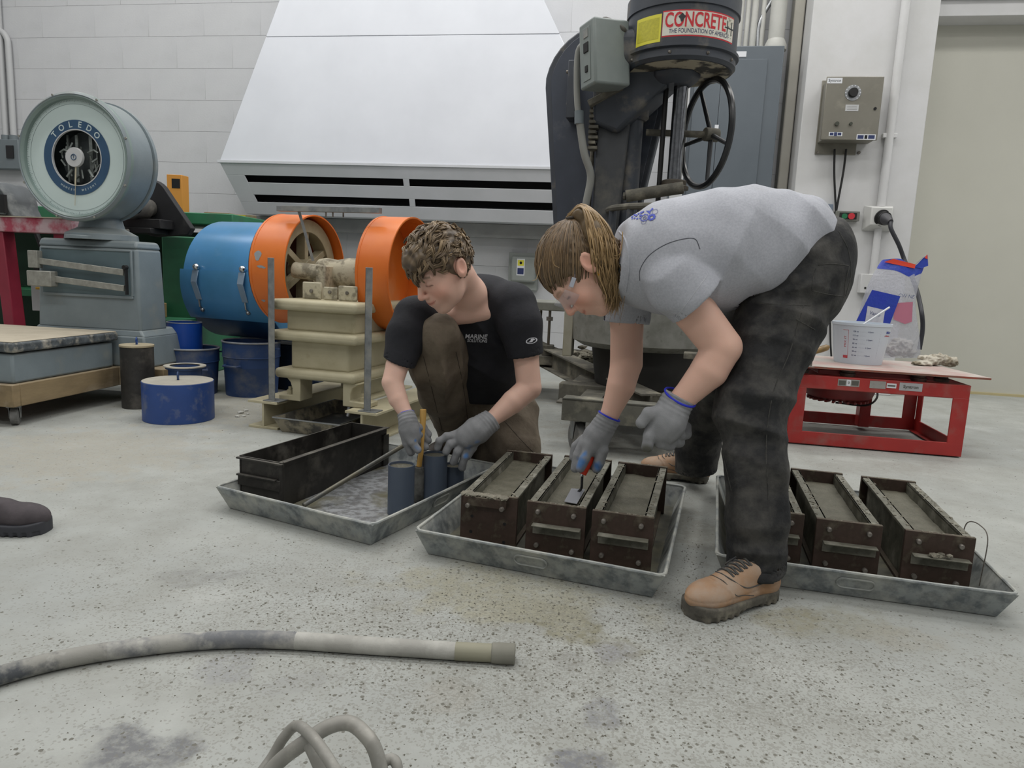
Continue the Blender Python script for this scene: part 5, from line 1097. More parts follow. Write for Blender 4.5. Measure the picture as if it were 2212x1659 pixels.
pl = [(q.x + .03, -.20, q.z - .04)] + [tuple(kf.y(x, y, -.22)) for x, y in ((1925, 495), (1942, 530), (1955, 565))] + [tuple(kf.y(x, y, -.4)) for x, y in ((1978, 620),)] + [tuple(kf.y(x, y, -.62)) for x, y in ((1990, 670), (1993, 710), (1986, 755))]
G().tube(spline([V(q_) + V((0, .2, 0)) for q_ in pl], 6), .015, 10).build('cord', mat('cord_black', '2a2b31', rough=.5), t)
t = fthing('pillar_conduit', 'white painted conduit running down the pillar past the receptacle', 'conduit', kf)
pts = [kf.y(x, y, -.035) for x, y in ((1892, 620), (1899, 487))]; ct_ = kf.y(1960, 0, -.035); c2_ = kf.y(1903, 447, -.035); c3_ = kf.y(1935, 290, -.035)
G().cyl((c2_.x, -.035, c2_.z), (c2_.x, -.035, CEIL - .01), .030, n=18).build('pipe', m_pillar, t); G().cyl((c2_.x, -.035, .1), (c2_.x, -.035, pts[1].z), .026, n=18).build('pipe', m_pillar, t)
q = kf.y(1918, 292, -.035); G().box(c2_.x - .05, c2_.x + .05, -.05, -.001, q.z - .02, q.z + .012).build('strap', m_pillar, t, bevel=.003)
t = fthing('lower_outlet', 'white outlet box low on the pillar, just right of the black trousers', 'socket', kf)
a_, b_ = kf.y(1861, 591, -.07), kf.y(1884, 634, -.07); G().box(a_.x, b_.x + .09, -.07, -.001, b_.z, a_.z).build('box', m_pillar, t, bevel=.006)
q = kf.y(1869, 622, -.071); G().cyl((q.x, -.07, q.z), (q.x, -.074, q.z), .008, n=8).build('screw', m_dark, t)
t = fthing('floor_cord', 'thin black cord hanging down the wall beside the bucket', 'cord', kf)
G().tube(spline([kf.y(1793, 690, -.01), kf.y(1794, 740, -.02), kf.y(1796, 790, -.05), kf.y(1790, 850, -.1)], 5), .007, 8).build('cord', m_black, t)

# ---------------------------------------------------------------- red vibrating table
RF = Fr(F(1697, 958), R(-10.9))
m_redp = mat('red_paint', 'a82e2a', '982826', rough=.4, scale=5, bump=.0003, dust='8f5c54', dscale=9, dlo=.5, dhi=.78, dup=.05)
vt = fthing('vibrating_table', 'dusty red steel vibrating table with a loose top plate', 'table', RF)
TW, TD, TZ = .845, .66, .372
G().box(0, TW, 0, .010, .302, TZ).build('front_rail', m_redp, vt, bevel=.006); G().box(0, TW, 0, .055, TZ - .008, TZ).build('rail_flange', m_redp, vt, bevel=.003)
G().box(0, TW, 0, .010, 0.006, .075).box(0, TW, 0, .05, .006, .012).build('bottom_rail', m_redp, vt, bevel=.004)
for x in (0, TW - .075): G().box(x, x + .075, 0, .010, .07, .306).build('front_leg', m_redp, vt, bevel=.003)
for x in (0, TW - .010): G().box(x, x + .010, .01, TD, .302, TZ).build('side_rail', m_redp, vt, bevel=.003)
for x in (0, TW - .010): G().box(x, x + .010, .01, TD, .006, .075).box(x - (.03 if x else 0), x + .010 + (0 if x else .03), .01, TD, .006, .012).build('side_bottom_rail', m_redp, vt, bevel=.003)
for x in (0, TW - .010): G().box(x, x + .010, .01, .06, .07, .306).build('side_leg', m_redp, vt, bevel=.003); G().box(x, x + .010, TD - .07, TD, .07, .306).build('side_leg', m_redp, vt, bevel=.003)
G().box(0, TW, TD, TD + .010, .302, TZ).build('rear_rail', m_redp, vt, bevel=.003); G().box(0, TW, TD, TD + .010, .006, .075).build('rear_bottom_rail', m_redp, vt, bevel=.003)
for x in (0.01, TW - .08): G().box(x, x + .07, TD, TD + .010, .07, .306).build('rear_leg', m_redp, vt, bevel=.003)
G().box(.5, .56, TD - .1, TD - .02, .02, .306).build('centre_leg', m_redp, vt, bevel=.003)
m_rdark = mat('dark_red_paint', '7d2423', '6b1e1e', rough=.5, scale=5)
G().lathe([(0, 0), (.13, 0), (.175, .12), (.185, .3), (.185, .62), (.165, .66), (.165, 1), (0, 1)], (.31, .33, .215), (.31, .33, .372), 48).build('vibrator_motor', m_rdark, vt)
g = G()
for k in range(26): an = 2 * PI * k / 26; g.bar((.31 + .10 * math.cos(an), .33 + .10 * math.sin(an), .212), (.31 + .16 * math.cos(an), .33 + .16 * math.sin(an), .212), .012, .012)
g.build('motor_fins', m_rdark, vt, kind='stuff')
G().box(.14, .70, .08, .55, TZ + .001, TZ + .028).build('spring_plate', m_rdark, vt, bevel=.006)
for x, y in ((.06, .10), (.28, .06), (.62, .06), (.74, .1), (.74, .55), (.06, .55)): G().lathe([(.035, 0), (.04, .5), (.030, .6), (.035, 1), (0, 1), (0, 0), (.035, 0)], (x, y, TZ), (x, y, TZ + .034), 20).build('rubber_mount', mat('dark_mount', '3b3431', '57463d', rough=.8, scale=20), vt)
# the loose plate on top
m_ptop = mat('pink_dusty_plate', 'ab928c', 'aaa59e', rough=.85, scale=3.2, detail=7, lo=.42, hi=.6, dust='b3aea6', dscale=5, dlo=.48, dhi=.66, bump=.0004, bscale=80)
PZ = TZ + .036
tp1 = RF.y(2137, 812, -.03); 
pl_ = fthing('top_plate', 'pinkish dust-covered steel plate resting on the red table', 'plate', Fr(RF.o, RF.yaw))
G().hexa([(-.05, .0, PZ), (.92, -.02, PZ), (.83, .60, PZ), (-.02, .64, PZ)], [(-.05, .0, PZ + .012), (.92, -.02, PZ + .012), (.83, .60, PZ + .012), (-.02, .64, PZ + .012)]).build('plate', m_ptop, pl_, bevel=.002)
G().hexa([(-.0502, -.0005, PZ + .001), (.9202, -.0205, PZ + .001), (.9202, -.0200, PZ + .001), (-.0502, -.0001, PZ + .001)], [(-.0502, -.0005, PZ + .010), (.9202, -.0205, PZ + .010), (.9202, -.0200, PZ + .010), (-.0502, -.0001, PZ + .010)]).build('painted_edge', mat('orange_red_edge', 'a3402c', '7a5a4c', rough=.5, scale=9), pl_)
# labels on the front rail
def rl(px0, px1, py0, py1, nm, m, y=-.0012):
    a_ = RF.y(px0, (py0 + py1) / 2, y); b_ = RF.y(px1, (py0 + py1) / 2, y); t_ = RF.y((px0 + px1) / 2, py0, y).z; u_ = RF.y((px0 + px1) / 2, py1, y).z
    zc_ = (t_ + u_) / 2; zc_ = min(max(zc_, .33), .345); G().box(a_.x, b_.x, y, y + .001, zc_ - (t_ - u_) / 2, zc_ + (t_ - u_) / 2).build(nm, m, vt); return (a_.x + b_.x) / 2, zc_, b_.x - a_.x
m_lab = mat('metal_label', 'a5a39f', '979590', rough=.5, metal=.3, scale=30); m_labd = mat('label_dark', '56554f', rough=.6)
rl(1810, 1857, 819, 834, 'danger_plate', m_lab); rl(1812, 1827, 822, 832, 'danger_text', m_labd, -.002); rl(1840, 1855, 822, 832, 'danger_text', m_labd, -.002)
x_, z_, _w = rl(1829, 1838, 820, 833, 'danger_symbol', m_white, -.002); text('0', .018, XZ(x_, -.0026, z_), 'symbol', m_labd, vt, bold=True)
rl(1879, 1914, 821, 837, 'rating_plate', m_lab); rl(1916, 1937, 824, 834, 'serial_plate', m_white); rl(1918, 1935, 827, 830, 'serial_text', m_labd, -.002)
x_, z_, w_ = rl(1943, 1993, 826, 843, 'maker_plate', mat('maker_alloy', 'b0b0b2', rough=.4, metal=.3)); text('Syntron', .022, XZ(x_, -.0026, z_), 'maker_lettering', m_labd, vt, wid=w_ * .66, bold=True)
# cables under the table
t = thing('table_cable', 'black cable looping under the red table to the motor', 'cable', RF.w(.2, .4, 0)); 
G().tube(spline([(-.5, .35, .12), (-.25, .25, .16), (-.05, .15, .26)]), .006, 8).tube(spline([(.36, .2, .30), (.44, .15, .22), (.34, .05, .16), (.2, .15, .15)]), .006, 8).build('cable', m_black, t)

# ---------------------------------------------------------------- things on the red table
TOP = PZ + .0125
def ontable(px, py, nm, lab, cat, yaw=0): q = F(px, py, TOP); return thing(nm, lab, cat, (q.x, q.y, TOP), yaw), q
m_bkt = mat('milky_plastic', 'cdd5de', 'c9d1da', rough=.35, scale=3); m_bkt.node_tree.nodes['Principled BSDF'].inputs['Subsurface Weight'].default_value = .25; m_bkt.node_tree.nodes['Principled BSDF'].inputs['Subsurface Radius'].default_value = (.02, .02, .02)
bk, q = ontable(1852, 783, 'measuring_bucket', 'translucent white measuring bucket on the red table', 'bucket', R(-18))
rb_, rt2 = .121, .148; bh = .222
G().lathe([(0, .0), (rb_, 0), (rt2, bh * .93), (rt2 + .004, bh * .94), (rt2 + .004, bh), (rt2 - .004, bh), (rt2 - .006, bh * .92), (rb_ - .004, .006), (0, .006)], (0, 0, 0), (0, 0, 1), 64, unit=False).build('shell', m_bkt, bk)
def bw_(a, z, dx=0): r__ = rb_ + (rt2 - rb_) * z / (bh * .93) + .0008; return V((math.cos(R(a) + dx / r__) * r__, math.sin(R(a) + dx / r__) * r__, z))
def btext(s, size, a, z, m, nm, wid=None, slope=0.0, bold=False, rot=False):
    vs, fs = text_geo(s, size, bold); k = 1
    if wid: x0 = min(q_.x for q_ in vs); x1 = max(q_.x for q_ in vs); k = wid / (x1 - x0)
    vs = [V((q_.x * k, q_.y, 0)) for q_ in vs]
    if rot: vs = [V((-q_.y, q_.x, 0)) for q_ in vs]
    me = bpy.data.meshes.new(nm); me.from_pydata([tuple(bw_(a, z + q_.y, q_.x)) for q_ in vs], [], fs); finish(me, nm, m, bk, smooth=0)
m_ink = mat('blue_grey_ink', '5c6484', rough=.6); m_redi = mat('red_ink', 'c04a52', rough=.6); m_bluei = mat('blue_ink', '33459a', rough=.6)
for i, (l_, r__) in enumerate((('128 oz', '4 Quart'), ('112 oz', ''), ('96 oz', '3 Quart'), ('80 oz', ''), ('64 oz', '2 Quart'), ('48 oz', ''), ('32 oz', '1 Quart'))):
    z = .178 - i * .0215; btext(l_, .0105, 252, z, m_ink, 'scale_print', bold=True); btext('- - - - - - - -', .009, 266, z, m_ink, 'scale_dashes', wid=.03)
    if r__: btext(r__, .0095, 281, z, m_ink, 'scale_print', bold=True)
btext('Mixing', .020, 330, .178, m_bluei, 'brand_print', bold=True); btext('& Measure', .013, 328, .160, m_redi, 'brand_print', bold=True)
for dx in (-.005, .004): btext('. .. ... .. . ... . .. ... . .. .', .009, 303, .110, m_ink, 'side_print', wid=.14, rot=True)
g = G()
def strip(g, a0_, a1_, z0_, z1_, k=6):
    vs = []; 
    for i in range(k + 1): a_ = a0_ + (a1_ - a0_) * i / k; vs += [bw_(a_, z0_), bw_(a_, z1_)]
    g.add(vs, [(2 * i, 2 * i + 2, 2 * i + 3, 2 * i + 1) for i in range(k)])
strip(g, 225, 238, .182, .1835); strip(g, 237.4, 238, .03, .182); strip(g, 226, 238, .03, .045); g.build('red_frame_print', m_redi, bk, smooth=0)
btext('MIX IT', .016, 231, .12, m_redi, 'red_print', rot=True, wid=.06)
st_, q = ontable(1852, 783, 'plastic_spatula', 'white plastic spatula handle sticking out of the bucket', 'spatula')
d0 = P(1863, 702, q.y - .10); tip = P(1921, 664, q.y - .08)
st_.location = bk.location + V((0, 0, .01)); 
G().tube([V((-.06, .02, .012)) + st_.location, d0, tip], [.007, .008, .009], 10, flat=.6).build('handle', m_white, st_, world=True, bevel=.001)
# crumpled clear bag with blue print
bg, q = ontable(1925, 772, 'product_bag', 'crumpled clear plastic bag with blue and red print behind the bucket', 'bag', 0)
bgY = q.y + .03
outline = [((1837, 770), (1988, 772), .07), ((1842, 735), (1987, 742), .075), ((1852, 690), (1984, 700), .07), ((1865, 640), (1975, 655), .06), ((1880, 600), (1985, 610), .045), ((1893, 580), (1992, 590), .03), ((1906, 561), (2003, 551), .012)]
nA = 22; vs = []; rr_r = random.Random(1)
for k_, ((xl, yl), (xr, yr), th) in enumerate(outline):
    L0, R0 = P(xl, yl, bgY), P(xr, yr, bgY)
    for j in range(nA):
        an = 2 * PI * j / nA; c_ = math.cos(an); u_ = (1 - c_) / 2; p_ = L0.lerp(R0, u_); p_ = p_ + V((0, math.sin(an) * th, 0))
        # pinched between the two corners at the top
        if k_ >= 4: dip = math.exp(-((u_ - .68) / .16) ** 2) * (.015, .03, .055)[k_ - 4] * 1.3; p_.z -= dip
        p_ += V((0, .010 * noise.noise(p_ * 22), .004 * noise.noise(p_ * 30)))
        vs.append(p_)
def band(k0, k1, j0, j1, nm, m, off=0.0, sub=1):
    g = G(); idx = {}; V_ = []; F_ = []
    def vid(k, j):
        if (k, j) not in idx:
            idx[(k, j)] = len(V_); p_ = vs[k * nA + j % nA]; c_ = (P(*outline[k][0], bgY) + P(*outline[k][1], bgY)) / 2; d_ = (p_ - c_); d_.z = 0; V_.append(p_ + (d_.normalized() * off if d_.length else d_))
        return idx[(k, j)]
    for k in range(k0, k1):
        for j in range(j0, j1): F_.append((vid(k, j), vid(k, j + 1), vid(k + 1, j + 1), vid(k + 1, j)))
    g.add(V_, F_); o_ = g.build(nm, m, bg, world=True, smooth=60); md = o_.modifiers.new('s', 'SUBSURF'); md.levels = 2; md.render_levels = 2
    tx = None; return o_
m_bag = bpy.data.materials.new('clear_film'); m_bag.use_nodes = True; _b = m_bag.node_tree.nodes['Principled BSDF']; _b.inputs['Base Color'].default_value = rgb('c9cbd6'); _b.inputs['Roughness'].default_value = .22; _b.inputs['Alpha'].default_value = .45
_n = m_bag.node_tree.nodes.new('ShaderNodeTexNoise'); _n.inputs['Scale'].default_value = 34; _n.inputs['Detail'].default_value = 5; _p = m_bag.node_tree.nodes.new('ShaderNodeBump'); _p.inputs['Distance'].default_value = .006; m_bag.node_tree.links.new(_n.outputs[0], _p.inputs['Height']); m_bag.node_tree.links.new(_p.outputs[0], _b.inputs['Normal'])
m_bblue = mat('bag_blue', '2741a0', '2439a8', rough=.3, scale=8, bump=.004, bscale=30); m_bred = mat('bag_red', 'd8452c', rough=.35); m_bwhite = mat('bag_white', 'c8cad2', 'b4b7c2', rough=.4, scale=30); m_bpink = mat('bag_pink', 'b56f84', rough=.5)
band(0, 6, 0, nA, 'film', m_bag)
J0, J1 = nA // 2 + 1, nA - 1      # the side facing the camera runs from right to left here
fr_j = [j for j in range(nA) if math.sin(2 * PI * j / nA) < -.01]

band(5, 6, fr_j[0], fr_j[-1] + 1, 'blue_top_band', m_bblue, .002)
def bq(px, py, d): return P(px, py, bgY - d)
G().add([bq(1846, 700, .080), bq(1920, 706, .080), bq(1945, 640, .078), bq(1884, 626, .076)], [(0, 1, 2, 3)]).build('blue_panel', m_bblue, bg, world=True, smooth=0)
G().add([bq(1868, 700, .082), bq(1906, 707, .082), bq(1912, 670, .080), bq(1874, 661, .080)], [(0, 1, 2, 3)]).build('white_label', m_bwhite, bg, world=True, smooth=0)
tm = (bq(1890, 678, .084)); text('Vario', .03, Matrix.Translation(bg.matrix_basis.inverted() @ tm) @ Matrix.Rotation(R(-6), 4, 'Z') @ Matrix.Rotation(PI / 2, 4, 'X') @ Matrix.Rotation(R(-12), 4, 'Z'), 'label_lettering', m_ink, bg)
G().add([bq(1910, 566, .022), bq(1930, 559, .022), bq(1978, 571, .022), bq(1976, 580, .024)], [(0, 1, 2, 3)]).build('red_top_band', m_bred, bg, world=True, smooth=0)
G().add([bq(1978, 577, .022), bq(2004, 551, .018), bq(2005, 574, .022), bq(1990, 580, .024)], [(0, 1, 2, 3)]).build('blue_corner', m_bblue, bg, world=True, smooth=0)
G().add([bq(1997, 557, .024), bq(2003, 549, .022), bq(2004, 560, .024)], [(0, 1, 2)]).build('red_corner', m_bred, bg, world=True, smooth=0)
G().add([bq(1932, 655, .07), bq(1972, 652, .06), bq(1970, 695, .065), bq(1955, 700, .07), bq(1930, 690, .075)], [(0, 1, 2, 3, 4)]).build('pink_print', m_bpink, bg, world=True, smooth=0)
text('CW NE', .03, Matrix.Translation(bg.matrix_basis.inverted() @ bq(1958, 640, .07)) @ Matrix.Rotation(PI / 2, 4, 'X') @ Matrix.Rotation(R(-4), 4, 'Z'), 'faded_lettering', m_ink, bg)
# rags
m_ragw = mat('white_rag', 'c9c6bf', 'b5b0a4', rough=.9, scale=12, bump=.003, bscale=50); m_ragd = mat('soiled_rag', 'bdb7a9', '7d7462', rough=.95, scale=16, lo=.45, hi=.62, bump=.003, bscale=50)
def rag(px, py, nm, lab, m, blobs, k=1.0):
    t_, q_ = ontable(px, py, nm, lab, 'cloth'); g = G()
    for i, (x, y, z, r__, sx_, sz_) in enumerate(blobs): g.blob((x * k, y * k, z * k), r__ * k, 3, (sx_, 1, sz_), .55, i * 3 + 1)
    o_ = g.build('cloth', m, t_); md = o_.modifiers.new('r', 'REMESH'); md.mode = 'VOXEL'; md.voxel_size = .0035; md.use_smooth_shade = True
    return t_
rag(2022, 790, 'soiled_rag', 'soiled white cloth crumpled on the right of the red table', m_ragd, [(-.09, -.02, .012, .035, 1.6, .4), (-.03, 0, .026, .036, 1.2, .8), (.03, .01, .034, .036, 1.1, .9), (.07, -.01, .024, .034, 1.1, .8), (.09, .0, .040, .022, 1, .7), (-.05, .03, .04, .028, 1.5, .5), (0, .03, .052, .018, 1.6, .6)])
rag(1945, 770, 'white_rag', 'bunched white cloth between the bucket and the bag', m_ragw, [(-.05, 0, .05, .055, 1, .9), (.02, .0, .06, .06, 1, 1), (.05, .0, .03, .05, 1, .7), (-.02, .0, .095, .045, 1.2, .7)], .9)
# wooden float handle at the table's left
t, q = ontable(1760, 792, 'brass_trowel', 'small pointing trowel with a worn wooden handle, left of the bucket', 'trowel')
hA, hB = P(1756, 761, q.y), P(1790, 749, q.y + .02)
G().tube([hA, hA.lerp(hB, .15), hA.lerp(hB, .6), hB.lerp(hA, .12), hB], [.011, .014, .017, .016, .009], 16).build('handle', mat('worn_handle', '8a6a35', '6d5a3c', rough=.35, scale=20), t, world=True)
G().tube([hA + V((.01, 0, 0)), hA + V((-.002, 0, -.006)), V((hA.x - .002, hA.y, TOP + .003))], .005, 8).build('tang', m_steel2, t, world=True)
G().hexa([V((hA.x - .10, hA.y - .03, TOP)), V((hA.x, hA.y - .045, TOP)), V((hA.x, hA.y + .045, TOP)), V((hA.x - .10, hA.y + .03, TOP))], [V((hA.x - .10, hA.y - .03, TOP + .002)), V((hA.x, hA.y - .045, TOP + .002)), V((hA.x, hA.y + .045, TOP + .002)), V((hA.x - .10, hA.y + .03, TOP + .002))]).build('blade', m_steel2, t, world=True)
# ---------------------------------------------------------------- slip-on shoe at the left edge
sp0 = F(-30, 1150); sf_ = Fr(V((F(40, 1150).x, F(40, 1150).y, 0)), R(10))
# ================================================================ people: smooth surfaces grown from joints
f32 = np.float32
def A(v): return np.array(v, dtype=f32)
def mesh_sdf(fn, lo, hi, h, B=8, marg=1.5):
    lo = np.array(lo, float); hi = np.array(hi, float); nb = np.ceil((hi - lo) / (h * B)).astype(int)
    ix = np.stack(np.meshgrid(*[np.arange(k) for k in nb], indexing='ij'), -1).reshape(-1, 3)
    d = fn((lo + (ix + .5) * h * B).astype(f32)); act = ix[np.abs(d) < h * B * .87 * marg]
    N = nb * B + 2; o = np.arange(B + 1); off = np.stack(np.meshgrid(o, o, o, indexing='ij'), -1)
    ids, pos, quads = [], [], []
    def gid(c): return (c[..., 0].astype(np.int64) * N[1] + c[..., 1]) * N[2] + c[..., 2]
    E = [((0, 0, 0), 0), ((0, 1, 0), 0), ((0, 0, 1), 0), ((0, 1, 1), 0), ((0, 0, 0), 1), ((1, 0, 0), 1), ((0, 0, 1), 1), ((1, 0, 1), 1), ((0, 0, 0), 2), ((1, 0, 0), 2), ((0, 1, 0), 2), ((1, 1, 0), 2)]
    for s in range(0, len(act), 400):
        b = act[s:s + 400] * B; g_ = b[:, None, None, None, :] + off[None]; p = (lo + g_ * h).astype(f32)
        v = fn(p.reshape(-1, 3)).reshape(p.shape[:-1]); I = v < 0
        c8 = [I[:, i:B + i, j:B + j, k:B + k] for i in (0, 1) for j in (0, 1) for k in (0, 1)]
        cnt = sum(x.astype(np.int8) for x in c8); m = (cnt > 0) & (cnt < 8); q = np.argwhere(m)
        if len(q) == 0: continue
        acc = np.zeros((len(q), 3)); n_ = np.zeros(len(q))
        for st, ax in E:
            a0 = q[:, 1:] + st; a1 = a0.copy(); a1[:, ax] += 1
            va = v[q[:, 0], a0[:, 0], a0[:, 1], a0[:, 2]]; vb = v[q[:, 0], a1[:, 0], a1[:, 1], a1[:, 2]]; x = (va < 0) != (vb < 0)
            t = np.where(x, va / np.where(x, va - vb, 1), 0); e = a0.astype(float); e[:, ax] += t; acc += e * x[:, None]; n_ += x
        cell = b[q[:, 0]]; ids.append(gid(cell + q[:, 1:])); pos.append(lo + (cell + acc / n_[:, None]) * h)
        for ax in range(3):
            sl = [slice(0, B)] * 3; s2 = list(sl); s2[ax] = slice(1, B + 1)
            ia, ib = I[(slice(None), *sl)], I[(slice(None), *s2)]; r_ = np.argwhere(ia != ib)
            if len(r_) == 0: continue
            c = b[r_[:, 0]] + r_[:, 1:]; u, w_ = [(1, 2), (2, 0), (0, 1)][ax]; eu = np.zeros(3, int); eu[u] = 1; ew = np.zeros(3, int); ew[w_] = 1
            qq = np.stack([gid(c - eu - ew), gid(c - ew), gid(c), gid(c - eu)], 1); fl = ia[tuple(r_.T)] 
            qq[~fl] = qq[~fl][:, ::-1]; quads.append(qq)
    ids = np.concatenate(ids); pos = np.concatenate(pos); quads = np.concatenate(quads)
    od = np.argsort(ids); ids = ids[od]; pos = pos[od]; k = np.searchsorted(ids, quads); k = np.clip(k, 0, len(ids) - 1)
    ok = (ids[k] == quads).all(1); return pos, k[ok]
def sdf_obj(name, fn, lo, hi, h, m, parent, colfn=None, relax=1, **kw):
    pos, q = mesh_sdf(fn, lo, hi, h, **kw.pop('mk', {}))
    for _ in range(relax):
        e = np.concatenate([q[:, [0, 1]], q[:, [1, 2]], q[:, [2, 3]], q[:, [3, 0]]]); sm = np.zeros_like(pos); ct = np.zeros(len(pos))
        for a, b in ((0, 1), (1, 0)):
            for c in range(3): sm[:, c] += np.bincount(e[:, a], pos[e[:, b], c], len(pos))
            ct += np.bincount(e[:, a], minlength=len(pos))
        pos = pos * .45 + .55 * sm / np.maximum(ct, 1)[:, None]
    inv = np.array(root_of(parent).matrix_basis.inverted()) if parent else np.eye(4); lp = pos @ inv[:3, :3].T + inv[:3, 3]
    me = bpy.data.meshes.new(name); me.vertices.add(len(lp)); me.vertices.foreach_set('co', lp.astype(f32).ravel())
    me.loops.add(q.size); me.loops.foreach_set('vertex_index', q.ravel().astype(np.int32)); me.polygons.add(len(q))
    me.polygons.foreach_set('loop_start', np.arange(0, q.size, 4, dtype=np.int32)); me.update(calc_edges=True); me.validate()
    if colfn:
        c = colfn(pos); at = me.color_attributes.new('Col', 'FLOAT_COLOR', 'POINT'); at.data.foreach_set('color', np.concatenate([c, np.ones((len(c), 1))], 1).astype(f32).ravel())
    me.polygons.foreach_set('use_smooth', [True] * len(me.polygons))
    o = finish(me, name, m, parent, smooth=0, **kw); me.polygons.foreach_set('use_smooth', [True] * len(me.polygons)); o['_w'] = 0; del o['_w']
    return o, pos, q
def nrm(v): v = np.array(v, float); return (v / np.linalg.norm(v)).astype(f32)
def rc(p, a, b, ra, rb):
    a = A(a); b = A(b); ba = b - a; pa = p - a; t = np.clip(pa @ ba / max(ba @ ba, 1e-9), 0, 1); return np.linalg.norm(pa - t[:, None] * ba, axis=1) - (ra + (rb - ra) * t)
def chain(p, js, k=.02):
    d = None
    for (a, ra), (b, rb) in zip(js, js[1:]): e = rc(p, a, b, ra, rb); d = e if d is None else smin(d, e, k)
    return d
def smin(a, b, k): h = np.maximum(k - np.abs(a - b), 0) / k; return np.minimum(a, b) - h * h * k * .25
def smax(a, b, k): return -smin(-a, -b, k)
def ell(p, c, s, Rm=None):
    q = p - A(c)
    if Rm is not None: q = q @ Rm
    s = A(s); k0 = np.linalg.norm(q / s, axis=1); k1 = np.linalg.norm(q / (s * s), axis=1); return k0 * (k0 - 1) / np.maximum(k1, 1e-9)
def half(p, c, n): return (p - A(c)) @ nrm(n)
def Jp(x, y, Y): return np.array(P(x, y, Y), dtype=f32)
def pr(r, Y): return r * Y / FPX * 1.03
def JR(x, y, Y, r): return (Jp(x, y, Y), pr(r, Y))
def wob(p, f, s=0.0): return np.sin(p[:, 0] * f + 1.7 * np.sin(p[:, 1] * f * .8 + s) + s) * np.sin(p[:, 2] * f * 1.1 + 1.3 * np.sin(p[:, 0] * f * .7 + s * 2)) 
def folds(p, d, f, amp, c=None, rad=None, wf=9, wa=.9, s=0.0):
    x = p @ nrm(d); w_ = amp * (np.abs(np.sin(x * f * .5 + wa * wob(p, wf, s))) * 2 - 1.2)
    if c is not None: w_ = w_ * np.exp(-np.sum((p - A(c)) ** 2, 1) / (rad * rad))
    return w_
# ---- a head in its own frame: x to its left side, y to the front, z up
def head_frame(c, fw, up, s):
    fw = nrm(fw); up = np.array(up, float); up = up - fw * (up @ fw); up = nrm(up); lf = np.cross(up, fw)
    return dict(c=A(c), M=np.stack([-lf, fw, up], 1).astype(f32), s=s)   # x = right side of the head; mirrored parts do not care
def hl(H, p): return ((p - H['c']) @ H['M']) / H['s']
def hw(H, q): return (np.array(q, dtype=f32) * H['s']) @ H['M'].T + H['c']
def head_sdf(q, smile=0.0, fem=0.0):
    q = q.copy(); q[:, 0] = np.abs(q[:, 0]); x = q
    d = ell(x, (0, -.012, .030), (.075, .097, .090))
    d = smin(d, ell(x, (0, .030, -.020), (.062, .066, .080)), .035)
    d = smin(d, ell(x, (0, .032, -.066), (.050, .056, .046)), .03)
    d = smin(d, ell(x, (0, .072, -.098), (.022, .020, .018)), .03)
    d = smin(d, ell(x, (.040, .066, -.030), (.024, .020, .026)), .025)           # cheeks
    d = smin(d, rc(x, (.0, .090, .030), (.042, .078, .028), .008, .008), .02)    # brow
    d = smax(d, -ell(x, (.031, .104, .008), (.017, .016, .012)), .018)           # sockets
    d = smin(d, ell(x, (.031, .078, .006), (.0155, .0140, .0125)), .005)         # lidded eyes
    d = smax(d, -rc(x, (.018, .0925, .000), (.044, .086, .001), .0011, .0009), .002)  # lash line
    d = smin(d, rc(x, (0, .094, .018), (0, .118, -.022), .0075, .0095), .012)    # nose
    d = smin(d, ell(x, (0, .1165, -.026), (.0115, .010, .0095)), .006)
    d = smin(d, ell(x, (.012, .106, -.029), (.0065, .009, .007)), .006)
    d = smax(d, -ell(x, (.0055, .1120, -.0375), (.0028, .004, .0022)), .002)
    d = smin(d, ell(x, (0, .088, -.056), (.026, .018, .020)), .02)               # mouth mound
    zz = x[:, 0] ** 2 * (14 * smile)
    y_ = x.copy(); y_[:, 2] -= zz
    d = smin(d, rc(y_, (0, .1015, -.0535), (.024, .090, -.056), .0042, .002), .005)
    d = smin(d, rc(y_, (0, .1000, -.0630), (.021, .090, -.060), .0055, .002), .005)
    d = smax(d, -rc(y_, (0, .1065, -.0580), (.030, .0900, -.0570), .0016, .0010), .003)
    # ear
    ce, se = .906, .423; xe = np.stack([x[:, 0], ce * (x[:, 1] + .014) + se * (x[:, 2] + .003), -se * (x[:, 1] + .014) + ce * (x[:, 2] + .003)], 1)
    e = ell(xe, (.083, 0, 0), (.0095, .0195, .032)); e = smax(e, -ell(xe, (.092, .002, .006), (.0075, .0120, .020)), .003)
    e = smin(e, rc(x, (.081, .001, -.012), (.080, -.002, .002), .004, .004), .004)
    d = smin(d, e, .008)
    return d
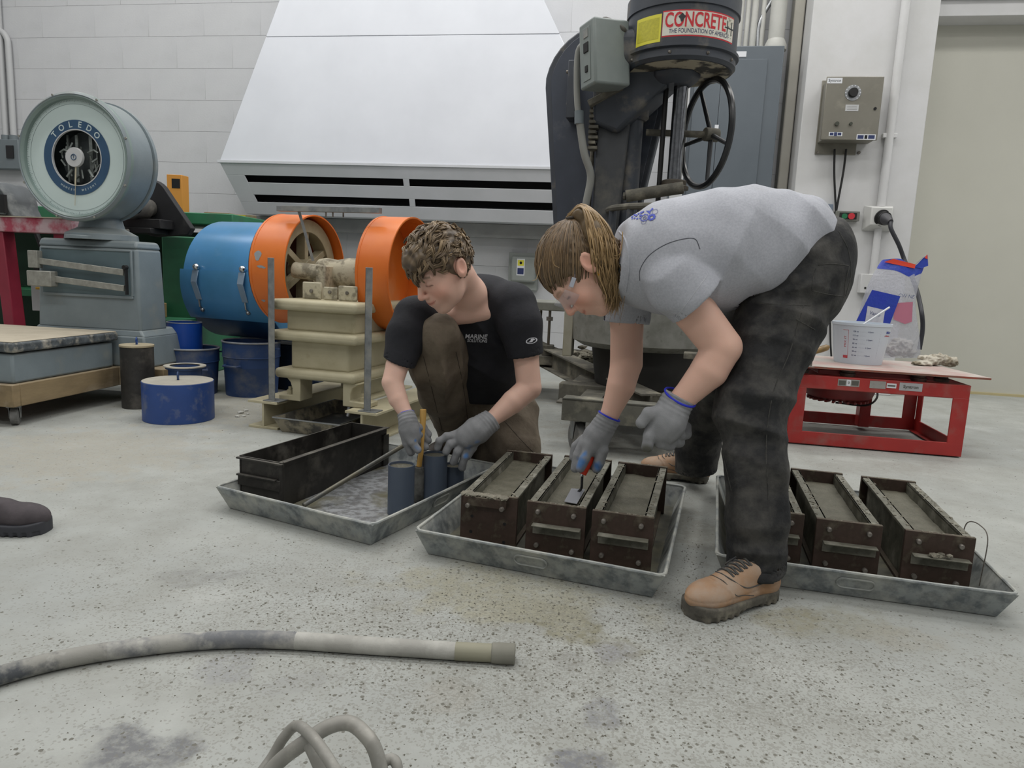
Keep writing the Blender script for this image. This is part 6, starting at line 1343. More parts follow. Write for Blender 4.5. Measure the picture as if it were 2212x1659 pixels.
def skin_color(base, H, fem=0, brow=(.30, .22, .16)):
    base = A(base)
    def fn(p):
        q = hl(H, p.astype(f32)); c = np.tile(base, (len(q), 1)); ax = np.abs(q[:, 0])
        def mixc(m, col): m = np.clip(m, 0, 1)[:, None]; return c * (1 - m) + A(col) * m
        n = .5 + .5 * wob(p, 60, 1.0) * wob(p, 23, 2.0); inh = (np.linalg.norm(q, axis=1) < .2)
        c = c * (1 - .05 * n[:, None])
        red = base * A((1.02, .72, .66)); g = lambda cx, cy, cz, r: np.exp(-((ax - cx) ** 2 + (q[:, 1] - cy) ** 2 + (q[:, 2] - cz) ** 2) / r ** 2)
        c = mixc(.75 * g(.045, .08, -.03, .030) + .7 * g(0, .12, -.025, .018) + .5 * g(.082, -.01, 0, .04), red)
        lips = np.exp(-((q[:, 2] + .058 - ax ** 2 * 8) / .0062) ** 4) * (ax < .026) * (q[:, 1] > .084); c = mixc(lips * .75, base * A((.82, .50, .48)))
        ln = np.exp(-((q[:, 2] + .058 - ax ** 2 * 8) / .0016) ** 2) * (ax < .030) * (q[:, 1] > .082); c = mixc(ln * .8, base * A((.42, .22, .20)))
        lash = np.exp(-((q[:, 2] - .0005) / .0022) ** 2) * (ax > .016) * (ax < .046) * (q[:, 1] > .07); c = mixc(lash * .85, (.07, .045, .035))
        sh = g(.031, .09, .004, .016); c = mixc(sh * .35, base * A((.72, .56, .55)))
        bz_ = q[:, 2] - (.0255 + .006 * np.sin(np.clip((ax - .012) / .04, 0, 1) * 2.6)); bm_ = np.exp(-(bz_ / .0042) ** 2) * (ax > .011) * (ax < .052) * (q[:, 1] > .06)
        c = mixc(bm_ * (.55 if fem else .85), brow)
        return c
    return fn
def hair_mesh(paths, name, m, parent, sides=5, seed=1, cols=((.2, .15, .1), (.3, .2, .1)), prof=(.5, 1, 1, .8, .25)):
    r = np.random.RandomState(seed); V_, F_, C_ = [], [], []; n0 = 0
    for pts, rad, cm in paths:
        pts = np.asarray(pts, float); k = len(pts); t = np.gradient(pts, axis=0); t /= np.maximum(np.linalg.norm(t, axis=1), 1e-9)[:, None]
        a = np.cross(t, (.3, .9, .2)); a /= np.maximum(np.linalg.norm(a, axis=1), 1e-9)[:, None]; b = np.cross(t, a)
        rr = rad * np.interp(np.linspace(0, 1, k), np.linspace(0, 1, len(prof)), prof); an = np.arange(sides) * 2 * PI / sides
        ring = pts[:, None] + (a[:, None] * np.cos(an)[None, :, None] + b[:, None] * np.sin(an)[None, :, None]) * rr[:, None, None]
        V_.append(ring.reshape(-1, 3)); i = np.arange(k - 1)[:, None] * sides + n0; j = np.arange(sides)[None]; j2 = (j + 1) % sides
        F_.append(np.stack([i + j, i + j2, i + sides + j2, i + sides + j], -1).reshape(-1, 4)); n0 += k * sides
        c = A(cols[0]) * (1 - cm) + A(cols[1]) * cm; C_.append(np.tile(c * r.uniform(.8, 1.15), (k * sides, 1)))
    V_ = np.concatenate(V_); q = np.concatenate(F_); C_ = np.concatenate(C_)
    inv = np.array(root_of(parent).matrix_basis.inverted()); V_ = V_ @ inv[:3, :3].T + inv[:3, 3]
    me = bpy.data.meshes.new(name); me.vertices.add(len(V_)); me.vertices.foreach_set('co', V_.astype(f32).ravel()); me.loops.add(q.size); me.loops.foreach_set('vertex_index', q.ravel().astype(np.int32)); me.polygons.add(len(q))
    me.polygons.foreach_set('loop_start', np.arange(0, q.size, 4, dtype=np.int32)); me.update(calc_edges=True)
    at = me.color_attributes.new('Col', 'FLOAT_COLOR', 'POINT'); at.data.foreach_set('color', np.concatenate([C_, np.ones((len(C_), 1))], 1).astype(f32).ravel())
    o = finish(me, name, m, parent, smooth=0); me.polygons.foreach_set('use_smooth', [True] * len(me.polygons)); return o
def skin_mat(name):
    m = bpy.data.materials.new(name); m.use_nodes = True; nt = m.node_tree; bs = nt.nodes['Principled BSDF']; at = nt.nodes.new('ShaderNodeAttribute'); at.attribute_name = 'Col'
    nt.links.new(at.outputs[0], bs.inputs['Base Color']); bs.inputs['Roughness'].default_value = .5; bs.inputs['Subsurface Weight'].default_value = .18; bs.inputs['Subsurface Radius'].default_value = (.012, .005, .003); bs.inputs['Specular IOR Level'].default_value = .35
    n = nt.nodes.new('ShaderNodeTexNoise'); n.inputs['Scale'].default_value = 260; b = nt.nodes.new('ShaderNodeBump'); b.inputs['Distance'].default_value = .0003; nt.links.new(n.outputs[0], b.inputs['Height']); nt.links.new(b.outputs[0], bs.inputs['Normal']); return m
m_skin = skin_mat('skin')
m_hair = mat('hair', 'ffffff', rough=.42, attr='Col', spec=.45)
def bvh_of(pos, q):
    from mathutils.bvhtree import BVHTree
    return BVHTree.FromPolygons([tuple(x) for x in pos], [tuple(int(i) for i in f_) for f_ in q])
def stick(bvh, px, py, off=.0015):
    d = ray(px, py).normalized(); h_ = bvh.ray_cast(CO, d); return None if h_[0] is None else h_[0] + h_[1] * off
def decal(bvh, vs, fs, cx, cy, wpx, name, m, parent, rot=0.0, hpx=None, off=.0015, shear=0):
    """print laid on a garment: every point is dropped on to the cloth it is printed on"""
    x0 = min(q.x for q in vs); x1 = max(q.x for q in vs); k = wpx / (x1 - x0); ky = k if not hpx else hpx / (max(q.y for q in vs) - min(q.y for q in vs)); out = []
    c, s_ = math.cos(rot), math.sin(rot)
    for q in vs:
        x, y = (q.x - (x0 + x1) / 2) * k + shear * q.y * ky, -q.y * ky; p_ = stick(bvh, cx + x * c - y * s_, cy + x * s_ + y * c, off)
        out.append(p_ if p_ is not None else (out[-1] if out else CO))
    g = G(); g.add(out, fs); return g.build(name, m, parent, world=True, smooth=0)
def seam(bvh, pts, r_, name, m, parent, off=.0):
    q = [stick(bvh, x, y, off) for x, y in [(p_.x, p_.y) for p_ in spline([V((a, b, 0)) for a, b in pts], 6)]]; q = [p_ for p_ in q if p_ is not None]
    return G().tube(q, r_, 6).build(name, m, parent, world=True)
def circle_geo(r0, r1, n=24, teeth=0, th=.15):
    vs, fs = [], []
    for i in range(n):
        a = 2 * PI * i / n; k = 1 + (th if teeth and (i * teeth * 2 // n) % 2 else 0); vs += [V((math.cos(a) * r1 * k, math.sin(a) * r1 * k, 0)), V((math.cos(a) * r0, math.sin(a) * r0, 0))]
    for i in range(n): j = (i + 1) % n; fs.append((2 * i, 2 * j, 2 * j + 1, 2 * i + 1))
    return vs, fs
def boot(fr_o, yaw, m_up, m_sole, m_lace, parent, L_=.29, tilt=0.0, up_h=.115, ridge=1):
    """a shoe in its own frame: heel at the origin, toe along +x; grown, then placed"""
    Mb = Matrix.Translation(V(fr_o)) @ Matrix.Rotation(yaw, 4, 'Z') @ Matrix.Rotation(tilt, 4, 'Y'); Mi = np.array(Mb.inverted(), dtype=f32)
    def loc(p): return p @ Mi[:3, :3].T + Mi[:3, 3]
    def upper(p):
        q = loc(p); q2 = q * A((1, 1, 1))
        d = chain(q2, [((.045, 0, up_h), .043), ((.05, 0, .06), .042)], .02)
        d = smin(d, rc(q2, (.060, 0, .100), (.175, 0, .064), .040, .038), .03)
        d = smin(d, ell(q2, (L_ - .075, .0, .046), (.075, .050, .040)), .03)
        d = smin(d, ell(q2, (.048, 0, .045), (.050, .040, .04)), .02)
        d = smin(d, ell(q2, (.14, 0, .04), (.10, .042, .038)), .02)
        d = smax(d, .020 - q[:, 2], .004); d = smax(d, q[:, 2] - (up_h + .02), .006)
        if ridge: d = d + .0016 * np.exp(-((q[:, 2] - .048 - .10 * np.maximum(.12 - q[:, 0], 0)) / .0022) ** 2) - .0020 * np.exp(-((q[:, 0] - (L_ - .085) + q[:, 1] ** 2 * 10 - .3 * (q[:, 2] - .05)) / .002) ** 2)
        return d
    def sole(p):
        q = loc(p); u = np.clip(q[:, 0] / L_, 0, 1); wd = .040 + .014 * np.sin(np.clip((u - .25) / .75, 0, 1) * PI * .9) - .006 * np.sin(u * PI) ** 8
        x = np.stack([np.maximum(np.abs(q[:, 0] - L_ / 2) - L_ / 2 + .045, 0), np.maximum(np.abs(q[:, 1]) - wd + .035, 0)], 1); r_ = np.linalg.norm(x, axis=1) - .040
        z = np.abs(q[:, 2] - .017) - (.017 + .006 * np.exp(-((u - 1) / .12) ** 2)); d = smax(r_, z, .006)
        tread = .003 * (np.sin(q[:, 0] * 260) > 0) * (q[:, 2] < .012); arch = .012 * np.exp(-((u - .42) / .10) ** 2) * (q[:, 2] < .010)
        return d + tread + arch
    c = np.array(Mb @ V((L_ / 2, 0, .06))); e = np.array([.2, .2, .12])
    o1, p1_, q1_ = sdf_obj('boot', upper, c - e, c + e, .003, m_up, parent)
    me = o1.data; o2, _, _ = sdf_obj('boot_sole', sole, c - e, c + e, .003, m_sole, o1, relax=0)
    bt = bvh_of(p1_, q1_)
    def top(x, y, off=.0008):
        a = Mb @ V((x, y, .25)); h_ = bt.ray_cast(a, (Mb.to_3x3() @ V((0, 0, -1)))); return h_[0] + h_[1] * off if h_[0] else Mb @ V((x, y, .08))
    def side(x, z, s_=1, off=.0004):
        a = Mb @ V((x, s_ * .2, z)); h_ = bt.ray_cast(a, (Mb.to_3x3() @ V((0, -s_, 0)))); return h_[0] + h_[1] * off if h_[0] else Mb @ V((x, s_ * .045, z))
    if m_lace:
        g = G()
        for i in range(6):
            x = .105 + i * .0155
            g.tube([top(x, -.026), top(x + .003, -.012, .003), top(x + .004, .004, .004), top(x + .002, .024)], .0030, 6); g.tube([top(x + .008, -.024), top(x, 0, .004), top(x - .008, .022, .002)], .0026, 6)
        g.tube(spline([top(.10, 0, .006), top(.105, -.03, .006), top(.13, -.036, .004), top(.15, -.03, .006), top(.12, -.014, .008)], 4), .0024, 6)
        g.build('laces', m_lace, o1, world=True)
        g = G()
        for s_ in (-1, 1):
            g.tube(spline([side(.03, .088, s_), side(.075, .072, s_), side(.12, .064, s_), side(.16, .068, s_), top(.195, s_ * .026), top(.202, 0)], 5), .0017, 6)
            g.tube(spline([side(.125, .040, s_), side(.165, .050, s_), side(.195, .056, s_), top(.214, s_ * .024), top(.219, 0)], 5), .0011, 6)
        g.build('boot_piping', m_lace, o1, world=True)
    return o1
# ================================================================ the woman bending over the moulds
m_gsh = mat('heather_grey_jersey', 'aeb0b7', 'a1a3ab', rough=.9, scale=180, bump=.002, bscale=9, dust='8f8e8b', dscale=5, dlo=.6, dhi=.82)
m_trs = mat('dusty_black_canvas', '17181a', '232425', rough=.85, scale=40, bump=.006, bscale=17, dust='6a6761', dscale=11, dlo=.44, dhi=.98)
m_glove = mat('grey_knit_glove', 'ffffff', rough=.9, attr='Col', bump=.0009, scale=20, bscale=420)
m_boot = mat('tan_boot_leather', 'a5805f', '957253', rough=.65, scale=9, bump=.0006, bscale=90, dust='a3978a', dscale=12, dlo=.45, dhi=.8, dup=.15)
m_sole = mat('dusty_sole', '57544c', '47443e', rough=.9, scale=30, bump=.0012, dust='7f7a6c', dscale=14)
m_lace = mat('dark_lace', '3b3c3f', '56544e', rough=.85, scale=60)
m_bluehem = mat('blue_hem', '2530b8', rough=.7)
GREY, BLUE = (.245, .25, .26), (.09, .21, .46)
wo = thing('person', 'woman in a grey T-shirt and dusty black trousers bending to trowel a mould', 'person', (.75, 2.15, 0))
H = head_frame(P(1256, 581, 2.05), (-.385, -.06, -.92), (-.92, 0, .39), 1.05)
nearS, farS = JR(1432, 596, 1.95, 43), JR(1352, 618, 2.22, 44)
armN = [nearS, JR(1500, 672, 1.90, 44), JR(1560, 750, 1.87, 41), ]
foreN = [JR(1560, 750, 1.87, 40), JR(1532, 800, 1.87, 39), JR(1480, 856, 1.88, 27), JR(1462, 876, 1.88, 26)]
armF = [farS, JR(1354, 710, 2.23, 34), JR(1353, 785, 2.22, 34)]
foreF = [JR(1353, 785, 2.22, 33), JR(1341, 835, 2.20, 30), JR(1318, 893, 2.19, 20), JR(1308, 912, 2.19, 20)]
def w_skin(p):
    d = np.full(len(p), 9, dtype=f32); q = hl(H, p); m_ = np.linalg.norm(q, axis=1) < .26
    if m_.any(): d[m_] = head_sdf(q[m_], .5, 1) * H['s']
    nk = chain(p, [(hw(H, (0, -.045, -.045)), .056), (hw(H, (0, -.075, -.12)), .053), JR(1395, 575, 2.06, 50)], .03); d = smin(d, nk, .03)
    b = smin(rc(p, nearS[0], farS[0], .05, .05), chain(p, [JR(1395, 575, 2.07, 60), JR(1500, 555, 2.07, 75)], .03), .05); d = smin(d, b, .03)
    for ar, fo in ((armN, foreN), (armF, foreF)):
        a_ = smin(chain(p, ar, .004), chain(p, fo, .004), .004); d = smin(d, a_, .012)
    return d
body, _, _ = sdf_obj('body', w_skin, Jp(1080, 480, 2.0) + A((-.05, -.35, -.75)), A((1.15, 2.45, 1.25)), .0032, m_skin, wo, skin_color((.73, .46, .36), H, 1, (.30, .19, .12)))
# shirt
cutC, cutN = Jp(1717, 559, 2.07), (.66, 0, -.75)
def w_torso(p, k=0.0):
    d = None
    for dy, s_ in ((-.075, 1), (.085, 1)):
        e = chain(p, [JR(1390, 567, 2.07 + dy * .6, 88), JR(1430, 562, 2.07 + dy * .8, 103), JR(1470, 558, 2.07 + dy, 117), JR(1560, 543, 2.07 + dy, 121), JR(1640, 524, 2.07 + dy, 107), JR(1715, 512, 2.08 + dy, 82), JR(1765, 540, 2.09 + dy, 60)], .03); d = e if d is None else smin(d, e, .05)
    return d - k
slN = [JR(1436, 578, 1.93, 62), JR(1466, 610, 1.895, 67), JR(1530, 672, 1.87, 66)]
slF = [JR(1372, 600, 2.20, 50), JR(1358, 640, 2.22, 49), JR(1350, 730, 2.23, 48)]
hemN, hemNn = Jp(1504, 645, 1.90), (.70, 0, -.60); hemF, hemFn = Jp(1352, 697, 2.23), (-.03, 0, -1)
def w_shirt(p):
    t = w_torso(p); t = t + folds(p, (.55, .1, .8), 60, .010, Jp(1690, 520, 2.0), .17, s=1.0) + folds(p, (.95, 0, -.2), 34, .009, Jp(1600, 560, 1.95), .20, s=3) + folds(p, (.8, 0, .6), 70, .006, Jp(1372, 560, 2.0), .08, s=2)
    t = t + .004 * wob(p, 14, .7) + .002 * wob(p, 37, 1.9)
    cv = .035 * (((p[:, 1] - 2.07) / .2) ** 2)
    t = smax(t, half(p, cutC, cutN) + cv * .3, .006)
    t = smax(t, -half(p, Jp(1331, 560, 2.05), (1, 0, -.10)), .012)
    t = smax(t, -chain(p, [(hw(H, (0, -.06, -.10)), .068), JR(1372, 570, 2.06, 54)], .01), .006)         # neck opening
    u = smax(w_torso(p, -.012), half(p, cutC, cutN) + .01, .004)
    t = np.where(half(p, cutC, cutN) > -.03, np.maximum(t, -np.maximum(w_torso(p, -.008), -half(p, cutC, cutN) - .03)), t)
    for sl, hc_, hn in ((slN, hemN, hemNn), (slF, hemF, hemFn)):
        e = chain(p, sl, .02) + folds(p, (.5, .3, -.6), 70, .0045, sl[1][0], .12, s=4) + .0018 * wob(p, 40, 3)
        h_ = half(p, hc_, hn); e = smax(e, h_, .003)
        ins = np.maximum(chain(p, [(a, r_ - .007) for a, r_ in sl], .02), -(h_ + .03)); e = np.maximum(e, -ins); t = smin(t, e, .007)
    return t
shirt, sp_pos, sp_q = sdf_obj('tshirt', w_shirt, Jp(1290, 700, 2.4) + A((0, -.72, -.02)), Jp(1850, 380, 2.1) + A((.05, .4, .05)), .0042, m_gsh, wo, label='heather grey T-shirt with a blue print at the neck')
wb = bvh_of(sp_pos, sp_q)
seam(wb, [(1338, 500), (1350, 515), (1358, 545), (1358, 585), (1352, 630)], .0032, 'collar_rib', m_gsh, shirt)
m_seam = mat('grey_seam', '55575e', rough=.9); m_print = mat('blue_print', '3a49a8', rough=.7); m_prt2 = mat('pale_print', '5b6084', rough=.7)
seam(wb, [(1382, 606), (1383, 582), (1402, 552), (1438, 528), (1478, 516), (1502, 517), (1512, 538)], .0012, 'sleeve_seam', m_seam, shirt)
seam(wb, [(1459, 686), (1480, 660), (1505, 626), (1530, 592)], .0009, 'hem_stitch', mat('pale_stitch', 'b5b7bc', rough=.9), shirt)
for cx_, cy_, w__, geo, m_ in ((1393, 471, 21, circle_geo(.75, .9, 36, 9), m_print), (1408, 470, 19, circle_geo(.4, .9, 36, 9), m_print), (1415, 458, 14, circle_geo(.8, .95), m_prt2), (1391, 480, 12, circle_geo(.8, .95), m_prt2), (1393, 471, 9, circle_geo(.3, .6), m_prt2)):
    decal(wb, *geo, cx_, cy_, w__, 'gear_print', m_, shirt, rot=-.5, hpx=w__ * .72)
decal(wb, [V(q) for q in ((-.1, 1, 0), (.25, 1, 0), (.15, -.1, 0), (.5, -1, 0), (-.6, -1, 0), (-.05, -.2, 0))], [(0, 1, 2, 5), (5, 2, 3, 4)], 1405, 455, 12, 'bolt_print', m_print, shirt, rot=.75, hpx=14)
for i, (x, y, k) in enumerate(((1366, 469, 4), (1371, 472, 4), (1375, 466, 5), (1380, 462, 4), (1384, 466, 5), (1377, 473, 4), (1371, 465, 4), (1386, 460, 5), (1366, 473, 3), (1383, 472, 3), (1390, 458, 4))):
    decal(wb, *circle_geo(0.01, 1, 8), x, y, k * 1.3, 'dot_print', m_print, shirt, rot=-.5, hpx=k * .8)
# trousers
nearL = [JR(1728, 590, 2.0, 96), JR(1676, 715, 1.95, 87), JR(1622, 880, 1.87, 73), JR(1634, 1000, 1.82, 60), JR(1636, 1120, 1.80, 60), JR(1632, 1260, 1.79, 66)]
farL = [JR(1725, 590, 2.24, 96), JR(1640, 700, 2.36, 84), JR(1578, 800, 2.52, 66), JR(1530, 890, 2.66, 50), JR(1507, 965, 2.75, 45), JR(1502, 1030, 2.79, 44)]
def w_trs(p):
    pv = smin(chain(p, [JR(1742, 548, 2.02, 93), JR(1724, 600, 2.0, 94)], .03), chain(p, [JR(1744, 548, 2.20, 92), JR(1722, 600, 2.22, 90)], .03), .06)
    a = chain(p, nearL, .03); b = chain(p, farL, .03)
    a = a + folds(p, (-.25, 0, 1), 70, .012, Jp(1700, 560, 1.9), .12, s=.4) + folds(p, (.4, .2, .9), 80, .009, Jp(1700, 650, 1.9), .14, s=2) + folds(p, (.15, .1, 1), 70, .010, Jp(1640, 890, 1.82), .13, s=5) + folds(p, (.9, 0, .3), 50, .008, Jp(1630, 1060, 1.78), .16, wf=6, s=1) + folds(p, (.1, 0, 1), 90, .007, Jp(1635, 1200, 1.75), .08, s=3)
    b = b + folds(p, (.3, .2, .9), 80, .004, farL[2][0], .2, s=6)
    d = smin(smin(pv, a, .05), b, .05) + .003 * wob(p, 18, 2.2)
    d = smax(d, -half(p, Jp(1640, 640, 2.07), (-.05, 0, -1)) if False else half(p, Jp(1650, 560, 2.07), (-.6, 0, .8)), .02)
    hn = half(p, Jp(1630, 1222, 1.79), (.12, .25, -1)); m_ = p[:, 1] < 2.2
    hf_ = half(p, Jp(1503, 1014, 2.79), (.15, .1, -1)); h_ = np.where(m_, hn, hf_); d = smax(d, h_, .004)
    lo_ = np.where(m_, chain(p, [(x, r_ - .006) for x, r_ in nearL[4:]], .02), chain(p, [(x, r_ - .006) for x, r_ in farL[4:]], .02)); return np.maximum(d, -np.maximum(lo_, -(h_ + .025)))
trs, tp_, tq_ = sdf_obj('trousers', w_trs, A((.5, 1.62, .03)), A((1.15, 2.95, 1.12)), .0045, m_trs, wo, label='dusty black canvas work trousers')
tb_ = bvh_of(tp_, tq_)
m_tseam = mat('trouser_seam', '4b4a46', '2b2b2a', rough=.9, scale=60)
for pts in (((1763, 578), (1757, 600), (1754, 625)), ((1767, 572), (1800, 570), (1833, 574)), ((1754, 628), (1790, 636), (1822, 640)), ((1835, 575), (1826, 610), (1823, 642)), ((1812, 500), (1832, 540), (1838, 590), (1826, 640)), ((1640, 655), (1690, 658), (1750, 660)), ((1736, 660), (1706, 760), (1670, 850), (1655, 960), (1660, 1080)), ((1720, 690), (1760, 712)), ((1552, 900), (1562, 980), (1580, 1060))):
    seam(tb_, pts, .0013, 'trouser_seam', m_tseam, trs)
# gloves
def glove_col(blues, dark=()):
    def fn(p):
        c = np.tile(A(GREY), (len(p), 1)); n = .5 + .5 * wob(p, 150, 1.0); c = c * (.92 + .12 * n[:, None])
        for cc, r_ in blues: m_ = np.clip(1.6 - np.linalg.norm(p - cc, axis=1) / r_ * 1.3 + .2 * wob(p, 180, 2), 0, 1)[:, None]; c = c * (1 - m_) + A(BLUE) * m_
        for cc, r_ in dark: m_ = np.clip(2 - np.linalg.norm(p - cc, axis=1) / r_ * 1.5, 0, 1)[:, None]; c = c * (1 - m_) + A((.10, .10, .085)) * m_
        return c
    return fn
def glove(name, palm, fingers, cuff, blues, dark, parent, label=None, hem=None, h=.0024):
    def fn(p):
        d = chain(p, palm, .02); fg = None
        for f_ in fingers:
            e = chain(p, f_, .004); fg = e if fg is None else smin(fg, e, .0012)
        d = smin(d, fg, .008); cf = chain(p, cuff, .01); d = smin(d, cf, .02); c0 = cuff[0][0]; n_ = nrm(cuff[0][0] - cuff[-1][0]); h_ = (p - c0) @ n_
        d = smax(d, h_, .002); d = d + .0012 * np.sin(((p - c0) @ n_) * 520) * np.exp(-((h_ + .012) / .03) ** 2)
        return d + .0012 * wob(p, 90, 1)
    allp = np.array([x[0] for x in palm + cuff + sum(fingers, [])]); o_, _, _ = sdf_obj(name, fn, allp.min(0) - .055, allp.max(0) + .055, h, m_glove, parent, glove_col([(Jp(*b_[:3]), b_[3]) for b_ in blues], [(Jp(*b_[:3]), b_[3]) for b_ in dark]), label=label)
    if hem:
        c, ax, r_ = hem; G().torus(c, ax, r_, .0032, 32, 8).build('blue_hem', m_bluehem, o_, world=True)
    return o_
def rnd(js, Yr): return [JR(x, y, Yr, r_) if not isinstance(x, tuple) else x for x, y, r_ in js]
def CH(*js): return [JR(*j) for j in js]
glove('glove', CH((1455, 882, 1.88, 31), (1442, 910, 1.87, 37), (1432, 928, 1.87, 34)) , [
    CH((1428, 890, 1.86, 16), (1400, 893, 1.85, 13.5), (1386, 913, 1.85, 12.5)),
    CH((1412, 918, 1.86, 15), (1402, 942, 1.85, 13), (1398, 966, 1.85, 12)),
    CH((1425, 935, 1.86, 15), (1428, 956, 1.86, 13), (1446, 962, 1.88, 12), (1450, 945, 1.91, 11)),
    CH((1445, 930, 1.87, 15), (1450, 952, 1.88, 13), (1466, 955, 1.90, 12), (1467, 936, 1.92, 11)),
    CH((1462, 918, 1.88, 14), (1470, 938, 1.89, 12), (1482, 938, 1.91, 11), (1484, 922, 1.93, 10))],
    CH((1469, 857, 1.88, 34), (1455, 882, 1.88, 31)), [], [(1397, 972, 1.84, .016)], wo, 'grey knit glove with a blue hem, hanging free', (V(Jp(1469, 858, 1.88)), V(Jp(1469, 857, 1.88) - Jp(1455, 882, 1.88)) + V((0, -.012, .006)), pr(35, 1.88)))
YT = 2.19
glove('glove', CH((1308, 915, YT, 23), (1292, 940, YT, 26), (1278, 960, YT, 27)), [
    CH((1262, 958, YT, 13), (1248, 985, YT - .01, 11.5), (1243, 1012, YT - .015, 10)),
    CH((1274, 962, YT - .02, 13), (1263, 990, YT - .035, 11.5), (1254, 1012, YT - .035, 10)),
    CH((1262, 950, YT + .03, 12), (1244, 965, YT + .03, 11), (1240, 988, YT + .02, 10)),
    CH((1285, 962, YT + .03, 12), (1292, 985, YT + .04, 10.5), (1284, 1000, YT + .03, 10)),
    CH((1298, 945, YT - .01, 14), (1302, 972, YT - .02, 12.5), (1294, 998, YT - .02, 12), (1288, 1012, YT - .015, 10.5))],
    CH((1316, 899, YT, 24), (1308, 915, YT, 22.5)), [(1252, 1000, YT - .05, .022), (1262, 980, YT - .05, .012), (1290, 1010, YT - .04, .018), (1312, 970, YT - .01, .013), (1284, 966, YT - .06, .008)], [], wo, 'grey knit glove with blue palm, gripping the trowel', (V(Jp(1316, 899, YT)), V(Jp(1316, 899, YT) - Jp(1306, 920, YT)), pr(23.5, YT)))
# boots
hl_ = F(1690, 1290); d_ = V((-.86, -.5, 0)); perp = V((-.5, .86, 0))
boot(F(1692, 1296) + perp * .035, math.atan2(-.5, -.86), m_boot, m_sole, m_lace, wo, .31)
b2 = F(1545, 1050); boot(b2 + V((-.01, .045, 0)), math.atan2(.28, -.96), m_boot, m_sole, m_lace, wo, .29)
# hair: a cap drawn back to a high ponytail
def w_cap(p):
    q = hl(H, p); x = q.copy(); x[:, 0] = np.abs(x[:, 0]); d = ell(x, (0, -.014, .034), (.084, .106, .099)); d = smin(d, ell(x, (0, -.075, -.03), (.055, .04, .06)), .03)
    d = d + .0018 * np.sin(np.arctan2(q[:, 0], q[:, 1] + .115) * 46 + 2 * np.sin(q[:, 2] * 60)) 
    d = smax(d, q[:, 1] * .80 - q[:, 2] * .60 - .012 - .028 * np.exp(-((x[:, 0] - .0) / .05) ** 2) * (q[:, 2] > .02), .006); e = ell(x, (.090, -.014, -.004), (.030, .026, .036)); d = smax(d, -e, .004)
    return d * H['s']
cols = ((.075, .050, .029), (.29, .19, .10)); hc_ = H['c']
def hcol(p): n = (.5 + .5 * np.sin(np.arctan2(hl(H, p.astype(f32))[:, 0], hl(H, p.astype(f32))[:, 1] + .115) * 55))[:, None]; return A((.11, .075, .043)) * (1 - n) + A((.19, .13, .072)) * n
cap, cpos, cq = sdf_obj('hair', w_cap, hc_ - .16, hc_ + .16, .003, m_hair, wo, hcol, label='light brown hair pulled up into a ponytail')
tie = Jp(1236, 470, 2.04); r = np.random.RandomState(5); paths = []
tl = hl(H, tie[None])[0]
for i in range(620):      # hair lying back from the hairline to the tie
    th = r.uniform(-PI, PI); ph = r.uniform(.15, 1.0)
    s0 = np.array([math.sin(th) * .08, math.cos(th) * .095 * 1.0, .0]); z0_ = r.uniform(-.05, .09)
    st_q = np.array([s0[0], s0[1], z0_])
    if st_q[1] * .8 - st_q[2] * .6 > .03: st_q[1] = (.028 + st_q[2] * .6) / .8
    pts = []
    for t in np.linspace(0, 1, 12):
        q_ = st_q * (1 - t) + tl * t; c_ = np.array([0, -.014, .034]); v_ = q_ - c_; k_ = 1 / math.sqrt((v_[0] / .0865) ** 2 + (v_[1] / .1085) ** 2 + (v_[2] / .1015) ** 2); w_ = t ** 5
        q2 = c_ + v_ * k_ * (1 + r.uniform(-.004, .006)); q2 = q2 * (1 - w_) + tl * w_; pts.append(hw(H, q2))
    if abs(st_q[0]) > .050 and -.05 < st_q[1] < .024 and st_q[2] < .034: continue
    paths.append((np.array(pts), r.uniform(.0011, .0022), r.beta(1.6, 2.4)))
hair_mesh(paths, 'hair_strands', m_hair, cap, 5, 2, cols)
paths = []
for i in range(900):
    a_ = r.normal(0, 1, 3); u = r.uniform(0, 1); sp = r.uniform(.3, 1)
    K = [np.array([1236 + 5 * a_[0], 471 + 3 * a_[1]]), np.array([1241 + 14 * u, 452 - 12 * u + 5 * r.rand()]), np.array([1258 + 40 * u, 450 + 18 * u]), np.array([1272 + 52 * u, 505 + 15 * r.rand()]), np.array([1280 + 50 * u + 5 * a_[0], 560]), np.array([1296 + 34 * u + 6 * a_[1], 610 + 8 * a_[0]]), np.array([1308 + 26 * u + 7 * a_[2], 650 + 14 * a_[1]])]
    if u < .25 and r.rand() < .8: K = K[:5] + [np.array([1288 + 10 * a_[0], 585 + 5 * a_[1]])]; 
    dep = [2.04, 2.03, 1.99 + .05 * r.rand(), 1.955 + .06 * r.rand(), 1.945 + .07 * r.rand(), 1.96 + .09 * r.rand(), 1.985 + .10 * r.rand()]
    pts = [V(Jp(k_[0], k_[1], dep[j])) for j, k_ in enumerate(K)]
    paths.append((np.array([tuple(q_) for q_ in spline(pts, 4)]), r.uniform(.0011, .0021), r.beta(2, 1.8)))
for K in (((1300, 520), (1335, 560), (1345, 500), (1341, 545), (1322, 552), (1300, 540)), ((1170, 560), (1160, 600), (1150, 606)), ((1192, 540), (1196, 570), (1212, 580)), ((1290, 590), (1310, 640), (1306, 665))):
    paths.append((np.array([tuple(q_) for q_ in spline([V(Jp(x, y, 1.95)) for x, y in K], 8)]), .0009, .9))
hair_mesh(paths, 'ponytail', m_hair, cap, 5, 3, ((.16, .105, .05), (.43, .285, .135)))
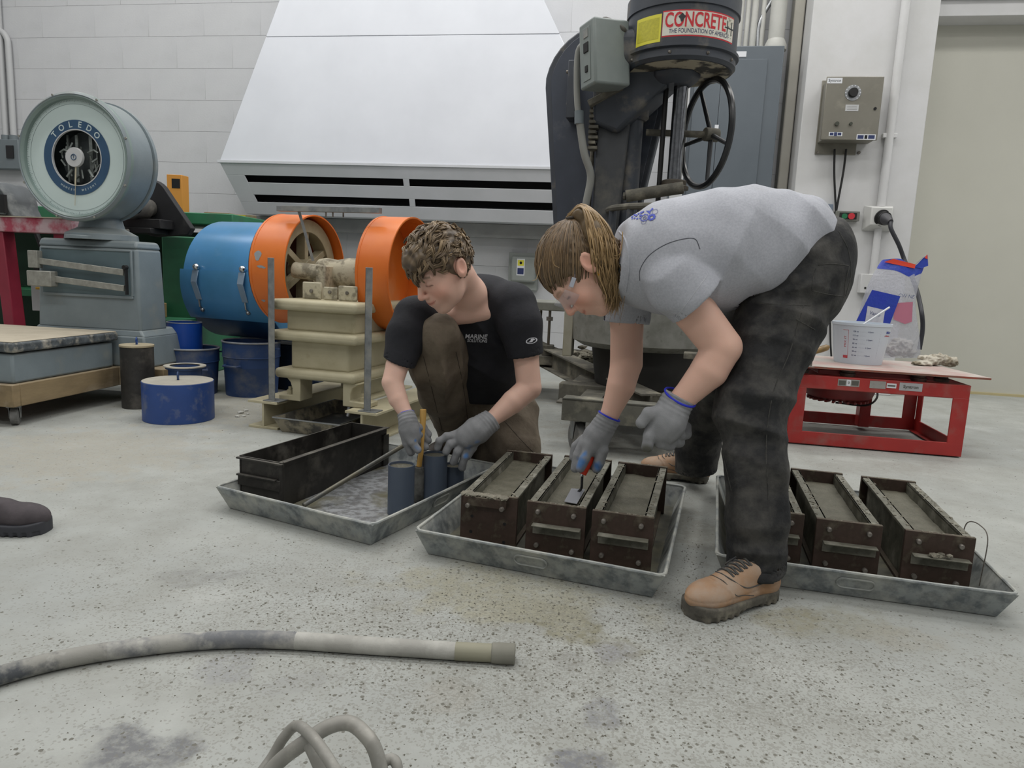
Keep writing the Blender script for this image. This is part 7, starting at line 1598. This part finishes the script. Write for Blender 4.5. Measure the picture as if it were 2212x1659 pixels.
def w_pony(p): return chain(p, [JR(1243, 462, 2.03, 7), JR(1258, 462, 2.02, 13), JR(1282, 500, 2.0, 22), JR(1298, 555, 1.99, 25), JR(1312, 610, 2.0, 20), JR(1320, 645, 2.01, 9)], .02) + .002 * wob(p, 120, 1)
sdf_obj('ponytail_core', w_pony, Jp(1220, 690, 1.9), Jp(1370, 430, 2.15), .004, m_hair, cap, lambda p: np.tile(A((.13, .088, .045)), (len(p), 1)))
G().torus(tie, V(tie) - V(hc_), .014, .005, 24, 8).build('hair_tie', mat('dark_tie', '3a3128', rough=.8), cap, world=True)
# safety glasses, earring, strap
gl = thing('safety_glasses', 'clear plastic safety glasses worn by the bending woman', 'glasses', V(hw(H, (0, .1, 0))))
m_clear = bpy.data.materials.new('clear_polycarbonate'); m_clear.use_nodes = True; _b = m_clear.node_tree.nodes['Principled BSDF']; _b.inputs['Base Color'].default_value = rgb('cfd6e4'); _b.inputs['Roughness'].default_value = .05; _b.inputs['Alpha'].default_value = .12
g = G(); vs = []
for i in range(17):
    a = -1.25 + 2.5 * i / 16; x = .070 * math.sin(a); y = .048 + .068 * math.cos(a)
    vs += [V(hw(H, (x, y + .004, .026 - .004 * abs(a)))), V(hw(H, (x, y, -.020 + .012 * (1 - min(abs(a) * 3, 1)))))]
g.add(vs, [(2 * i, 2 * i + 2, 2 * i + 3, 2 * i + 1) for i in range(16)]).build('lens', m_clear, gl, world=True, smooth=60, solid=.0015)
for s_ in (-1, 1):
    G().bar(hw(H, (s_ * .069, .068, .012)), hw(H, (s_ * .081, -.005, .020)), .003, .009, up=hw(H, (0, 0, 1)) - hw(H, (0, 0, 0))).build('temple_arm', m_clear, gl, world=True)
    G().box(0, 0, 0, 0, 0, 0) if 0 else None
    a_, b_ = V(hw(H, (s_ * .0745, .062, .010))), V(hw(H, (s_ * .0755, .036, .013))); G().bar(a_, b_, .004, .012, up=hw(H, (0, 0, 1)) - hw(H, (0, 0, 0))).build('hinge_block', mat('frosted', 'a9adb8', rough=.4), gl, world=True, bevel=.001)
q = hw(H, (-.082, -.004, -.036)); q2 = hw(H, (.082, -.004, -.036)); q = q if q[1] < q2[1] else q2
ear_ = G().torus(V(q) + V((0, -.002, -.006)), (1, 0, .3), .007, .0018, 16, 6).build('earring', mat('gold', 'c8922e', rough=.25, metal=.8), body, world=True)
# pointing trowel in her hand
tr = thing('orange_trowel', 'margin trowel with an orange handle pressed on wet concrete', 'trowel', V(F(1240, 1075, .142)))
hA, hB = V(Jp(1282, 972, YT)), V(Jp(1258, 1024, YT - .012)); sf0 = F(1256, 1054, .150)
G().tube([hA, hA.lerp(hB, .1), hA.lerp(hB, .45), hA.lerp(hB, .8), hB], [.010, .0145, .0155, .0135, .0125], 18).build('handle', mat('orange_rubber', 'd83a20', rough=.4), tr, world=True)
G().tube([hB.lerp(hA, .03), hB + (hB - hA).normalized() * .008], [.006, .005], 12).build('ferrule', m_chrome, tr, world=True)
G().tube(spline([hB, hB.lerp(sf0, .5) + V((.0, 0, 0)), sf0, F(1250, 1062, .143)], 5), .0042, 10).build('tang', m_black, tr, world=True)
bl = [F(x, y, .1415) for x, y in ((1234, 1056), (1264, 1058), (1246, 1089), (1219, 1084))]
G().hexa([q_ for q_ in bl], [q_ + V((0, 0, .0016)) for q_ in bl]).build('blade', mat('polished_blade', 'c3c6d0', rough=.15, metal=.55), tr, world=True)

# ================================================================ the man kneeling by the cylinders
m_bsh = mat('black_tshirt', '15161c', '1a1b22', rough=.85, scale=30, bump=.004, bscale=13)
m_btr = mat('brown_work_trousers', '6b6052', '574d40', rough=.85, scale=14, bump=.006, bscale=17, dust='857a68', dscale=5, dlo=.52, dhi=.85)
mn = thing('person', 'young man in a black T-shirt and brown trousers kneeling by the cylinders', 'person', (-.05, 2.85, 0))
HM = head_frame(P(958, 581, 2.43), (-.621, -.485, -.616), (-.486, -.380, .788), 1.07)
mSL, mSR = JR(1110, 668, 2.60, 34), JR(895, 696, 2.54, 32)
mAL = [mSL, JR(1136, 770, 2.55, 27), JR(1143, 838, 2.53, 26)]; mFL = [JR(1143, 838, 2.53, 26), JR(1108, 868, 2.50, 25), JR(1064, 905, 2.47, 17), JR(1045, 918, 2.46, 17)]
mAR = [mSR, JR(858, 790, 2.45, 24), JR(848, 826, 2.43, 22.5)]; mFR = [JR(848, 826, 2.43, 22.5), JR(860, 862, 2.41, 20), JR(877, 894, 2.39, 14.5), JR(881, 905, 2.39, 14)]
def m_skin_f(p):
    d = np.full(len(p), 9, dtype=f32); q = hl(HM, p); m_ = np.linalg.norm(q, axis=1) < .26
    if m_.any(): d[m_] = head_sdf(q[m_], .9) * HM['s']
    nk = chain(p, [(hw(HM, (0, -.042, -.050)), .050), JR(1014, 634, 2.56, 33), JR(1024, 680, 2.70, 34)], .03); d = smin(d, nk, .016)
    d = smin(d, smin(rc(p, mSL[0], mSR[0], .03, .03), chain(p, [JR(1022, 690, 2.76, 40), JR(1030, 800, 2.9, 46)], .03), .05), .04)
    for ar, fo in ((mAL, mFL), (mAR, mFR)): d = smin(d, smin(chain(p, ar, .004), chain(p, fo, .004), .004), .012)
    return d
mbody, _, _ = sdf_obj('body', m_skin_f, A((-.48, 2.25, .28)), A((.20, 3.0, 1.06)), .0032, m_skin, mn, skin_color((.73, .475, .38), HM, 0, (.16, .11, .075)))
def m_shirt(p):
    t = smin(chain(p, [JR(1060, 672, 2.68, 66), JR(1055, 760, 2.78, 72), JR(1052, 850, 2.95, 70)], .04), chain(p, [JR(975, 690, 2.70, 60), JR(990, 770, 2.82, 68), JR(1000, 850, 2.98, 70)], .04), .09)
    t = smin(t, rc(p, JR(1108, 662, 2.62, 1)[0], JR(1030, 640, 2.68, 1)[0], .082, .08), .05); t = smin(t, rc(p, JR(900, 688, 2.58, 1)[0], JR(985, 660, 2.68, 1)[0], .078, .08), .05)
    t = t + folds(p, (.7, 0, .7), 50, .009, Jp(1060, 720, 2.55), .15, s=1) + folds(p, (.3, 0, 1), 50, .011, Jp(1050, 820, 2.6), .12, s=2) + .002 * wob(p, 30, 2)
    t = smax(t, -half(p, Jp(1040, 868, 2.85), (0, 0, 1)), .01)
    t = smax(t, -chain(p, [(hw(HM, (0, -.03, -.06)), .070), JR(1012, 636, 2.53, 44), JR(1016, 652, 2.57, 38)], .01), .006)
    for sl, hc_, hn in (([JR(1108, 662, 2.60, 50), JR(1122, 700, 2.57, 46), JR(1143, 810, 2.54, 33)], Jp(1138, 770, 2.54), (.22, 0, -1)), ([JR(898, 688, 2.54, 48), JR(880, 722, 2.50, 42), JR(852, 820, 2.44, 31)], Jp(859, 784, 2.45), (-.35, 0, -1))):
        e = chain(p, sl, .02) + folds(p, (1, 0, .3), 70, .003, sl[1][0], .09, s=3); h_ = half(p, hc_, hn); e = smax(e, h_, .003)
        e = np.maximum(e, -np.maximum(chain(p, [(a, r_ - .006) for a, r_ in sl], .02), -(h_ + .025))); t = smin(t, e, .02)
    return t
msh, mp_, mq_ = sdf_obj('tshirt', m_shirt, A((-.50, 2.25, .25)), A((.22, 3.1, .98)), .0042, m_bsh, mn, label='black T-shirt with white lettering')
mb_ = bvh_of(mp_, mq_); m_wp = mat('white_print', 'c9cad0', rough=.8)
vs, fs = text_geo('MARINE', 1, True); decal(mb_, vs, fs, 1029, 727, 47, 'shirt_lettering', m_wp, msh, rot=.03, hpx=9.5, shear=.12)
vs, fs = text_geo('SOLUTIONS', 1, True); decal(mb_, vs, fs, 1031, 736, 43, 'shirt_lettering', m_wp, msh, rot=.03, hpx=7, shear=.12)
decal(mb_, *circle_geo(.8, 1, 28), 1148, 736, 25, 'sleeve_emblem', m_wp, msh, rot=-.25, hpx=13)
decal(mb_, [V(q) for q in ((-1, -.25, 0), (-.3, .1, 0), (-.1, .55, 0), (.5, .45, 0), (.9, .0, 0), (.3, -.05, 0), (0, -.4, 0))], [(0, 1, 6), (1, 2, 3, 5), (3, 4, 5), (1, 5, 6)], 1148, 736, 17, 'sleeve_emblem', m_wp, msh, rot=-.25, hpx=8)
# trousers
rK = [JR(1005, 850, 2.98, 80), JR(962, 770, 2.72, 62), JR(944, 726, 2.52, 45)]; rS = [JR(944, 724, 2.52, 43), JR(941, 785, 2.58, 51), JR(955, 850, 2.74, 47), JR(975, 905, 2.88, 34), JR(981, 950, 2.96, 33)]
lK = [JR(1055, 850, 2.98, 78), JR(1100, 905, 2.88, 62), JR(1116, 968, 2.78, 50)]; lS = [JR(1116, 972, 2.80, 48), JR(1080, 985, 2.95, 44), JR(1040, 968, 3.12, 36)]
def m_trs_f(p):
    a = chain(p, rK, .03); b = chain(p, rS, .03); c = chain(p, lK, .03); e = chain(p, lS, .03)
    b = b + folds(p, (.9, .2, .3), 75, .015, Jp(950, 800, 2.52), .17, wf=7, s=1) + folds(p, (.2, 0, 1), 100, .006, Jp(975, 910, 2.85), .07, s=4)
    c = c + folds(p, (.6, 0, .8), 60, .010, lK[1][0], .16, s=5) + folds(p, (.3, .2, 1), 80, .010, lS[1][0], .12, s=2)
    d = smin(smin(smin(a, b, .03), smin(c, e, .03), .03), chain(p, [JR(1000, 860, 3.0, 78), JR(1055, 860, 3.0, 80)], .05), .05) + .0025 * wob(p, 22, 1)
    return smax(d, .012 - p[:, 2], .01)
mtr, mtp, mtq = sdf_obj('trousers', m_trs_f, A((-.50, 2.3, -.01)), A((.30, 3.35, .80)), .0045, m_btr, mn, label='brown work trousers')
mtb = bvh_of(mtp, mtq); 
for pts in (((985, 760), (1000, 830), (1010, 905)), ((915, 770), (935, 850), (955, 930)), ((1090, 910), (1130, 955), (1160, 985)), ((951, 928), (975, 935), (1005, 925))): seam(mtb, pts, .0012, 'trouser_seam', mat('brown_seam', '37302a', rough=.9), mtr)
YL = 2.44
glove('glove', CH((1052, 915, 2.46, 23), (1030, 930, 2.45, 27), (1008, 944, YL, 26)), [
    CH((985, 940, YL, 11), (965, 943, YL - .01, 9), (949, 953, YL - .015, 8.5), (945, 967, YL - .01, 8)),
    CH((990, 952, YL, 11), (972, 960, YL - .02, 9.5), (964, 976, YL - .02, 8.5)),
    CH((1000, 960, YL, 11), (988, 975, YL - .02, 9.5), (980, 998, YL - .01, 8.5)),
    CH((1010, 962, YL, 11), (1004, 985, YL - .01, 9.5), (998, 1010, YL, 8.5)),
    CH((1030, 945, 2.45, 12), (1020, 966, YL, 10), (1010, 985, YL, 8.5))],
    CH((1064, 905, 2.47, 22), (1052, 915, 2.46, 22)), [(950, 962, YL - .05, .012), (1016, 975, YL - .04, .020), (1008, 986, YL - .03, .014), (1033, 958, YL - .04, .013), (967, 975, YL + .02, .010)], [], mn, 'grey knit glove with blue palm, spread over the cylinder')
YR = 2.38
glove('glove', CH((880, 905, YR, 17), (884, 925, YR, 20), (890, 943, YR, 19)), [
    CH((884, 935, YR - .01, 10), (890, 955, YR - .02, 9), (903, 972, YR - .02, 8)),
    CH((874, 935, YR, 10), (878, 958, YR - .005, 9), (888, 977, YR, 8.5)),
    CH((896, 925, YR + .02, 11), (912, 922, YR + .06, 9.5), (924, 938, YR + .07, 9)),
    CH((895, 940, YR + .02, 11), (912, 938, YR + .06, 9.5), (924, 952, YR + .07, 9)),
    CH((893, 948, YR + .02, 10), (908, 956, YR + .06, 9), (919, 966, YR + .06, 8.5))],
    CH((877, 893, 2.39, 17), (880, 905, YR, 16)), [(903, 966, YR - .04, .013), (908, 930, YR, .012), (898, 952, YR - .03, .006)], [], mn, 'grey knit glove with blue hem, holding the mallet', (V(Jp(877, 894, 2.39)), V(Jp(877, 893, 2.39) - Jp(881, 907, YR)), pr(17, 2.39)))
m_dks = mat('dark_shoe', '2c2723', '37312b', rough=.6, scale=14)
boot(P(985, 980, 3.02).xy.to_3d() + V((.03, .05, 0)), math.atan2(-.75, -.55), m_dks, m_sole, None, mn, .28, ridge=0)
boot(V((-.06, 3.10, .055)), math.atan2(-.2, -1.), m_dks, m_sole, None, mn, .27, tilt=.9, ridge=0)
# curly hair
def m_cap(p):
    q = hl(HM, p); x = q.copy(); x[:, 0] = np.abs(x[:, 0]); d = ell(x, (0, -.010, .040), (.088, .108, .100)); d = smin(d, ell(x, (0, .062, .082), (.055, .045, .035)), .03)
    d = d + .004 * wob(p, 75, 1) + .002 * wob(p, 160, 2)
    d = smax(d, q[:, 1] * .86 - q[:, 2] * .5 - .018 - .045 * np.clip((q[:, 2] - .035) / .03, 0, 1), .008); d = smax(d, -.045 - q[:, 2] + .4 * q[:, 1], .01); e = ell(x, (.090, -.016, -.004), (.028, .028, .038)); return smax(d, -e, .004) * HM['s']
def mhc(p): n = np.clip(.5 + .5 * wob(p, 130, 3), 0, 1)[:, None]; return A((.065, .046, .031)) * (1 - n) + A((.17, .122, .075)) * n
c0 = HM['c']; mcap, _, _ = sdf_obj('hair', m_cap, c0 - .17, c0 + .17, .003, m_hair, mn, mhc, label='short curly light brown hair')
r = np.random.RandomState(11); paths = []
nc = 0
while nc < 330:
    v_ = r.normal(0, 1, 3); v_ /= np.linalg.norm(v_); q0 = np.array([0, -.010, .040]) + v_ * [.085, .105, .097]
    front = q0[1] * .86 - q0[2] * .5 - .018 - .045 * min(max((q0[2] - .035) / .03, 0), 1)
    if front > .002 or q0[2] < -.035 + .4 * q0[1]: continue
    if abs(q0[0]) > .052 and -.045 < q0[1] < .026 and q0[2] < .034: continue
    nc += 1; n_ = v_; fl = np.array([0, .9, .05]) - n_ * (np.array([0, .9, .05]) @ n_); fl /= np.linalg.norm(fl) + 1e-6; fl += r.normal(0, .38, 3); fl -= n_ * (fl @ n_); fl /= np.linalg.norm(fl); sd = np.cross(n_, fl)
    short = q0[2] < .03 or q0[1] < -.06 or (abs(q0[0]) > .045 and q0[2] < .065); L_ = r.uniform(.022, .032) if short else r.uniform(.045, .065); amp = r.uniform(.006, .011) * (.35 if short else 1); ph = r.uniform(0, 6.28); fq = r.uniform(.5, .85); lift = .004 if short else r.uniform(.010, .017); tone = r.beta(1.6, 2.0)
    for k_ in range(9):
        o_ = sd * r.normal(0, .0042) + fl * r.normal(0, .004); lj = lift + r.normal(0, .0016)
        pts = [hw(HM, q0 + o_ * (1 - .55 * t) + fl * L_ * t + sd * amp * (math.sin(ph + t * 6.28 * fq) - math.sin(ph)) + n_ * (lj * math.sin(min(t * 2.4, 1.57)) - .020 * t * t * (0 if short else 1) + (0 if short else .004) * math.cos(ph + t * 6.28 * fq))) for t in np.linspace(0, 1, 11)]
        paths.append((np.array(pts), r.uniform(.0014, .0024), min(1, max(0, tone + r.normal(0, .14)))))
hair_mesh(paths, 'hair_curls', m_hair, mcap, 5, 4, ((.075, .052, .034), (.30, .215, .125)))

# ================================================================ dark slip-on shoe cut by the left edge
so = F(-128, 1142); sh_t = thing('slip_on_shoe', 'dark brown slip-on shoe at the left edge of the picture', 'shoe', so, 0)
_o = boot(so, R(3), mat('brown_suede', '4a4447', '3e393c', rough=.85, scale=30, bump=.0005), mat('shoe_sole', '33343a', rough=.7), None, sh_t, .315, up_h=.075, ridge=0)
sq = P(0, 1072, 1.95)
G().tube([so + V((.07, .0, .06)), so + V((.05, .0, .12)), so + V((.04, .0, .16))], [.044, .042, .040], 20).build('sock', mat('navy_sock', '22284a', rough=.9), sh_t, world=True)
